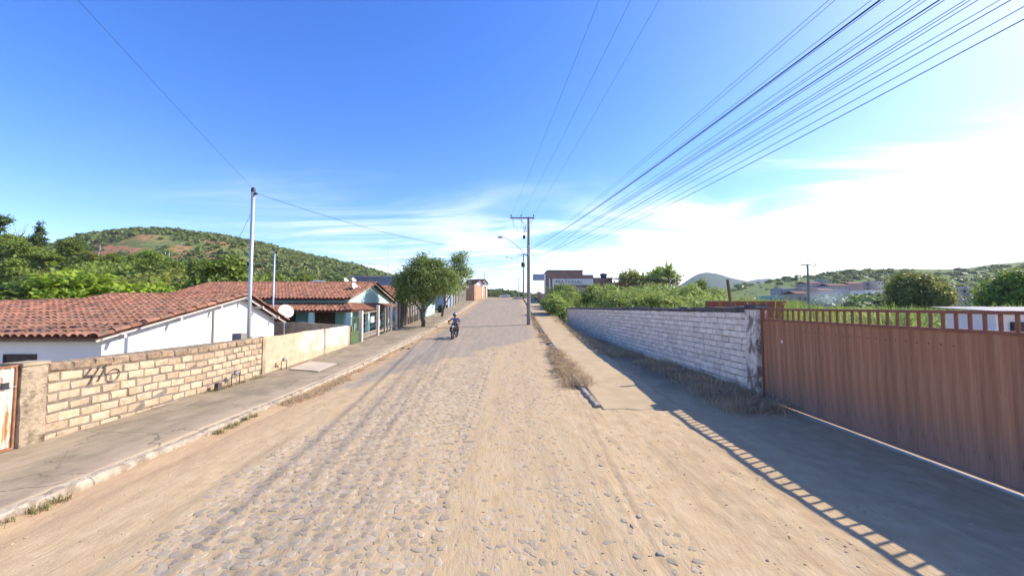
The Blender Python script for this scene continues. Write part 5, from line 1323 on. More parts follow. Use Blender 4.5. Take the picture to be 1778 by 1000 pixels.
def rider():
    J = {'pelvis': (0, 0.26, 0.93, .150, .125), 'waist': (0, 0.23, 1.08, .140, .105), 'chest': (0, 0.16, 1.28, .170, .115), 'neckb': (0, 0.11, 1.43, .085, .075), 'neck': (0, 0.08, 1.50, .055, .055), 'head': (0, 0.05, 1.60, .085, .095), 'crown': (0, 0.05, 1.69, .07, .08)}
    E = [('pelvis', 'waist'), ('waist', 'chest'), ('chest', 'neckb'), ('neckb', 'neck'), ('neck', 'head'), ('head', 'crown')]
    for s, n in ((-1, 'l'), (1, 'r')):
        J.update({'hip'+n: (0.11*s, 0.22, 0.89, .105, .10), 'knee'+n: (0.24*s, -0.16, 0.74, .068, .068), 'mid'+n: (0.235*s, -0.10, 0.52, .060, .060), 'ankle'+n: (0.20*s, 0.02, 0.33, .042, .042), 'heel'+n: (0.20*s, 0.03, 0.27, .042, .036), 'toe'+n: (0.225*s, -0.18, 0.26, .042, .026),
                  'sho'+n: (0.20*s, 0.13, 1.40, .075, .07), 'elb'+n: (0.37*s, 0.04, 1.17, .047, .047), 'wri'+n: (0.345*s, -0.19, 1.065, .030, .030), 'palm'+n: (0.335*s, -0.245, 1.055, .036, .028)})
        E += [('pelvis', 'hip'+n), ('hip'+n, 'knee'+n), ('knee'+n, 'mid'+n), ('mid'+n, 'ankle'+n), ('ankle'+n, 'heel'+n), ('heel'+n, 'toe'+n), ('chest', 'sho'+n), ('sho'+n, 'elb'+n), ('elb'+n, 'wri'+n), ('wri'+n, 'palm'+n)]
        for f, (dx, ln) in enumerate(((0.030, 1.0), (0.010, 1.1), (-0.010, 1.0), (-0.028, 0.8))):
            J['f%d%s' % (f, n)] = ((0.335+dx)*s, -0.275*1.0, 1.045, .010, .010); J['g%d%s' % (f, n)] = ((0.335+dx)*s, -0.262, 1.012-0.004*ln, .009, .009)
            E += [('palm'+n, 'f%d%s' % (f, n)), ('f%d%s' % (f, n), 'g%d%s' % (f, n))]
        J['th'+n] = (0.300*s, -0.235, 1.025, .011, .011); E.append(('palm'+n, 'th'+n))
    names = list(J); ix = {k: i for i, k in enumerate(names)}
    me = bpy.data.meshes.new('body_cage'); me.from_pydata([J[k][:3] for k in names], [(ix[a], ix[b]) for a, b in E], [])
    ob = bpy.data.objects.new('body_cage', me); COL.objects.link(ob)
    ob.modifiers.new('Skin', 'SKIN')
    sk = me.skin_vertices[0].data
    for k in names: sk[ix[k]].radius = J[k][3:5]; sk[ix[k]].use_root = (k == 'pelvis')
    sb = ob.modifiers.new('Sub', 'SUBSURF'); sb.levels = 1; sb.render_levels = 1
    dg = bpy.context.evaluated_depsgraph_get(); ev = ob.evaluated_get(dg)
    bm_ = bpy.data.meshes.new_from_object(ev); bpy.data.objects.remove(ob)
    bm_.name = 'body'
    shirt = mat('blue_grey_shirt', (0.16, 0.17, 0.29), (0.12, 0.13, 0.23), 8, 0.9, 0.3, 30); skin = mat('skin', (0.28, 0.145, 0.09), (0.25, 0.13, 0.08), 6, 0.6, 0)
    shorts = mat('maroon_trousers', (0.115, 0.05, 0.045), (0.085, 0.04, 0.036), 8, 0.9, 0.3, 30)
    bm_.materials.clear()
    for m in (shirt, skin, shorts, M['black']): bm_.materials.append(m)
    segs = [(np.array(J[a][:3]), np.array(J[b][:3]), a, b) for a, b in E]
    for p in bm_.polygons:
        c = np.array(p.center); best = None; bd = 9
        for a, b, na, nb_ in segs:
            ab = b-a; t = float(np.clip(np.dot(c-a, ab)/np.dot(ab, ab), 0, 1)); d = np.linalg.norm(c-a-ab*t)
            if d < bd: bd = d; best = (na, nb_, t)
        na, nb_, t = best; m = 0
        if nb_ in ('neck', 'head', 'crown') or nb_[:3] in ('wri', 'pal') or nb_[0] in 'fg' or nb_[:2] == 'th': m = 1
        elif nb_[:3] == 'elb': m = 0 if t < 0.6 else 1
        elif nb_[:3] in ('hip', 'kne') or (nb_[:3] == 'mid'): m = 2
        elif nb_[:3] == 'ank': m = 2 if t < 0.75 else 3
        elif nb_[:3] in ('hee', 'toe'): m = 3
        elif nb_ == 'waist' and t < 0.2: m = 2
        p.material_index = m; p.use_smooth = True
    t = thing('person', 'motorcycle rider in a blue-grey shirt, maroon trousers and dark helmet', 'person')
    b = link('body', bm_, t)
    hc = Vector((0, 0.045, 1.645))
    hm = MB().lathe([(0.118, -0.07), (0.135, -0.02), (0.138, 0.03), (0.125, 0.09), (0.09, 0.135), (0.045, 0.155), (0, 0.16)], hc, 16).build('helmet', mat('helmet_shell', (0.10, 0.09, 0.15), (0.08, 0.075, 0.13), 5, 0.3, 0), t, smooth=True)
    MB().lathe([(0.142, -0.005), (0.144, 0.035)], hc, 10, a0=R(215), a1=R(325)).build('visor', M['glass_dark'], hm, smooth=True)
    MB().lathe([(0.141, 0.04), (0.130, 0.09)], hc, 6, a0=R(290), a1=R(360)).build('stripe', M['white_paint'], hm, smooth=True)
    MB().tube([hc+Vector((-0.115, -0.03, -0.06)), hc+Vector((-0.06, -0.085, -0.125)), hc+Vector((0.06, -0.085, -0.125)), hc+Vector((0.115, -0.03, -0.06))], 0.008, 5).build('chin_strap', M['black'], hm)
    fc = MB(); fc.lathe([(0, 0), (0.016, 0.0), (0.010, 0.03), (0, 0.035)], (0, -0.058, 1.575), 8, axis=(0, -0.6, 0.8))
    fc.box((0, -0.052, 1.538), (0.05, 0.012, 0.012)); fc.build('face_detail', skin, b)
    for s in (-1, 1): MB().lathe([(0, 0), (0.012, 0.0), (0.010, 0.008), (0, 0.01)], (0.035*s, -0.044, 1.61), 8, axis=(0, -1, 0)).build('eye', M['glass_dark'], b)
    return t
pe = rider()
slope_b = math.atan((Pf(26)-Pf(24))/2)
for o in (mc, pe):
    o.location = (-3.58, 23.6, Pf(23.6)+0.01); o.rotation_euler = (slope_b, 0, R(-4)); o.scale = (0.98, 0.87, 0.87)

# ------------------------------------------------------------------ right side: shop building, sheds, hillside houses
sh = thing('shop_building', 'brown shop building with a lettered white band at the top of the street', 'building', (11, 76, 2.0))
b0 = at(951, 500, 74); b1 = at(1012, 500, 74); b2 = at(1031, 500, 74)
zA = at(980, 470, 74).z; zB = at(1020, 477, 74).z; zs = at(980, 484, 74).z
MB().box(((b0.x+b1.x)/2, 78, zA/2), (b1.x-b0.x, 8, zA)).build('wall', M['brown_wall'], sh)
MB().box(((b1.x+b2.x)/2, 78.1, zB/2), (b2.x-b1.x-0.01, 7.8, zB)).build('side_wall', M['brown_wall'], sh)
MB().box(((b0.x+b1.x)/2, 78, zA+0.06), (b1.x-b0.x+0.2, 8.2, 0.12)).build('parapet', M['cap_dark'], sh)
MB().box(((b0.x+b2.x)/2+0.4, 73.94, zs-0.62), (b2.x-b0.x-1.0, 0.10, 1.2)).build('sign_band', M['roof_white'], sh)
for x in (b0.x+0.35, b0.x+1.1):
    MB().box((x, 73.93, zs-1.9), (0.28, 0.12, 3.8)).build('white_pier', M['roof_white'], sh)
for k, x in enumerate((b0.x+2.2, b0.x+4.4, b0.x+6.6)):
    f = MB().box((x, 73.96, zs-2.6), (1.5, 0.1, 1.6)).build('window', M['timber_white'], sh); MB().box((x, 73.93, zs-2.6), (1.3, 0.08, 1.4)).build('pane', M['glass_dark'], f)
fc = bpy.data.curves.new('lettering', 'FONT'); fc.body = 'MATERIAL'; fc.size = 1.15; fc.extrude = 0.02; fc.space_character = 1.05
fo = bpy.data.objects.new('lettering_tmp', fc); COL.objects.link(fo)
dg = bpy.context.evaluated_depsgraph_get(); tm = bpy.data.meshes.new_from_object(fo.evaluated_get(dg)); bpy.data.objects.remove(fo)
tm.materials.clear(); tm.materials.append(M['letter']); lt = link('lettering', tm, sh, (b0.x+1.55, 73.86, zs-1.05)); lt.rotation_euler = (PI/2, 0, 0); lt.name = 'lettering'
# hanging sign board at the kerb
sg = thing('sign_board', 'grey-blue sign board on a post beside the brown shop building', 'sign', (4.4, 66, Pf(66)))
c0 = at(925, 476, 66); c1 = at(945, 487, 66)
MB().box(((c0.x+c1.x)/2, 66, (c0.z+c1.z)/2), (c1.x-c0.x, 0.12, c0.z-c1.z)).build('board', M['sign_grey'], sg)
MB().box((c1.x+0.06, 66, (c0.z+c1.z)/2), (0.10, 0.16, c0.z-c1.z+0.06)).build('edge_strip', M['white_paint'], sg)
MB().tube([(c1.x+0.12, 66.05, Pf(66)-0.5), (c1.x+0.12, 66.05, c0.z+0.1)], 0.07, 8).build('post', M['galv'], sg)
MB().bar((c0.x+0.6, 66.05, c1.z), (c1.x+0.1, 66.05, c1.z-1.0), 0.05).build('brace', M['galv'], sg)
# earth-coloured boundary wall by it
c0 = at(928, 520, 60); c1 = at(946, 520, 58)
o = MB().prism([(4.6, 57, Pf(57)-0.6), (4.9, 72, Pf(72)-0.6), (4.9, 72, Pf(72)+1.5), (4.6, 62, Pf(62)+1.6), (4.6, 57, Pf(57)+1.5)], (0.2, 0, 0)).build('earthen_wall', M['brick_red']); tag(o, 'short weathered brown wall between the near pole and the shop building', 'wall')
o = MB().prism([(4.85, 57.0, Pf(57)-0.6), (7.4, 57.4, Pf(57)-0.6), (7.4, 57.4, Pf(57)+1.4), (4.85, 57.0, Pf(57)+1.5)], (0, 0.2, 0)).build('earthen_return', M['brick_red'], o)
# low brown annex and long roof with a tank
an = thing('brown_annex', 'low brown annex with a flat top and a dark water tank on it', 'building', (19, 76, 1.5))
a0 = at(1032, 483, 74); a1 = at(1063, 483, 74)
MB().box(((a0.x+a1.x)/2, 77, a0.z/2), (a1.x-a0.x, 6, a0.z)).build('wall', M['brown_wall'], an)
MB().box(((a0.x+a1.x)/2, 77, a0.z+0.05), (a1.x-a0.x+0.2, 6.2, 0.10)).build('slab', M['cap_dark'], an)
c = at(1048, 483, 75)
wt = thing('dark_water_tank', 'dark blue round water tank on the brown annex', 'water tank', (c.x, 75, c.z+0.1))
MB().lathe([(0, 0), (0.55, 0), (0.72, 0.62), (0.74, 0.66)], (c.x, 75, c.z+0.1), 18).build('tub', M['tank_blue'], wt, smooth=True)
MB().lathe([(0.76, 0.66), (0.77, 0.72), (0.3, 0.86), (0, 0.88)], (c.x, 75, c.z+0.1), 18).build('lid', M['tank_blue'], wt, smooth=True)
lr = thing('open_shed', 'long open-sided shed roof showing above the shrubs', 'shed', (30, 72, 1.5))
r0 = at(1066, 484, 70); r1 = at(1172, 487, 70)
MB().prism([(r0.x, 70, r0.z), (r1.x, 70, r1.z), (r1.x, 75, r1.z+0.3), (r0.x, 75, r0.z+0.3)], (0, 0, 0.14)).build('roof', M['cap_dark'], lr)
for k in range(6):
    x = r0.x+(r1.x-r0.x)*(k+0.1)/5.2; MB().box((x, 70.4, r0.z/2-0.3), (0.18, 0.18, r0.z)).build('post', M['timber'], lr)
MB().box(((r0.x+r1.x)/2, 74.8, r0.z/2-0.4), (r1.x-r0.x, 0.2, r0.z)).build('rear_wall', M['brown_wall'], lr)

def flat_block(name, label, px0, px1, pyt, pyb, Y, wallm, roofm, storeys=1, win=2, group=None, depth=8.0, pitch=False, sidem=None):
    a = at(px0, pyt, Y); b = at(px1, pyb, Y); w = b.x-a.x; cx = (a.x+b.x)/2; h = a.z-b.z
    t = thing(name, label, 'building', (cx, Y, b.z), group)
    MB().box((cx, Y+depth/2, b.z+h/2-3), (w, depth, h+6)).build('wall', M[wallm], t)
    if sidem: MB().box((a.x-0.03, Y+depth/2, b.z+h/2-3), (0.08, depth-0.02, h+5.98)).build('side_wall', M[sidem], t)
    if pitch:
        MB().prism([(a.x-0.4, Y-0.5, a.z-0.05), (b.x+0.4, Y-0.5, a.z-0.05), (b.x+0.4, Y+depth*0.5, a.z+1.2), (a.x-0.4, Y+depth*0.5, a.z+1.2)], (0, 0, 0.15)).build('roof_slope', M[roofm], t)
        MB().prism([(a.x-0.4, Y+depth*0.5, a.z+1.2), (b.x+0.4, Y+depth*0.5, a.z+1.2), (b.x+0.4, Y+depth+0.5, a.z), (a.x-0.4, Y+depth+0.5, a.z)], (0, 0, 0.15)).build('roof_slope', M[roofm], t)
    else: MB().box((cx, Y+depth/2, a.z+0.08), (w+0.7, depth+0.7, 0.2)).build('roof', M[roofm], t)
    for s in range(storeys):
        for k in range(win):
            x = a.x+w*(k+0.5)/win; z = b.z+h*(s+0.5)/storeys
            f = MB().box((x, Y-0.02, z), (min(1.6, w/win*0.5), 0.12, h/storeys*0.46)).build('window', M['timber_white'], t)
            MB().box((x, Y-0.06, z), (min(1.4, w/win*0.43), 0.08, h/storeys*0.38)).build('pane', M['glass_dark'], f)
    return t
flat_block('grey_building', 'grey three-storey building between the round tree and the dark tree', 1640, 1683, 501, 532, 110, 'grey_wall', 'roof_white', 3, 3, depth=9)
flat_block('cream_building', 'cream walled building part with a pale roof beside the dark tree', 1683.4, 1716, 498, 532, 109, 'cream_wall', 'roof_grey', 3, 0, depth=9)
hs = [(1356, 1378, 500, 515, 215, 'grey_wall', 'roof_white', 1, 0, 'small grey house with a pale roof at the left end of the hillside houses'),
      (1379, 1398, 502, 518, 205, 'grey_wall', 'roof_white', 2, 0, 'grey hillside house left of the field pole'),
      (1393, 1420, 500, 524, 200, 'pink_wall', 'roof_white', 2, 0, 'pinkish two-storey hillside house behind the field pole'),
      (1383, 1404, 510, 527, 180, 'pink_wall', 'tile_deck', 1, 1, 'low pinkish house with a red roof below the hillside houses'),
      (1400, 1426, 492, 504, 250, 'pink_wall', 'tile_deck', 1, 1, 'small red-roofed house high on the right hillside'),
      (1422, 1447, 504, 516, 215, 'pink_wall', 'tile_deck', 1, 1, 'red-roofed house with a dark veranda right of the field pole'),
      (1430, 1441, 485, 500, 270, 'grey_wall', 'roof_grey', 2, 0, 'narrow grey tower-like house on the right hillside'),
      (1427, 1444, 497, 508, 235, 'grey_wall', 'roof_white', 1, 0, 'pale-roofed house above the red-roofed veranda house'),
      (1441, 1475, 496, 512, 225, 'grey_wall', 'tile_deck', 2, 1, 'long grey house with a brown roof in the middle of the hillside'),
      (1476, 1500, 493, 510, 230, 'pink_wall', 'tile_deck', 2, 1, 'brown-roofed pinkish house right of the long grey house'),
      (1500, 1523, 490, 507, 235, 'grey_wall', 'roof_grey', 2, 0, 'grey block house at the right of the hillside row'),
      (1523, 1535, 488, 505, 230, 'cream_wall', 'roof_grey', 2, 0, 'cream block house at the right end of the hillside row'),
      (1503, 1541, 504, 514, 190, 'white_wall', 'roof_white', 1, 0, 'long low shed with a white roof left of the round tree'),
      (1335, 1360, 514, 526, 170, 'teal_wall', 'roof_white', 1, 0, 'low teal-walled house with a pale roof beyond the red panel')]
for (x0, x1, yt, yb, Y, wm, rm, s, pt, lab) in hs:
    flat_block('hillside_house', lab, x0, x1, yt, yb, Y, wm, rm, s, 2 if x1-x0 < 25 else 3, 'houses on the right hillside', 9, bool(pt))
# white van beyond the crest
vn_ = thing('white_van', 'white van roof just showing beyond the crest of the road', 'van', (-1.5, 112, Pf(112)))
vx, vy, vz = at(877, 514, 112).x, 112.0, Pf(112)
h_ = at(877, 513, 112).z-vz
body = MB().prism([(vx-1.45, vy-2.5, vz+0.35), (vx-1.45, vy+2.5, vz+0.35), (vx-1.45, vy+2.5, vz+0.55*h_), (vx-1.45, vy+1.7, vz+h_), (vx-1.45, vy-2.4, vz+h_), (vx-1.45, vy-2.5, vz+h_*0.9)], (2.9, 0, 0)); body.build('body', M['white_paint'], vn_)
MB().box((vx, vy-2.51, vz+h_*0.70), (2.2, 0.06, h_*0.28)).build('rear_window', M['glass_dark'], vn_)
for s in (-1, 1):
    for yy_ in (-1.6, 1.6): MB().lathe([(0, -0.1), (0.34, -0.1), (0.36, 0), (0.34, 0.1), (0, 0.1)], (vx+1.42*s, vy+yy_, vz+0.36), 14, axis=(1, 0, 0)).build('wheel', M['black'], vn_)
    MB().box((vx+1.25*s, vy-2.52, vz+0.9), (0.2, 0.05, 0.3)).build('tail_light', M['red_panel'], vn_)

# ------------------------------------------------------------------ hills
class Hill:
    def __init__(s, name, ridge, wf, wb, zb, mat_, amp=1.0, nsc=0.02, nu=110, nv=46, prof=1.0, seed=1):
        pts = [at(*r_) for r_ in ridge]
        d = [0]
        for a, b in zip(pts[:-1], pts[1:]): d.append(d[-1]+(b-a).length)
        d = np.array(d)/d[-1]; u = np.linspace(0, 1, nu)
        X = np.interp(u, d, [p.x for p in pts]); Y = np.interp(u, d, [p.y for p in pts]); Z = np.interp(u, d, [p.z for p in pts])
        k = np.ones(5)/5
        sm = lambda a: np.convolve(np.pad(a, 2, mode='edge'), k, 'valid')
        X, Y, Z = sm(X), sm(Y), sm(Z)
        n = np.hypot(X, Y); dx, dy = X/n, Y/n
        s.v = np.concatenate([np.linspace(0, 1, nv), np.linspace(1.04, 2, nv//2)])
        off = np.where(s.v <= 1, -wf*(1-s.v), wb*(s.v-1))
        hgt = np.where(s.v <= 1, np.sin(s.v*PI/2)**prof, np.cos((s.v-1)*PI/2)**0.8)
        ends = sst(u, 0, 0.05)*sst(u, 1, 0.95)
        s.X = X[None]+off[:, None]*dx[None]; s.Y = Y[None]+off[:, None]*dy[None]
        Zr = zb+(Z-zb)*ends
        s.Z = zb+(Zr[None]-zb)*hgt[:, None]+amp*fbm(s.X*nsc, s.Y*nsc, seed)*(np.clip(hgt, 0.15, 1))[:, None]-1.0*(1-hgt[:, None])
        s.o = link(name, grid_mesh(name, s.X, s.Y, s.Z, mat_)); tag(s.o, kind='structure')
    def pt(s, u, v):
        """surface point at u along, v up the front (0 foot, 1 ridge)"""
        nu = s.X.shape[1]; i = np.interp(v, s.v, np.arange(len(s.v))); j = np.asarray(u)*(nu-1)
        i0 = np.clip(np.floor(i).astype(int), 0, len(s.v)-2); j0 = np.clip(np.floor(j).astype(int), 0, nu-2); fi = i-i0; fj = j-j0
        g = lambda A: A[i0, j0]*(1-fi)*(1-fj)+A[i0+1, j0]*fi*(1-fj)+A[i0, j0+1]*(1-fi)*fj+A[i0+1, j0+1]*fi*fj
        return np.stack([g(s.X), g(s.Y), g(s.Z)], -1)
HA = Hill('hill_far_left', [(0, 470, 330), (60, 440, 330), (130, 418, 330), (200, 407, 330), (260, 403, 330), (330, 407, 335), (430, 425, 340), (520, 445, 350), (620, 467, 365), (690, 485, 380), (760, 500, 400), (840, 514, 420), (900, 524, 430)], 190, 160, -1.2, M['hill_left'], 9, 0.018, 150, 60)
HB = Hill('hill_near_left', [(-330, 400, 92), (-200, 410, 90), (-60, 428, 86), (0, 436, 82), (60, 446, 80), (130, 452, 78), (220, 470, 76), (300, 488, 74), (380, 504, 72), (450, 516, 70), (560, 528, 70)], 42, 60, -1.2, M['hill_near'], 1.6, 0.08, 120, 40)
HC = Hill('hill_right', [(1120, 530, 430), (1170, 520, 430), (1230, 507, 420), (1290, 500, 420), (1330, 493, 420), (1400, 483, 420), (1480, 473, 420), (1560, 470, 420), (1640, 470, 420), (1700, 464, 430), (1778, 457, 440), (1900, 446, 450), (2150, 436, 460), (2500, 440, 470), (2900, 470, 470)], 260, 200, -1.5, M['hill_right'], 7, 0.012, 150, 60)
HD = Hill('hill_distant_peak', [(1100, 526, 2200), (1150, 512, 2200), (1185, 494, 2200), (1205, 480, 2200), (1222, 474, 2200), (1245, 475, 2200), (1272, 484, 2200), (1300, 490, 2200), (1345, 497, 2200), (1420, 506, 2200), (1500, 520, 2200)], 900, 700, -3, M['hill_blue'], 26, 0.004)
HE = Hill('hill_distant_ridge', [(1230, 520, 2900), (1270, 500, 2900), (1295, 489, 2900), (1315, 485, 2900), (1338, 483, 2900), (1360, 488, 2900), (1430, 490, 2900), (1600, 495, 2900), (1800, 500, 2900)], 900, 700, -3, M['hill_blue'], 26, 0.004)
HF = Hill('hill_beyond_crest', [(740, 528, 300), (790, 519, 300), (840, 511, 300), (870, 510, 300), (900, 514, 300), (940, 518, 300), (1000, 522, 300), (1080, 528, 300)], 90, 120, -1.2, M['hill_near'], 3, 0.03)

def far_wood(name, label, spots, rg, leaf=0.8, per=60, mat_='leaf_far'):
    """trees too far and too many to tell apart: one mass of leaf clumps"""
    sp = np.array(spots); n = len(sp)
    r_ = sp[:, 3]; h = sp[:, 4]
    d = rg.normal(size=(n, per, 3)); d /= np.linalg.norm(d, axis=2, keepdims=True); d[:, :, 2] = np.abs(d[:, :, 2])*1.0-0.15
    rad = 0.6+0.4*rg.random((n, per, 1))
    Pn = sp[:, None, :3]+d*rad*np.stack([r_, r_, h*0.62], -1)[:, None, :]+np.stack([0*r_, 0*r_, h*0.36], -1)[:, None, :]
    Nn = d*0.8+rg.normal(size=d.shape)*0.5+np.array([0, 0, 0.5])
    sz = (leaf*(0.6+0.8*rg.random((n, per)))*(r_/np.mean(r_))[:, None]).ravel()
    V, F = leaf_cards(Pn.reshape(-1, 3), Nn.reshape(-1, 3), sz, rg, 0.7)
    o = link(name, np_mesh(name, V, F, M[mat_])); tag(o, label, 'trees', kind='stuff'); return o
rg = np.random.default_rng(42)
# far left hill: loose woodland, dense to the right and along its foot
sp = []
for _ in range(17000):
    u = rg.random(); v = rg.random()**0.8*1.03
    p = HA.pt(u, v); nz = fbm(p[0]*0.02+3, p[1]*0.02, 55)*2
    dens = 0.16+0.9*float(sst(u, 0.38, 0.60))+0.7*float(sst(v, 0.5, 0.15))+0.8*nz+(0.35 if v > 0.93 else 0)
    if u < 0.14: dens += 0.7
    if rg.random() > dens: continue
    s_ = 0.28+0.8*rg.random()**2.2; sp.append((p[0], p[1], p[2]-0.3, 2.9*s_*rg.uniform(0.8, 1.4), 3.3*s_))
far_wood('hillside_scrub', 'loose scrub and small trees over the far left hill', sp, rg, 0.85, 18)
sp = []
for _ in range(13000):
    u = rg.random(); v = rg.random()*1.02
    p = HC.pt(u, v); nz = fbm(p[0]*0.012+3, p[1]*0.012, 71)*2
    dens = 0.10+0.75*float(sst(u, 0.50, 0.66))*float(sst(v, 0.55, 0.8))+1.1*nz+0.5*float(sst(v, 0.35, 0.1))
    if rg.random() > dens: continue
    s_ = rg.uniform(0.5, 1.2)*(0.7 if v > 0.9 else 1); s_ = 0.3+0.85*rg.random()**2.2; sp.append((p[0], p[1], p[2]-0.5, 3.2*s_*rg.uniform(0.8, 1.5), 3.6*s_))
far_wood('right_hill_wood', 'hedges and woodland patches over the right hill', sp, rg, 1.05, 18)
sp = []
for _ in range(520):
    u = rg.random(); v = 0.4+rg.random()*0.65
    p = HF.pt(u, v); s_ = rg.uniform(0.6, 1.2); sp.append((p[0], p[1], p[2]-0.3, 2.8*s_, 4.0*s_))
far_wood('crest_wood', 'line of trees beyond the crest of the street', sp, rg, 0.9, 60)
sp = []
for _ in range(260):
    px = rg.uniform(1425, 1560); Y = rg.uniform(120, 175); c = at(px, 531, Y); s_ = rg.uniform(0.7, 1.25)
    sp.append((c.x, Y, -0.8+3.5*float(sst(Y, 110, 175)), 3.0*s_, 5.0*s_))
far_wood('valley_wood', 'dark belt of trees below the hillside houses', sp, rg, 0.8, 90, 'leaf_dark')
# undergrowth on the near slope: one tangle
n = 26000
u = rg.random(n); v = rg.random(n)*1.04
Pn = HB.pt(u, v)+rg.normal(size=(n, 3))*np.array([0.5, 0.5, 0.35])
hgt = 0.6+1.7*np.clip(0.5+1.6*fbm(Pn[:, 0]*0.14, Pn[:, 1]*0.14, 12), 0, 1)
Pn[:, 2] += hgt*rg.random(n)**0.5
V, F = leaf_cards(Pn, rg.normal(size=(n, 3))*0.5+np.array([0.3, -0.2, 0.8]), 0.34, rg, 0.6)
o = link('slope_undergrowth', np_mesh('slope_undergrowth', V, F, M['leaf_mid'])); tag(o, 'dense green undergrowth covering the near left slope', 'undergrowth', kind='stuff')

# ------------------------------------------------------------------ trees on the near slope, each its own
def lob(seed, n, R_, H, base):
    g2 = random.Random(seed); out = []
    for k in range(n):
        a = g2.uniform(0, 6.28); r_ = R_*g2.uniform(0.15, 0.62); s = g2.uniform(0.45, 0.75)
        out.append((r_*math.cos(a), r_*math.sin(a), base+H*g2.uniform(0.25, 0.72), R_*s, R_*s*g2.uniform(0.8, 1.1), H*0.36*g2.uniform(0.8, 1.2)))
    return out
kinds = {}
kinds['round'] = [tree_meshes(10+k, 6, 2.2, 0.14, lob(10+k, 7, 2.6, 4.2, 1.6), 150, 24, 0.42, 0.22, 'leaf_mid') for k in range(3)]
kinds['dark'] = [tree_meshes(20+k, 6, 2.2, 0.15, lob(20+k, 7, 2.5, 4.4, 1.5), 150, 24, 0.42, 0.22, 'leaf_dark') for k in range(2)]
kinds['olive'] = [tree_meshes(30+k, 6, 2.4, 0.14, lob(30+k, 6, 2.9, 3.0, 2.4), 120, 24, 0.42, 0.20, 'leaf_olive') for k in range(2)]
kinds['flat'] = [tree_meshes(40+k, 6, 3.0, 0.14, [(x, y, 3.6+0.5*z, 1.7, 1.7, 0.45) for x, y, z in ((0, 0, 1.2), (1.5, 0.4, 0), (-1.4, -0.5, 0.4), (0.2, 1.5, -0.4), (0.4, -1.4, 0.2), (-1.6, 1.0, -0.6))], 130, 24, 0.34, 0.20, 'leaf_mid') for k in range(2)]
kinds['lime'] = [tree_meshes(50, 5, 1.8, 0.13, lob(50, 8, 2.4, 3.4, 1.2), 150, 20, 0.36, 0.22, 'leaf_lime')]
lab_of = {'round': 'bushy mid-green tree on the wooded slope behind the white house', 'dark': 'dark green tree on the wooded slope behind the white house', 'olive': 'olive-tinted spreading tree on the wooded slope behind the white house', 'flat': 'flat-topped layered tree on the wooded slope behind the white house'}
tr_ = random.Random(99); slope_trees = []
for i in range(74):
    uu = tr_.uniform(0.17, 0.97); vv = tr_.uniform(0.02, 1.0); p = HB.pt(uu, vv)
    kd = tr_.choices(('round', 'dark', 'olive', 'flat'), (5, 3, 3, 2.5))[0]
    me = kinds[kd][tr_.randrange(len(kinds[kd]))]; s_ = tr_.uniform(0.55, 1.0)*(0.78 if vv > 0.75 else 1)
    slope_trees.append((889+p[0]*FPX/p[1], vv, kd, place_tree('slope_tree', me, (p[0], p[1], p[2]-0.15), lab_of[kd], 'tree', 'trees on the near left slope', tr_.uniform(0, 6.28), s_, s_*tr_.uniform(0.85, 1.1))))
ORD = ['leftmost', 'second', 'third', 'fourth', 'fifth', 'sixth', 'seventh', 'eighth', 'ninth', 'tenth', 'eleventh', 'twelfth', 'thirteenth', 'fourteenth', 'fifteenth', 'sixteenth', 'seventeenth', 'eighteenth', 'nineteenth', 'twentieth'] + ['twenty-'+w for w in ('first', 'second', 'third', 'fourth', 'fifth', 'sixth', 'seventh', 'eighth', 'ninth')] + ['thirtieth'] + ['thirty-'+w for w in ('first', 'second', 'third', 'fourth', 'fifth', 'sixth')]
look = {'round': 'bushy mid-green tree', 'dark': 'dark green tree', 'olive': 'olive-tinted spreading tree', 'flat': 'flat-topped layered tree'}
bins = {}
for px_, vv, kd, t in slope_trees:
    z_ = 'low on' if vv < 0.35 else ('halfway up' if vv < 0.75 else 'near the top of'); bins.setdefault((kd, z_), []).append((px_, t))
for (kd, z_), l_ in bins.items():
    l_.sort(key=lambda a: a[0])
    for i, (px_, t) in enumerate(l_):
        t['label'] = '%s %s the left wooded slope' % (look[kd], z_) if len(l_) == 1 else ('leftmost %s %s the left wooded slope' % (look[kd], z_) if i == 0 else '%s %s from the left %s the wooded slope' % (ORD[i], look[kd], z_))
# trees and plants just behind the white house
def put_tree(name, me, px, pytop, Y, h, label, sc_x=1.0, rz=0.0, cat='tree', group=None, base=None):
    c = at(px, pytop, Y); b = float(ground_z(c.x, Y)) if base is None else base
    s_ = (c.z-b)/h
    return place_tree(name, me, (c.x, Y, b), label, cat, group, rz, s_*sc_x, s_)
put_tree('lime_tree', kinds['lime'][0], 150, 474, 33, 4.9, 'bright lime-green tree just above the white house roof', 1.15)
put_tree('lime_bush', kinds['lime'][0], 255, 492, 36, 4.9, 'small lime-green bush right of the bright lime tree', 1.1, 1.3)
put_tree('leafy_tree', kinds['round'][0], 392, 452, 40, 5.9, 'leafy tree standing alone left of the tall steel pole', 1.0, 0.6)
put_tree('dark_bush', kinds['dark'][0], 345, 482, 42, 5.9, 'dark bush at the left foot of the leafy tree by the steel pole', 1.15, 2.0)
put_tree('dark_tree', kinds['dark'][1], 20, 478, 30, 5.9, 'dark tree at the left edge above the white house roof', 1.2, 0.3)
put_tree('round_bush', kinds['round'][1], 75, 485, 31, 5.9, 'mid-green bush between the dark left tree and the lime tree', 1.15, 1.1)
put_tree('olive_tree', kinds['olive'][0], 300, 478, 46, 5.4, 'spreading olive tree behind the right part of the white house ridge', 1.3, 1.9)
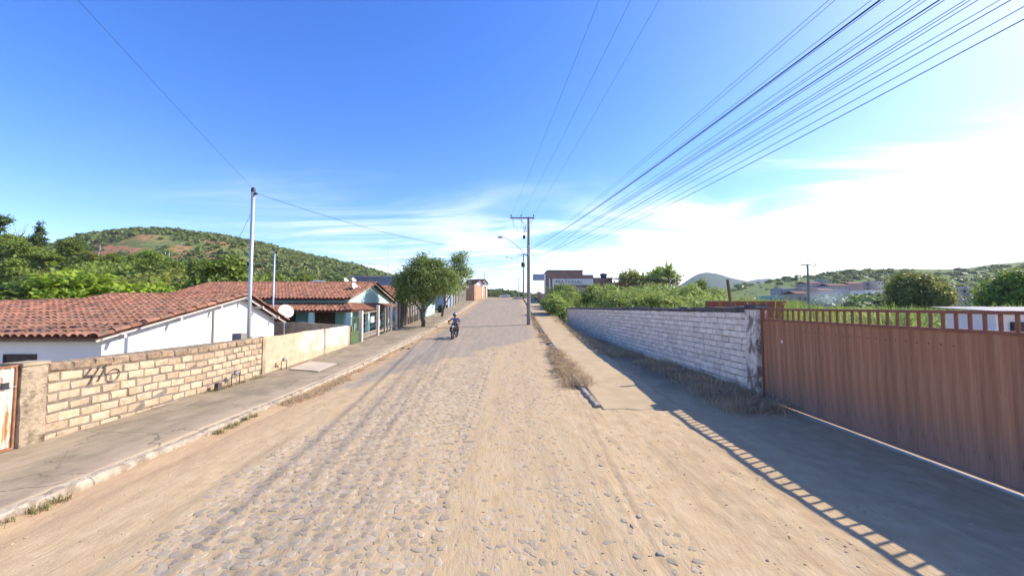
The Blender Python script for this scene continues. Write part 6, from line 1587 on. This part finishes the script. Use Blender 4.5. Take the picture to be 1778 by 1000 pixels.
for px, yt, Y, k, lab in ((520, 480, 62, 'round', 'rounded tree above the left half of the teal house ridge'), (575, 484, 70, 'dark', 'dark tree above the middle of the teal house ridge'), (462, 478, 60, 'round', 'leafy tree between the two steel poles'), (640, 486, 75, 'round', 'green tree behind the teal house gable peak'), (690, 480, 70, 'dark', 'dark tree showing left of the street tree crown')):
    put_tree('garden_tree', kinds[k][0], px, yt, Y, 5.9, lab, 1.1, px*0.1, base=0.2)
# tall tree at the left edge, snag wrapped in creeper, pale dead trunk
p = HB.pt(0.42, 0.98)
me = tree_meshes(61, 10, 6.2, 0.16, [(0, 0, 7.2, 1.5, 1.5, 0.9), (1.2, 0.2, 7.8, 1.3, 1.2, 0.7), (0.9, 0, 5.6, 0.6, 0.6, 0.4)], 60, 26, 0.4, 0.22, 'leaf_dark')
c = at(-8, 385, 78); place_tree('tall_tree', me, (c.x, 78, c.z-7.4), 'tall bare-stemmed tree reaching into the picture at the left edge')
me = tree_meshes(62, 6, 5.0, 0.13, [(0, 0, 1.2, 1.3, 1.3, 1.3), (0.05, 0, 3.0, 0.7, 0.7, 1.5), (0.1, 0, 4.6, 0.35, 0.35, 1.0)], 90, 26, 0.24, 0.18, 'leaf_dark', n_limb=3)
c = at(69, 385, 76); place_tree('creeper_column', me, (c.x, 76, c.z-5.4), 'narrow upright snag wrapped in creeper on the left skyline')
sn = thing('bare_snag', 'leafless branching snag on the left skyline', 'tree', at(32, 420, 76))
b0 = at(30, 425, 76); mb = MB(); g3 = random.Random(6)
mb.tube([b0-Vector((0, 0, 3)), b0, b0+Vector((0.1, 0, 1.2))], [0.16, 0.12, 0.09], 7)
for dx, dz in ((-1.1, 3.4), (0.2, 3.0), (1.3, 3.6), (0.9, 2.2), (1.9, 4.0)): mb.tube(limb_path(g3, b0+Vector((0.05, 0, 0.8)), b0+Vector((dx, 0.2, dz*1.15)), 0.02), [0.07, 0.06, 0.05, 0.04, 0.03, 0.012], 5)
mb.build('branches', M['bark'], sn)
sn = thing('pale_dead_trunk', 'pale dead forked trunk on the wooded left slope', 'tree', at(172, 445, 70))
b0 = at(170, 440, 69); mb = MB(); mb.tube([b0-Vector((0, 0, 3.5)), b0, b0+Vector((0.35, 0, 0.7)), b0+Vector((0.3, 0, 1.5))], [0.16, 0.15, 0.11, 0.05], 7); mb.tube([b0+Vector((0.2, 0, 0.4)), b0+Vector((1.0, 0, 0.8)), b0+Vector((1.5, 0, 0.9))], [0.09, 0.06, 0.03], 6)
mb.build('trunk', M['bark_pale'], sn)
for px in (287, 294):
    a = at(px, 438, 150); o = MB().tube([a-Vector((0, 0, 9)), a], 0.13, 6).build('distant_post', M['concrete_white']); tag(o, ('left' if px == 287 else 'right')+' one of a pair of pale posts below the red earth on the hill', 'post')
# banana plants
def banana(px, pytop, Y, label, seed):
    c = at(px, pytop, Y); b = float(ground_z(c.x, Y)); t = thing('banana_plant', label, 'plant', (c.x, Y, b)); H = c.z-b; g4 = random.Random(seed)
    link('stem', MB().tube([(0, 0, -0.1), (0, 0, H*0.55)], [0.14, 0.10], 8).mesh('stem', M['leaf_shrub']), t)
    for k in range(8):
        a = k*0.8+g4.uniform(-0.2, 0.2); L_ = H*0.55; mb = MB(); n_ = 7
        for i in range(n_+1):
            s = i/n_; r_ = L_*(0.08+0.75*s); z = H*0.52+L_*(0.85*s-0.75*s*s*g4.uniform(0.95, 1.05)); w = 0.26*math.sin(PI*min(1, s*0.92+0.08))+0.02
            for sd_, dz in ((-1, 0.05), (0, -0.02), (1, 0.05)): mb.v.append((r_*math.cos(a)-sd_*w*math.sin(a), r_*math.sin(a)+sd_*w*math.cos(a), z+dz))
        for i in range(n_):
            for j in (0, 1): mb.f.append((i*3+j, i*3+j+1, i*3+4+j, i*3+3+j)); mb.m.append(0)
        link('leaf', mb.mesh('leaf', M['leaf_lime' if k % 3 == 0 else 'leaf_shrub'], smooth=True, fix=False), t)
banana(118, 496, 27, 'banana plant with broad leaves left below the lime tree', 1)
banana(165, 500, 26, 'banana plant with broad leaves right below the lime tree', 2)

# ------------------------------------------------------------------ street trees on the left pavement
b = at(733, 569, 29.0)
me = tree_meshes(71, 5.2, 1.9, 0.15, [(0.2, 0, 3.3, 2.0, 1.9, 1.3), (-1.0, 0.3, 3.1, 1.5, 1.5, 1.2), (1.4, -0.2, 3.2, 1.45, 1.4, 1.25), (0.2, 0.1, 4.3, 1.7, 1.5, 0.95), (-0.6, 0, 2.2, 1.6, 1.5, 0.75), (-0.15, 0, 5.2, 0.45, 0.45, 0.6), (1.0, 0.3, 4.6, 1.0, 0.9, 0.6)], 760, 34, 0.25, 0.080, 'leaf_street', n_limb=12)
place_tree('street_tree', me, (-6.85, 29.0, Pf(29)+0.1), 'round leafy street tree on the left pavement by the board fence', 'tree', 'street trees on the left pavement')
me = tree_meshes(72, 7, 2.6, 0.11, [(0.5, 0, 3.1, 1.2, 1.2, 1.1), (1.3, 0.1, 3.5, 1.25, 1.1, 1.3), (1.5, 0, 4.9, 0.85, 0.85, 1.2), (1.7, 0, 5.9, 0.75, 0.7, 0.6), (-0.2, 0, 2.6, 0.9, 0.9, 0.7), (2.2, 0.1, 4.2, 0.9, 0.8, 0.8)], 300, 30, 0.27, 0.085, 'leaf_street', n_limb=12, lean=(0.35, 0))
place_tree('street_tree', me, (-6.95, 37.5, Pf(37.5)+0.1), 'slender open street tree leaning over the pavement behind the round one', 'tree', 'street trees on the left pavement')

# ------------------------------------------------------------------ vegetation behind the right wall
kinds['shrub'] = [tree_meshes(80+k, 4, 0.9, 0.06, lob(80+k, 9, 1.6, 3.4, 0.2)+[(0, 0, 0.9, 1.3, 1.3, 0.9)], 170, 22, 0.28, 0.17, 'leaf_shrub', n_limb=12, aspect=0.30, droop=0.35) for k in range(4)]
sr = random.Random(17); k = 0
for px in range(952, 1245, 9):
    Y = sr.uniform(40, 56) if px < 990 else sr.uniform(26, 52)
    top_ = 497+sr.uniform(-8, 9)+(10 if px < 970 else 0)+(8 if px > 1205 else 0)
    c = at(px, top_, Y)
    if Y < 39.5: c.x = max(c.x, float(XW(Y))+2.9)
    else: c.x = max(c.x, 6.2)
    b = float(ground_z(c.x, Y)); s_ = (c.z-b)/4.0
    place_tree('leafy_shrub', kinds['shrub'][k % 4], (c.x, Y, b), 'tall light-green shrub in the thicket behind the whitewashed wall', 'shrub', 'shrubs behind the whitewashed wall', sr.uniform(0, 6.28), s_*0.95, s_); k += 1
for px in range(990, 1240, 15):
    Y = sr.uniform(22, 30); c = at(px, 511+sr.uniform(-5, 7), Y); c.x = max(c.x, float(XW(Y))+2.6)
    b = float(ground_z(c.x, Y)); s_ = (c.z-b)/4.0
    place_tree('leafy_shrub', kinds['shrub'][k % 4], (c.x, Y, b), 'lower light-green shrub close behind the whitewashed wall', 'shrub', 'low shrubs behind the whitewashed wall', sr.uniform(0, 6.28), s_*1.2, s_); k += 1
put_tree('leafy_tree', kinds['round'][2], 1217, 488, 60, 5.9, 'small dark round tree at the right end of the shrub thicket', 0.75, 0.4)
put_tree('leafy_tree', kinds['olive'][1], 1098, 474, 92, 5.4, 'small tree behind the open shed roof', 0.8, 0.4)
put_tree('leafy_tree', kinds['round'][1], 1122, 476, 88, 5.9, 'bushy tree left of the palm behind the open shed', 0.8, 1.4)
put_tree('leafy_tree', kinds['dark'][1], 1195, 497, 66, 5.9, 'dark tree below and right of the palm', 0.9, 1.4)
for grp, txt in (('shrubs behind the whitewashed wall', 'tall shrub'), ('low shrubs behind the whitewashed wall', 'low shrub')):
    l_ = sorted([o for o in COL.objects if o.get('group') == grp], key=lambda o: o.location.x/o.location.y)
    for i, o in enumerate(l_): o['label'] = '%s%s of the thicket behind the whitewashed wall%s' % ('leftmost ' if i == 0 else '', ('light green '+txt), '' if i == 0 else ', %s from the left' % ORD[i])
# coconut palm
def palm(px, pytop, Y, label, seed, fr=30):
    c = at(px, pytop, Y); b = float(ground_z(c.x, Y)); t = thing('palm_tree', label, 'palm', (c.x, Y, b)); H = c.z-b-2.3; g5 = random.Random(seed); rg5 = np.random.default_rng(seed)
    link('trunk', MB().tube([(0, 0, -0.2), (0.1, 0, H*0.5), (0.05, 0, H)], [0.2, 0.15, 0.12], 9).mesh('trunk', M['bark'], smooth=True), t)
    for k in range(fr):
        a = 2*PI*k/fr+g5.uniform(-0.15, 0.15); el = g5.uniform(-0.1, 1.35); L_ = g5.uniform(2.6, 3.6); n_ = 16; V = []; F = []
        pts = []
        for i in range(n_+1):
            s = i/n_; r_ = L_*s*math.cos(el)*(1-0.15*s); z = H+L_*s*math.sin(el)-1.35*s*s*math.cos(el)*1.2; pts.append(np.array([0.05+r_*math.cos(a), r_*math.sin(a), z]))
        side = np.array([-math.sin(a), math.cos(a), 0])
        for i in range(1, n_):
            for sd_ in (-1, 1):
                ln = 0.75*math.sin(PI*(0.12+0.85*i/n_))*(0.85+0.3*g5.random()); p0 = pts[i]; fw = (pts[i+1]-pts[i]); fw = fw/np.linalg.norm(fw)
                tip = p0+side*sd_*ln*0.8+fw*ln*0.45+np.array([0, 0, -0.35*ln]); b_ = len(V); V += [p0-fw*0.07, p0+fw*0.07, tip+fw*0.02, tip-fw*0.02]; F.append([b_, b_+1, b_+2, b_+3])
        for i in range(n_):
            b_ = len(V); q_ = side*0.025*(1-i/n_*0.8); V += [pts[i]-q_, pts[i]+q_, pts[i+1]+q_, pts[i+1]-q_]; F.append([b_, b_+1, b_+2, b_+3])
        link('frond', np_mesh('frond', np.array(V), np.array(F), M['leaf_shrub']), t)
palm(1141, 462, 84, 'left palm behind the open shed roof', 3)
palm(1160, 458, 86, 'right palm behind the open shed roof', 4, 34)
put_tree('leafy_tree', kinds['olive'][0], 1150, 470, 90, 5.4, 'loose bushy tree growing between the two palms', 0.8, 2.2)
# field of tall grass-like crop
n = 4200
px = rg.uniform(1175, 1900, n); Y = 20+rg.random(n)**0.8*75
X_ = (px-889)/FPX*Y
ok = (X_ > 10.5) & ~((X_ > 13) & (X_ < 26) & (Y < 21))
X_, Y = X_[ok], Y[ok]; pts = np.stack([X_, Y, ground_z(X_, Y)], 1)
pxx = 889+X_*FPX/Y
zt_ = 2.5+(531-(519+13*sst(pxx, 1370, 1430)))*Y/FPX
h = np.clip(zt_-pts[:, 2], 0.8, 3.4)*(0.62+0.5*vn(X_*0.35, Y*0.35, 3))
V, F = blades(pts, 16, h, 0.8, rg, 0.05, 0.55)
o = link('field_crop', np_mesh('field_crop', V, F, M['leaf_field'])); tag(o, 'field of tall bright green cane-like crop behind the brown gate', 'crop', kind='stuff')
n = 1500; Y = rg.uniform(11.5, 37, n); X_ = XW(Y)+1.1+rg.random(n)**1.5*3.2
V, F = blades(np.stack([X_, Y, ground_z(X_, Y)], 1), 8, 2.35*(0.75+0.35*rg.random(n)), 0.3, rg, 0.02, 0.28)
o = link('wall_grass', np_mesh('wall_grass', V, F, M['leaf_field'])); tag(o, 'tall green grass close behind the whitewashed wall', 'grass', kind='stuff')
# the two big trees over the gate
dome = [(0, 0, 3.6, 3.9, 3.9, 2.9), (2.2, 0.3, 2.9, 2.3, 2.3, 1.9), (-2.3, -0.3, 3.0, 2.2, 2.3, 1.9), (0.3, -2.2, 2.8, 2.3, 2.2, 1.8), (-0.6, 0.5, 5.0, 2.2, 2.2, 1.6), (1.3, -0.6, 4.6, 1.9, 1.9, 1.4), (3.3, 0.2, 2.2, 1.5, 1.5, 1.1), (-3.2, 0.5, 1.9, 1.4, 1.5, 1.0), (2.7, -0.5, 4.1, 1.2, 1.2, 0.8), (-1.9, 0.2, 5.6, 1.0, 1.0, 0.8)]
me = tree_meshes(91, 8, 2.6, 0.22, dome, 520, 30, 0.42, 0.19, 'leaf_olive', n_limb=14)
put_tree('round_tree', me, 1590, 474, 58, 6.7, 'big round yellowish-green tree beyond the brown gate', 0.86, base=0.1)
me = tree_meshes(92, 8, 2.4, 0.24, dome, 520, 30, 0.42, 0.19, 'leaf_mid', n_limb=14)
put_tree('dark_round_tree', me, 1768, 470, 46, 6.7, 'big dark green tree at the right edge beyond the gate', 0.95, 1.2, base=0.0)
me2 = kinds['dark'][0]
# bushes on the bank beside the far end of the wall, with dry branches
for px, yt, Y, lab in ((958, 507, 41.5, 'light green bush on the bank at the far end of the whitewashed wall'), (975, 513, 39.6, 'small bush against the far end of the whitewashed wall'), (946, 516, 47, 'small bush on the bank past the near utility pole')):
    c = at(px, yt, Y); b = float(road_z(min(c.x, 7.2), Y))
    place_tree('bank_bush', kinds['shrub'][0], (c.x, Y, b-0.05), lab, 'bush', 'bushes on the right bank', px, (c.z-b)/4*1.1, (c.z-b)/4)
bs = thing('dry_branches', 'tangle of bare dry branches at the far end of the whitewashed wall', 'branches', (5.0, 37.6, 0.3))
mb = MB(); g6 = random.Random(2)
for k in range(14):
    a = Vector((5.0+g6.uniform(-0.3, 0.3), 37.6+g6.uniform(-0.3, 0.3), float(road_z(5.0, 37.6))-0.05)); mb.tube(limb_path(g6, a, a+Vector((g6.uniform(-0.7, 0.5), g6.uniform(-0.5, 0.5), g6.uniform(1.0, 2.4))), 0.05), [0.04, 0.034, 0.028, 0.02, 0.014, 0.006], 5)
mb.build('branches', M['bark'], bs)

# ------------------------------------------------------------------ dry grass along the verges
def tuft_field(name, label, pts, n, h, spread, mat_='dry', width=0.006, lean=0.8, seed=1):
    V, F = blades(np.array(pts), n, h, spread, np.random.default_rng(seed), width, lean)
    o = link(name, np_mesh(name, V, F, M[mat_])); tag(o, label, 'grass', kind='stuff'); return o
pts = []
while len(pts) < 620:       # along the foot of the white wall, in patches
    y = 10.1+nrg.random()**1.25*27; w = 0.10+1.35*nrg.random()**1.2
    x = float(XW(y))-w
    if 0.55+1.5*float(fbm(x*0.9, y*0.6, 44)) - 0.25*w < nrg.random(): continue
    pts.append((x, y, float(road_z(x, y))-0.02))
tuft_field('verge_grass', 'mat of dry brown grass along the foot of the whitewashed wall', pts, 34, np.array([0.12+0.24*nrg.random()**2 for _ in pts]), 0.34, lean=1.6, seed=3)
pts = []
while len(pts) < 90:
    y = 9.0+nrg.random()*1.6; x = 5.2+nrg.random()*1.25
    if (y < 9.5 and x > 6.45) or 0.6+1.8*float(fbm(x*1.3, y*1.3, 45)) < nrg.random(): continue
    pts.append((x, y, float(road_z(x, y))-0.02))
tuft_field('pillar_grass', 'pile of dry brush at the foot of the flaking pillar', pts, 34, np.array([0.14+0.26*nrg.random()**2 for _ in pts]), 0.36, lean=1.7, seed=4)
pts = []
for _ in range(230):        # over the right kerb
    y = 11.2+nrg.random()**0.9*7.0; x = 2.08+nrg.normal()*0.16*(1.0+0.5*(y < 14))
    pts.append((x, y, Pf(y)+0.03))
for _ in range(120):
    y = 18+nrg.random()*22; x = 2.05+nrg.normal()*0.10
    pts.append((x, y, Pf(y)+0.03))
tuft_field('kerb_grass', 'line of dry grass tufts over the right kerb', pts, 34, np.array([0.10+0.20*nrg.random() for _ in pts]), 0.24, lean=1.5, seed=5)
pts = []
for _ in range(260):        # edge of the sandy pavement towards the bank
    y = 17+nrg.random()*26; x = 4.15+nrg.normal()*0.22+0.25
    pts.append((x, y, float(road_z(x, y))))
tuft_field('bank_grass', 'dry grass fringe between the sandy pavement and the shaded bank', pts, 36, 0.36, 0.22, lean=1.0, seed=6)
pts = []
for _ in range(80):         # weeds in the left gutter
    y = 3.8+nrg.random()*6; x = -5.76+abs(nrg.normal())*0.05
    if vn(y*1.7, 0.3, 8) < 0.5: continue
    pts.append((x, y, float(road_z(x, y))-0.01))
tuft_field('gutter_weeds', 'small weeds growing along the left kerb', pts, 16, 0.11, 0.07, 'weed', 0.004, 0.8, seed=7)
pts = []
for _ in range(130):
    y = 9.4+nrg.random()*3.4; x = -5.72+abs(nrg.normal())*0.13
    pts.append((x, y, float(road_z(x, y))-0.01))
for _ in range(60):
    y = 12.6+nrg.random()*9; x = -5.74+abs(nrg.normal())*0.09; pts.append((x, y, float(road_z(x, y))-0.01))
tuft_field('gutter_litter', 'dry leaf litter and straw gathered along the left kerb', pts, 26, 0.07, 0.16, 'dry', 0.008, 2.4, seed=8)
pts = [(-8.1-0.12*nrg.random(), 10.2+nrg.random()*2.4, Pf(11.2)+0.12) for _ in range(24)]
tuft_field('wall_weeds', 'dry weeds at the foot of the tan block wall', pts, 12, 0.10, 0.09, 'weed', 0.005, 1.0, seed=9)
c = at(480, 585, 13.6)
pb_ = place_tree('yard_bush', kinds['shrub'][1], (-9.3, 13.8, -0.7), 'small flowering bush behind the junction of the two left walls', 'bush', None, 0.4, 0.42, 0.56)

# ------------------------------------------------------------------ air
def haze(name, c, d, density, col, aniso=0.3, noise_sc=None):
    q = bpy.data.materials.new(name); q.use_nodes = True; nt = q.node_tree
    for n_ in list(nt.nodes): nt.nodes.remove(n_)
    out = nt.nodes.new('ShaderNodeOutputMaterial'); v_ = nt.nodes.new('ShaderNodeVolumePrincipled')
    v_.inputs['Color'].default_value = (*col, 1); v_.inputs['Density'].default_value = density; v_.inputs['Anisotropy'].default_value = aniso
    nt.links.new(v_.outputs[0], out.inputs['Volume'])
    return q, nt, v_
HAZE = True
if HAZE:
    q, nt, v_ = haze('haze_air', None, None, 0.00013, (0.66, 0.79, 1.0), 0.1)
    o = MB().box((0, 2300, 129), (8000, 5400, 270)).build('haze', q); tag(o, 'thin pale haze filling the valley air', 'haze', kind='stuff')
# bluish smoke drifting over the field
q, nt, v_ = haze('smoke_air', None, None, 0.10, (0.62, 0.76, 1.0), 0.3)
tc = nt.nodes.new('ShaderNodeTexCoord'); nz = nt.nodes.new('ShaderNodeTexNoise'); nz.inputs['Scale'].default_value = 0.35; nz.inputs['Detail'].default_value = 3
ln = nt.nodes.new('ShaderNodeVectorMath'); ln.operation = 'LENGTH'; mr = nt.nodes.new('ShaderNodeMapRange'); mr.inputs[1].default_value = 1.0; mr.inputs[2].default_value = 0.1
mpn = nt.nodes.new('ShaderNodeMapping'); mpn.inputs['Scale'].default_value = (1/6.0, 1/4.0, 1/3.0)
nt.links.new(tc.outputs['Object'], mpn.inputs[0]); nt.links.new(mpn.outputs[0], ln.inputs[0]); nt.links.new(ln.outputs['Value'], mr.inputs[0]); nt.links.new(tc.outputs['Object'], nz.inputs['Vector'])
m1 = nt.nodes.new('ShaderNodeMath'); m1.operation = 'MULTIPLY'; nt.links.new(mr.outputs[0], m1.inputs[0]); nt.links.new(nz.outputs[0], m1.inputs[1])
m2 = nt.nodes.new('ShaderNodeMath'); m2.operation = 'MULTIPLY'; m2.inputs[1].default_value = 0.13; nt.links.new(m1.outputs[0], m2.inputs[0]); nt.links.new(m2.outputs[0], v_.inputs['Density'])
sm = bmesh.new(); bmesh.ops.create_icosphere(sm, subdivisions=3, radius=1.0); sme = bpy.data.meshes.new('smoke'); 
for v in sm.verts: v.co = Vector((v.co.x*6, v.co.y*4, v.co.z*3.0))
sm.to_mesh(sme); sm.free(); sme.materials.append(q)
c = at(1436, 518, 95); o = link('smoke', sme, None, (c.x, 95, c.z)); tag(o, 'wisp of bluish smoke drifting right of the field pole', 'smoke', kind='stuff')
